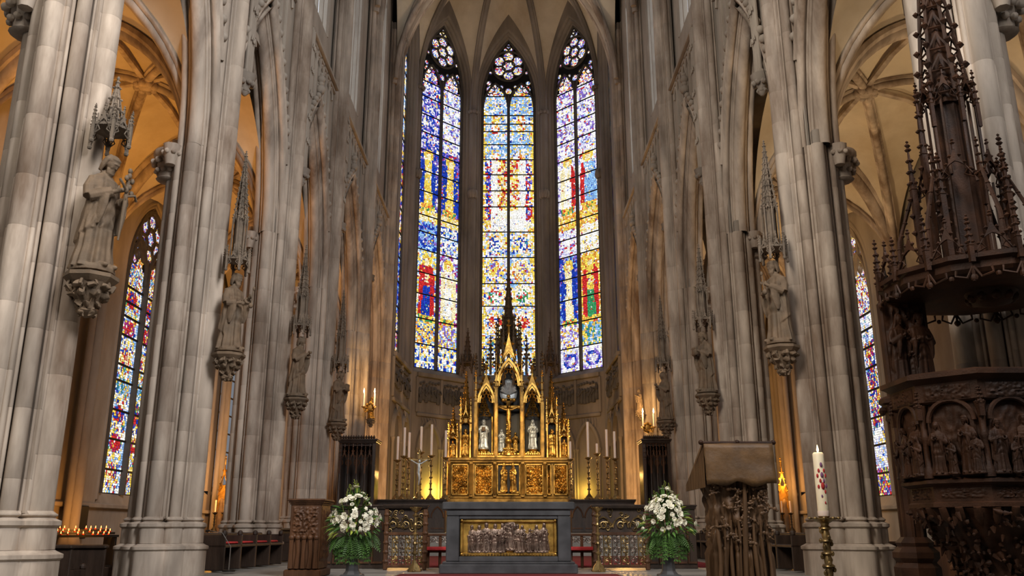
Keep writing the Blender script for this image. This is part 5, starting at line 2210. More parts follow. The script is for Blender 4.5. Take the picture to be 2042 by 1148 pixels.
# microphone on a thin stand by the stall
q0 = at(462, 1120, 16.9)
root = empty('microphone_stand', (-5.25, 16.95, PLAT)); tag(root, 'thin microphone stand with a long boom at the stall right of the second left pillar', 'microphone stand')
mb = MB(); mb.lathe([(.12, 0), (.12, .02), (.02, .03)], 12); mb.build('base', IRON_M, root, 40)
mb = MB(); mb.tube([(0, 0, .02), (0, 0, .45)], .011, 6); mb.tube([(0, 0, .45), (-.18, 0, .70), (-.42, 0, .74)], .007, 6); mb.build('boom', mat('steel', (.5, .48, .45), .3, .9), root, 50)
mb = MB(); mb.tube([(-.42, 0, .74), (-.50, 0, .735)], .018, 8); mb.build('microphone', IRON_M, root, 50)

# ------------------------------------------------------------------ votive candles in the left aisle
vy, vx = 23.3, -11.2
root = empty('votive_rack', (vx, vy, 0), R(55)); tag(root, 'dark tiered iron rack of burning votive candles in the left aisle', 'candle rack')
vz = at(180, 1066, vy).z
for k in range(3):
    mb = MB(); mb.box(-.95, .95, -.28 + k * .2, -.12 + k * .2, vz - .06 + k * .07, vz - .03 + k * .07, .008); mb.box(-.95, .95, -.29 + k * .2, -.275 + k * .2, vz - .06 + k * .07, vz + .0 + k * .07); mb.build('shelf', IRON_M, root, 30)
for s in (-1, 1):
    mb = MB(); mb.box(s * .9 - .03, s * .9 + .03, -.25, .3, 0, vz - .05, .008); mb.build('leg', IRON_M, root, 30)
mb = MB(); mb.box(-.9, .9, -.2, .25, .35, .4, .01); mb.build('brace', IRON_M, root, 30)
CUP = MB(); CUP.lathe([(.025, 0), (.032, .06), (.028, .06), (.024, .02)], 8)
CUP = CUP.mesh('cup', mat('red_glass', (.55, .05, .02), .15, spec=.5), 50)
WX = MB(); WX.lathe([(.022, .02), (.022, .055), (.005, .056)], 8); WX = WX.mesh('wax', WAX_Y, 50)
FL_ = MB(); FL_.lathe([(.002, .055), (.014, .075), (.010, .095), (.001, .125)], 6); FL_ = FL_.mesh('flame', VOTIVE_M, 50)
Mr = Matrix.Translation((vx, vy, 0)) @ Matrix.Rotation(R(55), 4, 'Z')
rg = random.Random(8)
ORD = ['first', 'second', 'third', 'fourth', 'fifth', 'sixth', 'seventh', 'eighth', 'ninth', 'tenth', 'eleventh', 'twelfth', 'thirteenth']
for k in range(3):
    cnt = 0
    for q in range(13):
        if rg.random() < .22:
            continue
        p = Mr @ Vector((-.86 + q * .143 + rg.uniform(-.02, .02), -.2 + k * .2, vz - .028 + k * .07))
        c = inst('votive_candle', CUP, None, p)
        tag(c, 'burning votive candle, %s from the left on the %s tier of the rack' % (ORD[cnt], ('front', 'middle', 'rear')[k]), 'candle', 'votive candles on the rack in the left aisle'); cnt += 1
        inst('flame', FL_, inst('wax', WX, c))
# panel painting and notice on the wall behind
lamp('votive_glow', 'POINT', (vx + .3, vy - .2, vz + .35), 75, (1.0, .42, .08), .2)
mb = MB(); mb.box(-.32, .32, -.05, 0, 0, .9, .02); o = mb.build('wall_plaque', NIGHT_M, None, 30, (-12.02, 25.0, 1.05), (0, 0, pi / 2)); tag(o, 'dark square plaque on the amber wall above the votive candles', 'plaque')

# ------------------------------------------------------------------ paschal candle
Y = 12.0
p, t, e = at(1646, 1140, Y), at(1643, 1029, Y), at(1638, 900, Y)
root = empty('paschal_candlestick', (t.x, Y, 0)); tag(root, 'tall gilded floor candlestick with a wide leafy drip pan, right of the lectern', 'candlestick')
h = t.z
mb = MB(); mb.lathe([(.30, 0), (.30, .05), (.22, .1), (.12, .16), (.07, .22)], 8); mb.build('base', BRASS_M, root, 40)
for q in range(3):
    mb = MB(); an = 2 * pi * q / 3; mb.blob((.27 * cos(an), .27 * sin(an), .06), .06, n=8, m=6); mb.build('foot', BRASS_M, root, 50)
prof = [(.06, .2)]
for q in range(7):
    z0, dz = .22 + (h - .34) * q / 7, (h - .34) / 7
    prof += [(.05, z0), (.055, z0 + dz * .3), (.045, z0 + dz * .6), (.085, z0 + dz * .75), (.08, z0 + dz * .85), (.05, z0 + dz * .98)]
mb = MB(); mb.lathe(prof + [(.05, h - .11), (.08, h - .05)], 12)
for q in range(26):
    an, zz = q * 2.4, .25 + (h - .4) * q / 26
    mb.blob((.07 * cos(an), .07 * sin(an), zz), .028, .028, .035, 6, 4)
mb.build('stem', BRASS_M, root, 50)
mb = MB(); mb.lathe([(.06, h - .09), (.14, h - .05), (.185, h - .035), (.19, h - .02), (.06, h - .02), (.08, h), (.07, h)], 16)
for q in range(10):
    an = 2 * pi * q / 10
    mb.blob((.19 * cos(an), .19 * sin(an), h - .025), .03, .03, .02, 7, 4)
mb.build('drip_pan', BRASS_M, root, 40)
ct = empty('paschal_candle', (t.x, Y, h + .001)); tag(ct, 'thick tall lit candle with red painted ornament, right of the lectern', 'candle')
L = e.z - h - .03
mb = MB(); mb.lathe([(.073, 0), (.073, L), (.06, L + .015), (.02, L + .005)], 18); mb.build('wax', WAX_Y, ct, 50)
mb = MB(); mb.lathe([(.075, 0), (.077, .01), (.077, .06), (.075, .07)], 18); mb.build('wax_band', WAX_M, ct, 50)
for q, (z, aa, sz) in enumerate(((.70, 0, .035), (.62, .5, .03), (.62, -.5, .03), (.56, 0, .04), (.55, .8, .03), (.55, -.8, .03), (.48, .3, .03), (.48, -.35, .03), (.41, 0, .05), (.41, .75, .03), (.40, -.75, .03), (.33, .4, .028), (.27, -.3, .022), (.18, .2, .02))):
    mb = MB(); an = -pi / 2 + aa
    mb.blob((.073 * cos(an), .073 * sin(an), z * L / .86), sz * .55, sz * .55, sz, 7, 5); mb.build('painted_ornament', RED_M if q % 3 else mat('ornament_violet', (.2, .08, .18), .6), ct, 60)
mb = MB(); mb.tube([(0, 0, L), (0, 0, L + .03)], .004, 5); mb.build('wick', LEAD_M, ct)
mb = MB(); mb.lathe([(.002, L + .015), (.016, L + .045), (.012, L + .075), (.001, L + .12)], 8); mb.build('flame', FLAME_M, ct, 50)
lamp('paschal_glow', 'POINT', (t.x, Y, e.z + .12), 14, (1.0, .66, .3), .05)

# ------------------------------------------------------------------ wall candle sconces
for px, py, sd, lab in ((1292, 852, 1, 'gilt wall sconce with two lit candles on the amber shafts right of the apse'), (737, 812, -1, 'ornate gilt wall sconce on the amber shafts left of the apse')):
    Y = 32.2
    p = at(px, py, Y)
    root = empty('wall_sconce', (p.x, Y, p.z)); tag(root, lab, 'sconce', 'wall sconces')
    mb = MB(); mb.blob((0, .1, 0), .16, .07, .2, 10, 6)
    for q in range(8):
        mb.blob((.15 * cos(q * pi / 4), .04, .16 * sin(q * pi / 4)), .06, n=6, m=4)
    mb.build('back_plate', GOLD_D, root, 50)
    for q in (-1, 1):
        mb = MB(); mb.tube([(0, 0, -.1), (q * .14, -.15, -.18), (q * .2, -.2, -.02)], .025, 6); mb.lathe([(.03, -.04), (.09, 0), (.05, .02)], 8, (q * .2, -.2, 0)); mb.build('arm', GOLD_D, root, 50)
        mb = MB(); mb.lathe([(.035, .02), (.035, .5), (.01, .5)], 8, (q * .2, -.2, 0)); cd = mb.build('candle', WAX_M, root, 50)
        mb = MB(); mb.lathe([(.003, .5), (.03, .56), (.02, .62), (.002, .7)], 7, (q * .2, -.2, 0)); mb.build('flame', FLAME_M, cd, 50)
    lamp('sconce_glow', 'POINT', (p.x - sd * .35, Y - .35, p.z + .75), 110, (1.0, .60, .22), .1)

# ------------------------------------------------------------------ side altars at the far ends of the aisles
for s, px, Y, lab in ((-1, 438, 34.2, 'amber lit side altar seen between second and third left pillars'), (1, 1568, 35.2, 'amber lit side altar seen between the lectern and the pillar behind the candle')):
    p = at(px, 1040, Y)
    p.x -= s * .3
    root = empty('side_altar', (p.x, Y, 0)); tag(root, lab, 'altar', 'side altars of the aisles')
    mb = MB(); mb.box(-.64, .64, 0, .8, 0, 1.05, .02); mb.build('body', STONE_D, root, 30)
    mb = MB(); mb.box(-.7, .7, -.08, .85, 1.05, 1.2, .02); mb.build('table_slab', STONE_D, root, 30)
    mb = MB(); mb.box(-.62, .62, .5, .7, 1.2, 3.0, .02); mb.build('retable', GOLD_D, root, 30)
    for q in (-1, 0, 1):
        mb = MB(); gable(mb, Matrix.Translation((q * .41, .45, 0)), .40, 1.5, 2.6, .08, .05); mb.build('retable_gable', GOLD_D, root, 40)
        mb = MB(); mb.lathe([(.12, 1.2), (.15, 1.5), (.13, 2.0), (.08, 2.2), (.1, 2.35), (.03, 2.48)], 10, (q * .41, .36, 0)); mb.build('retable_figure', STATUE_M, root, 50)
    for q, px2 in ((-1, -.54), (1, .54), (-2, -.2), (2, .2)):
        candlestick(p.x + px2, Y + .1, 1.201, .75, 'dark candlestick on the %s side altar, %s' % ('left' if s < 0 else 'right', {-1: 'outermost to the left', 1: 'outermost to the right', -2: 'inner left', 2: 'inner right'}[q]), 'candlesticks on the side altars', IRON_M, .45, 'candle on the %s side altar, %s' % ('left' if s < 0 else 'right', {-1: 'outermost to the left', 1: 'outermost to the right', -2: 'inner left', 2: 'inner right'}[q]), .8)
# ------------------------------------------------------------------ golden altarpiece
Y = 34.0
hz = at(1014, 1002, Y).z
S_ = (at(1114, 900, Y).x - at(1014, 900, Y).x) / 100       # metres per photograph pixel there


def X(px):
    return (px - 1015) * S_


def Zr(r):
    return at(1014, r, Y).z - hz


root = empty('high_altar', (at(1014, 1000, Y).x, Y, SANC))
tag(root, 'stone high altar with a red cloth carrying the golden altarpiece', 'altar')
HA = hz - SANC
mb = MB(); mb.box(X(905), X(1128), -.25, 1.0, 0, HA - .42, .02); mb.build('body', ALTAR_M, root, 30)
mb = MB(); mb.box(X(900), X(1132), -.3, 1.0, HA - .42, HA - .28, .02); mb.build('table_slab', ALTAR_M, root, 30)
mb = MB(); mb.box(X(926), X(1108), -.33, -.27, HA - .40, HA - .1, .01); mb.build('red_cloth', RED_M, root, 30)
mb = MB(); mb.box(X(897), X(1135), -.24, .6, HA - .28, HA - .001, .02); mb.build('gradine', GOLD_D, root, 30)

ap = empty('golden_altarpiece', (root.location.x, Y, hz))
tag(ap, 'tall gilded gothic altarpiece with niches, crucifix and a dark openwork spire before the middle window', 'altarpiece')
# predella with relief panels
zp0, zp1 = 0.0, Zr(912)
mb = MB(); mb.box(X(897), X(1136), .02, .6, 0, zp1 - .04, .01); mb.build('predella', GOLD_D, ap, 30)
mb = MB(); mb.box(X(896), X(1137), -.12, .6, zp1 - .12, zp1, .02); mb.box(X(897), X(1136), -.08, .6, zp1 - .2, zp1 - .12, .02); mb.build('predella_cornice', GOLD_D, ap, 30)
mb = MB(); mb.box(X(896), X(1137), -.1, .6, 0, .16, .02); mb.box(X(897), X(1136), -.05, .6, .16, .24, .02); mb.build('predella_foot', GOLD_D, ap, 30)
fields = [(902, 936, 4), (948, 984, 5), (992, 1038, 0), (1048, 1084, 6), (1090, 1100, 7), (1104, 1132, 8)]
za, zb = .28, zp1 - .24
for x0, x1, sd in fields:
    a, b = X(x0), X(x1)
    mb = MB()
    for p, q, r, s in ((a, b, za, za + .06), (a, b, zb - .06, zb), (a, a + .05, za, zb), (b - .05, b, za, zb)):
        mb.box(p, q, -.07, .03, r, s, .01)
    fr = mb.build('panel_frame', GOLD_M, ap, 30)
    if sd:
        rp = relief_panel(a + .04, b - .04, za + .05, zb - .05, .0, .10, scrollwork(7 if sd != 5 else 10, sd), 46, 60)
        rp.build('relief_panel', GOLD_M, fr, 70)
    else:
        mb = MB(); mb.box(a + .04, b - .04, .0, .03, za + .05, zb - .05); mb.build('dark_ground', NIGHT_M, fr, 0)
        for u, rz, k in ((X(1006), .7, .56), (X(1024), -.7, .56)):
            o = inst('gilded_figure', FIG['veil'], ap, (u, -.08, za + .14), (0, 0, rz), (k, k * .8, k * 1.15))
            o.material_slots[0].link = 'OBJECT'; o.material_slots[0].material = GOLD_M
        mb = MB(); mb.box(X(994), X(1010), -.14, .0, za + .06, za + .16, .02); mb.box(X(1020), X(1036), -.14, .0, za + .06, za + .16, .02); mb.build('figure_base', GOLD_M, ap, 30)
for px in (897, 941, 988, 1043, 1087, 1136):
    mb = MB(); mb.box(X(px) - .07, X(px) + .07, -.13, .05, .2, zp1 - .15, .015); mb.lathe([(.05, .3), (.05, zp1 - .3), (.08, zp1 - .25)], 8, (X(px), -.14, 0)); mb.build('pilaster', GOLD_D, ap, 30)

# three arched niches
z0 = zp1
niches = [(955, 985, 800, 745), (994, 1037, 765, 700), (1048, 1078, 800, 745)]
for n, (x0, x1, ra, rt) in enumerate(niches):
    a, b = X(x0), X(x1)
    w = b - a
    zs = Zr(ra) - w * .1
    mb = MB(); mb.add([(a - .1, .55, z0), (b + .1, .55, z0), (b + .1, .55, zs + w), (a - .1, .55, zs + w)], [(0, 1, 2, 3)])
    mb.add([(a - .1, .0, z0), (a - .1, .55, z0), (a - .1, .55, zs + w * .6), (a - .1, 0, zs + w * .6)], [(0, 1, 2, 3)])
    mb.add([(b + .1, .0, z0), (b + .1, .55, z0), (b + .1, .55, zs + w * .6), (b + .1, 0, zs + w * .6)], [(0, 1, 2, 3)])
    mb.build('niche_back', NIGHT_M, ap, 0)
    for s, xx in ((-1, a - .06), (1, b + .06)):
        mb = MB(); mb.lathe([(.09, z0), (.09, z0 + .2), (.05, z0 + .3), (.05, zs - .1), (.1, zs)], 8, (xx, -.02, 0)); mb.lathe([(.035, z0 + .1), (.035, zs)], 6, (xx - s * -.09, .06, 0)); mb.build('niche_column', GOLD_M, ap, 40)
    cxn = (a + b) / 2
    mb = MB()
    h1 = w * 1.2
    mb.band(parch(w / 2 + .07, h1 + .12, 9, cxn, zs), parch(w / 2 - .01, h1, 9, cxn, zs), -.10, .08)
    mb.band(parch(w / 2 - .02, h1 - .03, 9, cxn, zs), parch(w / 2 - .07, h1 - .11, 9, cxn, zs), -.03, .05)
    for s in (-1, 1):
        for q in range(3):
            mb.tube(xz(circ(cxn + s * w * (.36 - .1 * q), zs + w * (.2 + .25 * q), .09, 8)), .025, 4, closed=True)
    mb.build('niche_arch', GOLD_M, ap, 40)
    # steep openwork gable with crockets
    mb = MB()
    ztop = Zr(rt - (55 if n == 1 else 10))
    gable(mb, Matrix.Translation((cxn, -.06, 0)), w * 1.45, (ztop - zs) * 1.0, zs + .1, .12, .09, True, 9)
    gable(mb, Matrix.Translation((cxn, -.02, 0)), w * 1.1, (ztop - zs) * .78, zs + w * .35, .08, .05, True, 8)
    for q in range(5):
        zz = zs + w * .9 + q * (ztop - zs - w) / 6
        mb.tube(xz(circ(cxn, zz, .10 * (1 - q * .12), 8)), .022, 4, closed=True)
    mb.build('niche_gable', GOLD_M if n == 1 else GOLD_D, ap, 40)
    mb = MB(); mb.box(a - .05, b + .05, -.1, .5, z0, z0 + .08, .01)
    for q in range(7):
        mb.blob((a + (q + .5) * w / 7, -.08, z0 + .12), .06, n=6, m=4)
    mb.build('niche_sill', GOLD_M, ap, 40)
# what stands in the niches
cr = empty('golden_crucifix', (ap.location.x + X(1015), Y + .06, hz + z0 + .082))
tag(cr, 'ornate golden crucifix in the middle niche of the altarpiece', 'crucifix')
hc = Zr(785) - z0 - .1
mb = MB(); mb.lathe([(.26, 0), (.26, .08), (.2, .16), (.15, .3), (.1, .42), (.07, .5)], 10)
for q in range(12):
    an = q * pi / 6
    mb.blob((.24 * cos(an), .2 * sin(an), .12), .06, n=6, m=4)
    mb.blob((.18 * cos(an + .2), .15 * sin(an), .26), .05, n=6, m=4)
mb.build('foot', GOLD_M, cr, 50)
mb = MB(); mb.box(-.085, .085, -.04, .04, .45, hc * .93, .015)
mb.box(-.42, .42, -.04, .04, hc * .76, hc * .82, .015); mb.box(-.22, .22, -.04, .04, hc * .89, hc * .935, .012)
for c in ((-.42, hc * .79), (.42, hc * .79), (-.22, hc * .91), (.22, hc * .91), (0, hc * .97)):
    mb.blob((c[0], 0, c[1]), .08, .06, .08, 8, 5)
for q in range(12):
    mb.blob((.06 * (1 if q % 2 else -1), -.05, .5 + q * hc * .036), .05, n=6, m=4)
mb.lathe([(.06, .42), (.14, .5), (.14, .62), (.06, .7)], 10)
mb.build('cross', GOLD_M, cr, 50)
mb = MB()
mb.tube([(0, -.07, hc * .75), (.02, -.10, hc * .66), (-.01, -.09, hc * .56)], [.085, .09, .075], 8)
mb.tube([(-.38, -.06, hc * .79), (-.15, -.07, hc * .745), (0, -.08, hc * .74), (.15, -.07, hc * .745), (.38, -.06, hc * .79)], [.025, .034, .05, .034, .025], 7)
mb.tube([(0, -.09, hc * .57), (.04, -.12, hc * .47), (0, -.08, hc * .34)], [.075, .055, .03], 8)
mb.blob((.03, -.12, hc * .79), .065, .07, .08, 8, 6)
mb.build('corpus', GOLD_M, cr, 60)
for px, kd, mt, hpx, lab in ((1001, 'veil', SILVER_M, 44, 'small pale mourning figure left of the golden crucifix'), (1029, 'pray', GOLD_M, 38, 'small gilded mourning figure right of the golden crucifix')):
    statue(kd, (ap.location.x + X(px), Y + .36, hz + z0 + .25), hpx * S_, 0, lab, 'figures beside the golden crucifix', mt, 'statuette')
    mb = MB(); mb.lathe([(.14, 0), (.14, .06), (.10, .15), (.13, .168)], 10); o = mb.build('statuette_plinth', GOLD_M, None, 40, (ap.location.x + X(px), Y + .36, hz + z0 + .081)); tag(o, 'small gilded plinth under the ' + lab.replace(' of the golden crucifix', ' of the crucifix'), 'plinth')
for px, kd, lab in ((965, 'book', 'pale silver saint in the left niche of the altarpiece'), (1064, 'veil', 'pale silver saint in the right niche of the altarpiece')):
    statue(kd, (ap.location.x + X(px), Y + .2, hz + z0 + .33), 58 * S_, 0, lab, 'silver saints of the altarpiece', SILVER_M, 'statuette')
    mb = MB(); mb.lathe([(.25, 0), (.25, .08), (.18, .16), (.22, .248)], 10)
    for q in range(10):
        mb.blob((.22 * cos(q * .63), .22 * sin(q * .63), .12), .045, n=6, m=4)
    o = mb.build('statuette_plinth', GOLD_M, None, 40, (ap.location.x + X(px), Y + .2, hz + z0 + .081)); tag(o, 'leafy gilded plinth under the ' + lab.replace(' of the altarpiece', ''), 'plinth')
    # gilded spirelet of the reliquary behind each saint
for px in (965, 1064):
    mb = MB(); open_spire(mb, (X(px), .38, z0 + 58 * S_ + .5), .3, 40 * S_, 6, 4, .05, .03)
    for q in (-1, 1):
        mb.lathe([(.03, z0), (.03, z0 + 58 * S_ + .5)], 6, (X(px) + q * .33, .40, 0))
    mb.build('reliquary_spire', GOLD_M, ap, 40)
# light through the quatrefoil over the middle niche, imitated by a pale metal fan
mb = MB()
for q in range(9):
    an = pi * q / 8
    mb.tube([(X(1015), .3, Zr(785)), (X(1015) + .30 * cos(an), .22, Zr(785) + .30 * sin(an) + .2)], [.03, .09], 6)
mb.blob((X(1015), .35, Zr(778)), .36, .06, .5, 14, 8)
mb.build('painted_top_light', SILVER_M, ap, 60)

# side towers with statuettes and pinnacles
for n, (px, wpx, rtop, dark) in enumerate(((904, 17, 815, 0), (929, 20, 740, 0), (1102, 20, 740, 0), (1126, 17, 805, 0))):
    cx_ = X(px)
    w = wpx * S_
    ht = Zr(rtop) - z0
    mb = MB()
    for q in (-1, 1):
        mb.lathe([(.06, z0), (.04, z0 + .2), (.04, z0 + ht * .38)], 6, (cx_ + q * w * .48, -.05, 0))
        mb.lathe([(.06, z0), (.04, z0 + .2), (.04, z0 + ht * .38)], 6, (cx_ + q * w * .48, .35, 0))
    mb.build('tower_column', GOLD_M, ap, 40)
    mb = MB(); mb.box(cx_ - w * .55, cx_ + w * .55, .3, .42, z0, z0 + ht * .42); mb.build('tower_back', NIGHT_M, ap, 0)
    mb = MB()
    gable(mb, Matrix.Translation((cx_, -.08, 0)), w * 1.15, ht * .34, z0 + ht * .34, .08, .06)
    gable(mb, Matrix.Translation((cx_ - w * .5, .15, 0)) @ Matrix.Rotation(pi / 2, 4, 'Z'), w, ht * .3, z0 + ht * .34, .06, .05)
    gable(mb, Matrix.Translation((cx_ + w * .5, .15, 0)) @ Matrix.Rotation(pi / 2, 4, 'Z'), w, ht * .3, z0 + ht * .34, .06, .05)
    for q in (-1, 1):
        pinnacle(mb, (cx_ + q * w * .5, -.06, z0 + ht * .3), .10, ht * .4, .05)
    mb.build('tower_gables', GOLD_M, ap, 40)
    mb = MB(); open_spire(mb, (cx_, .12, z0 + ht * .46), w * .42, ht * .54, 6, 6, .05, .035); mb.lathe([(w * .3, z0 + ht * .4), (w * .03, z0 + ht * .95)], 6, (cx_, .12, 0)); mb.build('tower_spire', GOLD_D, ap, 40)
    k = ht * .30 / 1.69
    o = inst('gilded_figure', FIG[('book', 'pray', 'sceptre', 'veil')[n]], ap, (cx_, .08, z0 + .1), (0, 0, 0), (k, k, k))
    o.material_slots[0].link = 'OBJECT'; o.material_slots[0].material = GOLD_M
    mb = MB(); mb.lathe([(w * .4, z0), (w * .4, z0 + .06), (w * .25, z0 + .1)], 8, (cx_, .1, 0)); mb.build('figure_base', GOLD_M, ap, 40)
# slender buttress pinnacles between the niches
for px, rtop, m_ in ((949, 735, GOLD_D), (990, 690, GOLD_D), (1042, 690, GOLD_D), (1083, 735, GOLD_D)):
    mb = MB(); h = Zr(rtop) - z0
    pinnacle(mb, (X(px), -.08, z0), .16, h, .07, 4, .62)
    mb.build('buttress_pinnacle', m_, ap, 30)
# dark crown: central spire over the middle gable and four lesser ones
zc = Zr(742)
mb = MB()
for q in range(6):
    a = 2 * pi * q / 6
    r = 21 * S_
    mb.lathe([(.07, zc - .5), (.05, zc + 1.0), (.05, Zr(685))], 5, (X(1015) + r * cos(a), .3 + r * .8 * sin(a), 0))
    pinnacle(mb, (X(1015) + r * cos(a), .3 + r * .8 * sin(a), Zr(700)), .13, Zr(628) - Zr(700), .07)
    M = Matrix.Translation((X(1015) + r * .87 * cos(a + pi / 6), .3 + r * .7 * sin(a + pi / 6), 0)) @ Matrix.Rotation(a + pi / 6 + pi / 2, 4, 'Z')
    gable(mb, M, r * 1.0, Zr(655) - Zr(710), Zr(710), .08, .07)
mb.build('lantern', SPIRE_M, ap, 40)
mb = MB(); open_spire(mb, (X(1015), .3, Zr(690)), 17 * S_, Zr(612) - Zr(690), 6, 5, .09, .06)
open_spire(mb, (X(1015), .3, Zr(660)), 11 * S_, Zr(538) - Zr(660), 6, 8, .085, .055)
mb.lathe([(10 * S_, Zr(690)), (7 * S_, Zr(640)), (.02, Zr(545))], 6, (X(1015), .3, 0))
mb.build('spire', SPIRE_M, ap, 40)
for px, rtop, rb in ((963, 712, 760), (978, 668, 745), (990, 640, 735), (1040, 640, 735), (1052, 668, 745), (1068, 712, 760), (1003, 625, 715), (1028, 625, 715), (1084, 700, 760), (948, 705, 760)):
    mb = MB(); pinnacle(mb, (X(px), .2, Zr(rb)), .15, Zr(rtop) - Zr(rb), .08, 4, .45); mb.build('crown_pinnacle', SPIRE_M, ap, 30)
for x0, x1, rb, rt in ((966, 990, 735, 690), (1040, 1066, 735, 690)):
    mb = MB()
    gable(mb, Matrix.Translation(((X(x0) + X(x1)) / 2, .1, 0)), X(x1) - X(x0), Zr(rt) - Zr(rb), Zr(rb), .08, .07)
    mb.build('crown_gable', SPIRE_M, ap, 30)
# statuettes canopies on the apse shafts beside the altarpiece
for px, k in ((932, 1), (1098, 2)):
    yy = 46.6
    p, q = at(px, 735, yy), at(px, 668, yy)
    c = canopy((p.x, yy, p.z), 1.7, q.z - p.z, 'dark pinnacled canopy on the apse shaft %s of the altarpiece spire' % ('left' if k == 1 else 'right'), 1, SPIRE_M)
# ------------------------------------------------------------------ pulpit
Y = 9.2
pc = at(1965, 1000, Y)
PXc = pc.x
root = empty('pulpit', (PXc, Y, 0))
tag(root, 'dark carved octagonal wooden pulpit with relief figures, standing by the right pillar', 'pulpit')


def ZP(r, y=Y - .75):
    return at(1930, r, y).z


zb0, zb1, zrim = ZP(1000), ZP(965), ZP(735)
RB = .77
N8 = 8
A0 = pi / 8


def octo(r):
    return [(r * cos(A0 + 2 * pi * k / 8), r * sin(A0 + 2 * pi * k / 8)) for k in range(8)]


def olathe(mb, prof):
    mb.loft([[(x, y, z) for x, y in octo(r)] for r, z in prof])


mb = MB(); olathe(mb, [(RB * .92, zb0), (RB * .92, zrim - .1)]); mb.build('basin', WOOD_P, root, 20)
mb = MB(); olathe(mb, [(RB * .98, zrim - .30), (RB * 1.02, zrim - .28), (RB * 1.02, zrim - .1), (RB * 1.1, zrim - .06), (RB * 1.14, zrim - .05), (RB * 1.14, zrim), (RB * 1.05, zrim + .02), (RB * .9, zrim + .02)]); mb.build('rim_cornice', WOOD_P, root, 20)
mb = MB(); olathe(mb, [(RB * .82, zb0 - .06), (RB * .95, zb0 - .04), (RB * .95, zb0), (RB * .88, zb0 + .03), (RB * .92, zb0 + .16), (RB * 1.02, zb0 + .19), (RB * 1.02, zb0 + .22), (RB * .93, zb0 + .25)]); mb.build('foot_cornice', WOOD_P, root, 20)
ap8 = RB * .92 * cos(pi / 8)
side = 2 * RB * .92 * sin(pi / 8)
rg = random.Random(21)
zf0, zf1 = zb0 + .26, zrim - .31
kinds = ['veil', 'book', 'pray', 'sceptre', 'staff']
for k in range(8):
    a = 2 * pi * k / 8
    M = Matrix.Translation((ap8 * cos(a), ap8 * sin(a), 0)) @ Matrix.Rotation(a + pi / 2, 4, 'Z')
    rot = (0, 0, a + pi / 2)

    def put(mb, name, m, ang=50):
        o = mb.build(name, m, root, ang)
        o.location = (ap8 * cos(a), ap8 * sin(a), 0)
        o.rotation_euler = rot
        return o
    if k in (4, 5, 6, 7, 3):
        put(relief_panel(-side * .40, side * .40, zf0, zf1, -.005, .03, scrollwork(4, k + 1), 24, 30), 'relief_panel', WOOD_P, 70)
        put(relief_panel(-side * .42, side * .42, zrim - .27, zrim - .12, -.075, .025, scrollwork(7, k + 11), 40, 12), 'frieze_panel', WOOD_P, 70)
        put(relief_panel(-side * .42, side * .42, zb0 + .04, zb0 + .15, -.0, .02, scrollwork(7, k + 21), 40, 12), 'foot_panel', WOOD_P, 70)
        mb = MB(); mb.tube(xz(parch(side * .40, .16, 7, 0, zf1 - .18), -.05), .025, 6); put(mb, 'panel_arch', WOOD_P)
        hfig = (zf1 - zf0) * .80
        for q, (du, kk, sc) in enumerate(((-.15, kinds[k % 5], .92), (.12, kinds[(k + 2) % 5], 1.0), (-.02, kinds[(k + 3) % 5], .62), (.2, kinds[(k + 1) % 5], .7))):
            s = hfig * sc / 1.69
            p = M @ Vector((du * 1.05, -.03 - .05 * (sc < .8), zf0 + .02))
            o = inst('relief_figure', FIG[kk], root, p, (0, 0, a + pi / 2 + rg.uniform(-.7, .7)), (s, s * .8, s))
            o.material_slots[0].link = 'OBJECT'; o.material_slots[0].material = WOOD_P
    ca = a + pi / 8
    mb = MB(); r = RB * .95
    mb.lathe([(.055, zf0 - .02), (.055, zf0 + .06), (.035, zf0 + .1), (.03, (zf0 + zf1) / 2), (.045, (zf0 + zf1) / 2 + .03), (.03, (zf0 + zf1) / 2 + .06), (.035, zf1 - .1), (.06, zf1)], 8, (r * cos(ca), r * sin(ca), 0))
    mb.build('corner_colonnette', WOOD_P, root, 50)
    mb = MB(); pinnacle(mb, (r * 1.06 * cos(ca), r * 1.06 * sin(ca), zf1 - .15), .07, .3, .03); mb.build('corner_pinnacle', WOOD_P, root, 30)
# corbelled underside of carved foliage, merging into a root like stem
rings = []
rz = random.Random(4)


def stem_r(t):
    """Radius of the stem, t = 0 under the basin to 1 on the floor."""
    return .30 + (RB * .86 - .30) * max(0, 1 - t * 2.6) ** 1.3 + .16 * max(0, t - .45)


for j in range(46):
    t = j / 45
    z = (zb0 - .05) * (1 - t)
    ring = []
    for k in range(80):
        a = 2 * pi * k / 80
        n = noise.noise(Vector((4 * cos(a), 4 * sin(a), z * 3.0)))
        n2 = noise.noise(Vector((10 * cos(a), 10 * sin(a), z * 7.0)))
        r = stem_r(t) * (1 + .12 * n + .10 * n2 + .05 * sin(9 * a + 6 * z))
        ring.append((r * cos(a), r * sin(a), z))
    rings.append(ring)
mb = MB(); mb.loft(rings); mb.build('carved_stem', WOOD_P, root, 70)
mb = MB()
for q in range(420):
    a, t = rz.uniform(pi * .8, 2.2 * pi), rz.random() ** 1.3
    z = (zb0 - .08) * (1 - t)
    r = stem_r(t) * 1.05
    s = rz.uniform(.5, 1.1)
    p = Vector((r * cos(a), r * sin(a), z))
    out = Vector((cos(a), sin(a), 0)); tan = Vector((-sin(a), cos(a), 0))
    tip = p + out * .05 * s + tan * rz.uniform(-.06, .06) * s + Vector((0, 0, rz.uniform(-.09, .03) * s))
    mb.tube([p - out * .03, p + out * .04 * s, tip], [.02 * s, .03 * s, .006], 5)
    if q % 3 == 0:
        mb.octa(tip, .022 * s)
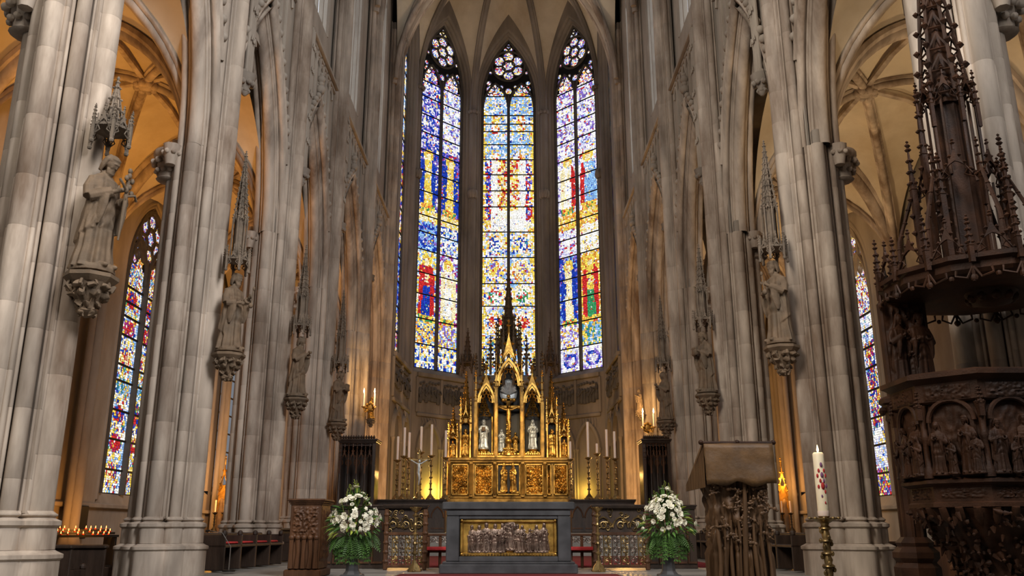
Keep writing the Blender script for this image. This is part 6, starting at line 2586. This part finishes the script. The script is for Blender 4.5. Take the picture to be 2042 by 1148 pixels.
for q in range(26):
    a = 2 * pi * q / 26
    mb.tube([((RB * .90) * cos(a), RB * .90 * sin(a), zb0 - .04), (RB * .86 * cos(a), RB * .86 * sin(a), zb0 - .13), (RB * .74 * cos(a), RB * .74 * sin(a), zb0 - .2)], [.04, .045, .02], 6)
o = mb.build('carved_foliage', WOOD_P, root, 60); o['kind'] = 'stuff'
mb = MB(); mb.lathe([(.52, 0), (.52, .12), (.45, .18), (.42, .24)], 16); mb.build('stem_base', WOOD_P, root, 30)
# back panel with carved figures between basin and sounding board
ycan = .25
zbk0, zbk1 = zrim - .05, ZP(575, Y)
bx0, bx1 = (1858 - 1957) * 9.9 / F_PX, (1952 - 1957) * 9.9 / F_PX
mb = MB(); mb.box(bx0, bx1, .62, .74, zrim - .6, zbk1 + .02, .02); mb.build('back_board', WOOD_P, root, 30)
o = relief_panel(bx0 + .03, bx1 - .03, zbk0 + .05, zbk1 - .02, .615, .06, scrollwork(5, 31), 30, 40).build('back_relief', WOOD_P, root, 70)
for q, (u, kk, sc) in enumerate(((.28, 'veil', .95), (.72, 'book', .98), (.5, 'pray', .6))):
    s = (zbk1 - zbk0) * .82 * sc / 1.69
    o = inst('relief_figure', FIG[kk], root, (bx0 + (bx1 - bx0) * u, .56, zbk0 + .09), (0, 0, rg.uniform(-.5, .5)), (s, s * .7, s))
    o.material_slots[0].link = 'OBJECT'; o.material_slots[0].material = WOOD_P

# sounding board with cresting and spire
cc_ = at(1962, 560, Y + .3)
cn = empty('pulpit_canopy', (cc_.x, Y + .3, 0))
tag(cn, 'dark carved sounding board over the pulpit, crowned with a tall pinnacled spire', 'canopy')
RC = 1.10
zc0 = ZP(582, Y)
zc1 = zc0 + .20


def ring_n(mb, prof, n=12):
    mb.lathe(prof, n, ph=pi / n)


mb = MB(); ring_n(mb, [(.25, zc0 + .05), (RC * .85, zc0 + .03), (RC * .97, zc0 + .06), (RC, zc0 + .1), (RC * 1.0, zc0 + .17), (RC * 1.05, zc0 + .2), (RC * 1.05, zc0 + .25), (RC * .9, zc0 + .3), (RC * .3, zc0 + .34)]); mb.build('sounding_board', WOOD_P, cn, 20)
mb = MB(); mb.lathe([(.05, zc0 - .12), (.2, zc0 - .08), (.26, zc0), (.28, zc0 + .06)], 12, (0, -.1, 0))
for q in range(10):
    mb.blob((.22 * cos(q * .63), -.1 + .22 * sin(q * .63), zc0 - .02), .06, n=6, m=4)
mb.build('ceiling_boss', WOOD_P, cn, 50)
nf = 16
for q in range(nf):
    a = 2 * pi * q / nf
    M = Matrix.Translation((RC * 1.0 * cos(a), RC * 1.0 * sin(a), 0)) @ Matrix.Rotation(a + pi / 2, 4, 'Z')
    w = 2 * RC * math.tan(pi / nf)
    mb = MB(); gable(mb, M, w, .48, zc0 + .2, .03, .028)
    mb.build('cresting_gable', WOOD_P, cn, 40)
    mb = MB(); mb.M = M
    for s in (-1, 1):
        mb.tube([(s * w * .5, -.02, zc0 + .1), (s * w * .36, -.04, zc0 - .02), (s * w * .1, -.03, zc0 + .02), (s * w * .12, -.02, zc0 + .08)], .014, 5)
    mb.blob((w * .5, -.02, zc0 - .02), .04, n=6, m=4)
    mb.blob((0, -.03, zc0 + .0), .03, n=6, m=4)
    mb.tube([(w * .5, -.02, zc0 + .1), (w * .5, -.03, zc0 - .06)], .016, 5)
    mb.build('hanging_fringe', WOOD_P, cn, 40)
    mb = MB(); ca = a + pi / nf
    pinnacle(mb, (RC * 1.03 * cos(ca), RC * 1.03 * sin(ca), zc0 + .15), .07, .62 if q % 2 else .5, .035, 4, .35)
    mb.build('cresting_pinnacle', WOOD_P, cn, 30)
# tiered spire
zs0 = zc0 + .3
ax = -.12


def tier(z, h, r, n, gh, name):
    mb = MB()
    for q in range(n):
        a = 2 * pi * q / n + pi / n
        mb.lathe([(.035, z), (.022, z + .1), (.02, z + h)], 5, (ax + r * cos(a), r * sin(a), 0))
        mb.lathe([(.02, z), (.016, z + h * .9)], 4, (ax + r * .8 * cos(a + .3), r * .8 * sin(a + .3), 0))
    mb.build(name + '_columns', WOOD_P, cn, 40)
    mb = MB()
    for q in range(n):
        a = 2 * pi * q / n
        rr = r * cos(pi / n)
        M = Matrix.Translation((ax + rr * cos(a), rr * sin(a), 0)) @ Matrix.Rotation(a + pi / 2, 4, 'Z')
        gable(mb, M, 2 * r * sin(pi / n), gh, z + h - gh * .45, .03, .028)
    mb.build(name + '_gables', WOOD_P, cn, 40)
    for q in range(n):
        a = 2 * pi * q / n + pi / n
        mb = MB(); pinnacle(mb, (ax + r * 1.05 * cos(a), r * 1.05 * sin(a), z + h * .55), .06, gh * 1.5, .032, 4, .4); mb.build(name + '_pinnacle', WOOD_P, cn, 30)
    mb = MB(); mb.lathe([(r * .55, z), (r * .5, z + h)], 8, (ax, 0, 0)); mb.build(name + '_core', WOOD_P, cn, 20)


tier(zs0, ZP(330, Y) - zs0, .46, 6, .55, 'lower_tier')
z2 = ZP(330, Y) - .05
tier(z2, ZP(165, Y) - z2, .30, 6, .5, 'upper_tier')
z3 = ZP(175, Y)
mb = MB(); open_spire(mb, (ax, 0, z3), .27, 2.9, 6, 9, .06, .03); mb.lathe([(.20, z3 - .1), (.02, z3 + 2.7)], 6, (ax, 0, 0)); mb.build('spire', WOOD_P, cn, 40)
for q, (dx, dy, zt) in enumerate(((-.42, -.1, ZP(155, Y)), (-.50, .1, ZP(245, Y)), (.5, -.1, ZP(245, Y)), (.56, .1, ZP(280, Y)), (-.38, -.3, ZP(300, Y)), (.35, -.35, ZP(300, Y)))):
    mb = MB(); pinnacle(mb, (ax + dx, dy, zs0 - .02), .09, zt - zs0, .045, 4, .62); 
    for k in range(6):
        mb.octa((ax + dx + .05 * (1 if k % 2 else -1), dy, zs0 + (zt - zs0) * (.3 + k * .06)), .04)
    mb.build('flying_pinnacle', WOOD_P, cn, 30)
for q in range(6):
    a = 2 * pi * q / 6 + pi / 6
    mb = MB(); mb.tube([(ax + .75 * cos(a), .75 * sin(a), zs0), (ax + .72 * cos(a), .72 * sin(a), zs0 + .5), (ax + .5 * cos(a), .5 * sin(a), zs0 + 1.1)], [.03, .025, .02], 5)
    for k in range(5):
        t = k / 5
        mb.octa((ax + (.78 - .25 * t) * cos(a), (.78 - .25 * t) * sin(a), zs0 + .25 + .8 * t), .035)
    mb.build('flying_buttress', WOOD_P, cn, 30)

# dark newel column left of the pulpit
p = at(1826, 1100, 9.95)
nl = empty('newel_post', (p.x, 9.95, 0))
tag(nl, 'slim dark wooden post with capital and moulded base, close left of the pulpit', 'post')
zt = at(1800, 805, 9.95).z
mb = MB(); mb.lathe([(.24, 0), (.24, .9), (.2, .95), (.24, 1.0), (.24, 1.06), (.18, 1.12), (.2, 1.16), (.14, 1.22)], 8, ph=pi / 8); mb.build('base', WOOD_P, nl, 25)
mb = MB(); mb.lathe([(.125, 1.2), (.115, zt - .2)], 8, ph=pi / 8)
for q in range(8):
    mb.lathe([(.02, 1.2), (.018, zt - .2)], 5, (.118 * cos(q * pi / 4 + pi / 8), .118 * sin(q * pi / 4 + pi / 8), 0))
mb.build('shaft', WOOD_P, nl, 35)
mb = MB(); mb.lathe([(.12, zt - .22), (.15, zt - .18), (.14, zt - .14), (.17, zt - .02), (.2, zt), (.2, zt + .05), (.16, zt + .08)], 8, ph=pi / 8)
for q in range(8):
    mb.blob((.18 * cos(q * pi / 4), .18 * sin(q * pi / 4), zt - .08), .045, n=6, m=4)
mb.build('capital', WOOD_P, nl, 35)
mb = MB(); pinnacle(mb, (0, 0, zt + .05), .14, at(1800, 735, 9.95).z - zt, .05, 4, .35); mb.build('finial', WOOD_P, nl, 30)
# ------------------------------------------------------------------ lectern
Y = 8.0
a, b = at(1408, 1140, Y), at(1520, 1140, Y)
t0, t1 = at(1402, 885, Y), at(1538, 885, Y)
cxl = (t0.x + t1.x) / 2
lc = empty('lectern', (cxl, Y, 0))
tag(lc, 'massive carved wooden lectern shaped like a twisted tree, with a brown hide covered desk', 'lectern')
zt = t0.z
zm = at(1402, 962, Y).z
wt = (t1.x - t0.x) / 2
# sloping desk, seen from its back
mb = MB()
th = .035
top_b, bot_b = (.02, zt), (-.03, zm - .03)
nq = 14
rows = []
for j in range(9):
    v = j / 8
    row = []
    for i in range(nq + 1):
        u = -1 + 2 * i / nq
        sag = .012 * sin(u * 8 + v * 5) + (.03 * abs(sin(u * 2.6 + .4)) * v * v)
        row.append((u * wt * (1 + .0 * v), -.01 - .05 * v + .012 * noise.noise(Vector((u * 3, v * 3, 1))), zt - (zt - zm) * v - sag * v))
    rows.append(row)
mb.loft(rows, closed=False, cap=False)
o = mb.build('cover', HIDE_M, lc, 60)
sol = o.modifiers.new('thick', 'SOLIDIFY'); sol.thickness = .02; sol.offset = -1
mb = MB(); mb.loft([[(-wt - .005, -.01, zt), (wt + .005, -.01, zt), (wt + .005, .03, zt + .012), (-wt - .005, .03, zt + .012)], [(-wt - .08, .42, zm - .02), (wt - .02, .42, zm - .02), (wt - .02, .46, zm + .01), (-wt - .08, .46, zm + .01)]]); mb.build('desk_board', WOOD_L, lc, 30)
mb = MB(); mb.tube([(-wt - .02, .0, zt + .01), (wt + .02, .0, zt + .01)], .016, 8)
for u in (-wt - .02, 0, wt + .02):
    mb.blob((u, 0, zt + .015), .024, n=8, m=6)
mb.build('top_rod', WOOD_P, lc, 50)
mb = MB(); mb.loft([[(-wt, .0, zt), (-wt, .0, zm - .04), (-wt - .0, .06, zm - .04), (-wt, .04, zt)], [(-wt - .09, .44, zm), (-wt - .09, .44, zm - .06), (-wt - .08, .45, zm - .06), (-wt - .08, .45, zm)]]); mb.build('desk_cheek', WOOD_L, lc, 30)
# body: deep vertical folds like roots
hb = zm + .02
wb = (b.x - a.x) / 2
rings = []
NR = 160
for j in range(60):
    t = j / 59
    z = hb * t
    ring = []
    sx = wb * (1.22 - .16 * min(1, t * 1.2)) * (1 + .12 * max(0, t - .8) / .2)
    for k in range(NR):
        an = 2 * pi * k / NR
        c, s = cos(an), sin(an)
        q = (abs(c) ** 4 + abs(s) ** 4) ** -.25
        w_ = noise.noise(Vector((c * 2, s * 2, z * .9)))
        up = max(0, min(1, (t - .62) / .15))
        f = (1 - up) * (.13 * sin(17 * an + 3.0 * w_ + .8 * sin(2 * z)) + .06 * sin(37 * an + 6 * w_))
        f += (.10 + .16 * up) * noise.noise(Vector((c * (3 + 5 * up), s * (3 + 5 * up), z * (1.5 + 6 * up))))
        f += .10 * up * noise.noise(Vector((c * 16, s * 16, z * 15)))
        r = q * (.9 + f * .8)
        ring.append((sx * r * c, .24 + .26 * r * s, z))
    rings.append(ring)
mb = MB(); mb.loft(rings); mb.build('carved_body', WOOD_L, lc, 75)
rl = random.Random(12)
for q, (u0, u1, u2, r) in enumerate(((.12, .0, .02, .026), (-.7, -.6, -.75, .016), (-.45, -.38, -.5, .018), (.35, .42, .3, .02), (.62, .6, .75, .018), (.85, .8, .9, .02), (-.9, -.88, -.98, .02), (-.2, -.12, -.25, .016))):
    mb = MB()
    pts, rs = [], []
    for j in range(12):
        t = j / 11
        u = (u0 * (1 - t) ** 2 + 2 * u1 * t * (1 - t) + u2 * t * t)
        pts.append((wb * u * 1.05 + .01 * sin(t * 9 + q), -.01 - .015 * sin(t * 7 + q * 2), hb * .80 * (1 - t) if q else (zt - .05) * (1 - t)))
        rs.append(r * (.7 + .6 * t + .15 * sin(t * 21 + q)))
    mb.tube(pts, rs, 8); mb.build('trunk' if q == 0 else 'root', WOOD_L, lc, 60)
for q in range(46):
    mb = MB()
    u, z = rl.uniform(-.98, .98) * wb * 1.1, hb * rl.uniform(.70, 1.0)
    p = Vector((u, -.02, z))
    an = rl.uniform(0, 2 * pi)
    pts = []
    for k in range(6):
        pts.append(p.copy())
        an += rl.uniform(-.7, .9)
        p = p + Vector((.022 * cos(an), rl.uniform(-.008, .006), .022 * sin(an)))
    mb.tube(pts, [.006, .009, .009, .008, .006, .003], 5)
    for k in (2, 4, 5):
        mb.blob((pts[k][0], pts[k][1] - .006, pts[k][2]), rl.uniform(.010, .02), .008, rl.uniform(.010, .02), 6, 4)
    mb.build('carved_branch', WOOD_L, lc, 60)

# ------------------------------------------------------------------ flowers
LEAF = MB()
LEAF.add([(0, 0, 0), (.018, .05, .006), (0, .05, -.003), (-.018, .05, .006), (.013, .1, .004), (0, .1, -.004), (-.013, .1, .004), (0, .15, -.012)],
         [(0, 1, 2), (0, 2, 3), (1, 4, 5, 2), (2, 5, 6, 3), (4, 7, 5), (5, 7, 6)])
LEAF_ME = LEAF.mesh('leaf', LEAF_M, 60)
LEAF_ME2 = LEAF.mesh('leaf', LEAF_Y, 60)
FERN = MB()
for k in range(9):
    z = k * .03
    w = .045 * sin((k + 1) / 10 * pi) + .012
    for s in (-1, 1):
        FERN.add([(0, z, -.25 * z * z * 6), (s * w, z + .02, -.25 * z * z * 6 - .008), (s * w * .9, z + .034, -.25 * z * z * 6 - .01), (0, z + .016, -.25 * z * z * 6)], [(0, 1, 2, 3)])
FERN_ME = FERN.mesh('fern_frond', LEAF_M, 60)


def bloom(seed, kind):
    rg = random.Random(seed)
    mb = MB()
    if kind == 'rose':
        for ring_, n, r, lift, op in ((0, 4, .018, .012, .2), (1, 6, .030, .008, .6), (2, 7, .042, .0, 1.0)):
            for k in range(n):
                a = 2 * pi * k / n + ring_ * .6 + rg.uniform(-.15, .15)
                M = Matrix.Rotation(a, 4, 'Z') @ Matrix.Translation((r * .35, 0, lift)) @ Matrix.Rotation(-1.35 + op * .85, 4, 'Y')
                pts = [(0, -.008, 0), (0, .008, 0), (r * .6, .019, .007), (r * .6, -.019, .007), (r * 1.05, .014, .002), (r * 1.05, -.014, .002)]
                mb.add([M @ Vector((p[0], p[1], p[2])) for p in pts], [(0, 1, 2, 3), (3, 2, 4, 5)])
        mb.blob((0, 0, .014), .014, n=7, m=4)
    else:
        for k in range(26):
            a, b = rg.uniform(0, 6.28), rg.uniform(-.2, 1.5)
            p = Vector((.04 * cos(a) * cos(b), .04 * sin(a) * cos(b), .036 * sin(b)))
            mb.octa(p, rg.uniform(.010, .017), .7)
        mb.blob((0, 0, .0), .034, .034, .028, 8, 5)
    return mb.mesh('flower', PETAL_M, 70)


BLOOMS = [bloom(k, 'rose' if k % 3 else 'cluster') for k in range(6)]


def flowers(px, r_top, r_bot, wpx, Y, label, stand_label, seed):
    rg = random.Random(seed)
    c, t, b = at(px, 1085, Y), at(px, r_top, Y), at(px, r_bot, Y)
    hw_ = wpx / 2 * (Y * .97) / F_PX
    st = empty('flower_stand', (c.x, Y, PLAT))
    tag(st, stand_label, 'pedestal', 'pedestals of the flower arrangements')
    zv = b.z - PLAT + .12
    mb = MB(); mb.box(-.17, .17, -.17, .17, 0, .08, .015); mb.lathe([(.15, .08), (.11, .13), (.09, zv - .32), (.13, zv - .28)], 8, ph=pi / 8); mb.build('column', ALTAR_M, st, 30)
    fa = empty('flower_arrangement', (c.x, Y, PLAT + zv - .27))
    tag(fa, label, 'flowers', 'white flower arrangements')
    mb = MB(); mb.lathe([(.09, 0), (.12, .06), (.17, .2), (.2, .27), (.18, .27), (.05, .2)], 14); mb.build('vase', ALTAR_M, fa, 40)
    H = t.z - (PLAT + zv - .27)
    zc = H * .50

    def surf(th, v):
        """Point on the outline of the bouquet: v 0 at the bottom rim, 1 at the top."""
        z = .22 + (H - .26) * v
        r = hw_ * (1.0 if v < .30 else max(.06, 1 - ((v - .30) / .70) ** 1.25 * .95)) * (.55 + .45 * min(1, v / .30))
        return Vector((r * cos(th), r * .8 * sin(th), z))
    # dark inner mass of stems
    mb = MB()
    for k in range(40):
        th, v = rg.uniform(0, 6.28), rg.uniform(.05, .95)
        p = surf(th, v) * .9
        mb.tube([(0, 0, .2), (p.x * .4, p.y * .4, .2 + (p.z - .2) * .6), p], .006, 4)
    o = mb.build('stems', LEAF_M, fa, 50); o['kind'] = 'stuff'
    for k in range(290):
        th, v = rg.uniform(0, 6.28), rg.random() ** 1.15
        if rg.random() < .6:
            th = -abs(th % pi)
        p = surf(th, v)
        s = rg.uniform(.7, 1.25)
        p = p * rg.uniform(.72, .98)
        out = Vector((p.x, p.y, (p.z - zc) * .6 - .1 * (1 - v))).normalized()
        q = out.to_track_quat('Y', 'Z')
        e = (q @ Matrix.Rotation(rg.uniform(-1, 1), 3, 'Y').to_quaternion()).to_euler()
        if v < .22:
            o = inst('fern_frond', FERN_ME, fa, p * .9, e, (s * .8, s * .75, s))
        else:
            o = inst('leaf', LEAF_ME if rg.random() < .72 else LEAF_ME2, fa, p, e, (s * 1.1, s * .9, s))
    # trailing fronds below and thin sprigs on top
    for k in range(16):
        th = -pi * (k + .5) / 16
        p = Vector((.55 * hw_ * cos(th), .5 * hw_ * sin(th), .30 - .04 * rg.random()))
        mb = MB()
        pts = [p * .4 + Vector((0, 0, .12)), p + Vector((0, 0, .02)), p * 1.12 + Vector((0, 0, -.14)), p * 1.1 + Vector((0, 0, -.3 - .1 * rg.random()))]
        mb.tube(pts, [.006, .005, .004, .002], 4)
        for j in range(10):
            t_ = j / 9
            i0 = min(2, int(t_ * 3)); f = t_ * 3 - i0
            q = Vector(pts[i0]).lerp(Vector(pts[i0 + 1]), f)
            for s in (-1, 1):
                mb.add([q, q + Vector((s * .03, -.01, -.01)), q + Vector((s * .035, 0, -.04)), q + Vector((s * .006, 0, -.03))], [(0, 1, 2, 3)])
        mb.build('trailing_frond', LEAF_M, fa, 60)
    for k in range(14):
        th, v = rg.uniform(0, 6.28), rg.uniform(.55, 1.0)
        p = surf(th, v)
        mb = MB(); tip = p * 1.0 + Vector((rg.uniform(-.05, .05), 0, .10 + .05 * rg.random()))
        mb.tube([p * .8, p + Vector((0, 0, .03)), tip], [.004, .003, .002], 4)
        for j in range(5):
            mb.octa(tip - Vector((rg.uniform(-.012, .012), 0, j * .022)), .009)
        mb.build('sprig', LEAF_ME2.materials[0], fa, 60)
    # blooms: loose bands of white flowers, most of them towards the viewer
    n = 0
    spots = []
    while n < 50:
        th = -pi * rg.random() if n < 42 else rg.uniform(0, pi)
        v = rg.uniform(.20, .98)
        p = surf(th, v)
        if any((p - s).length < .062 for s in spots):
            continue
        if noise.noise(Vector((p.x * 5, p.z * 5, seed))) < .0 and rg.random() < .9:
            continue
        spots.append(p)
        out = Vector((p.x, p.y, (p.z - zc) * .7)).normalized()
        e = out.to_track_quat('Z', 'Y').to_euler()
        s = rg.uniform(.65, 1.3)
        inst('flower', rg.choice(BLOOMS), fa, p * 1.02, e, (s, s, s))
        n += 1


flowers(705, 968, 1088, 106, 14.35, 'large cone shaped arrangement of white flowers and ferns left of the altar', 'dark pedestal under the white flowers left of the altar', 3)
flowers(1331, 970, 1085, 108, 14.35, 'large cone shaped arrangement of white flowers and ferns between altar and lectern', 'dark pedestal under the white flowers beside the lectern', 5)
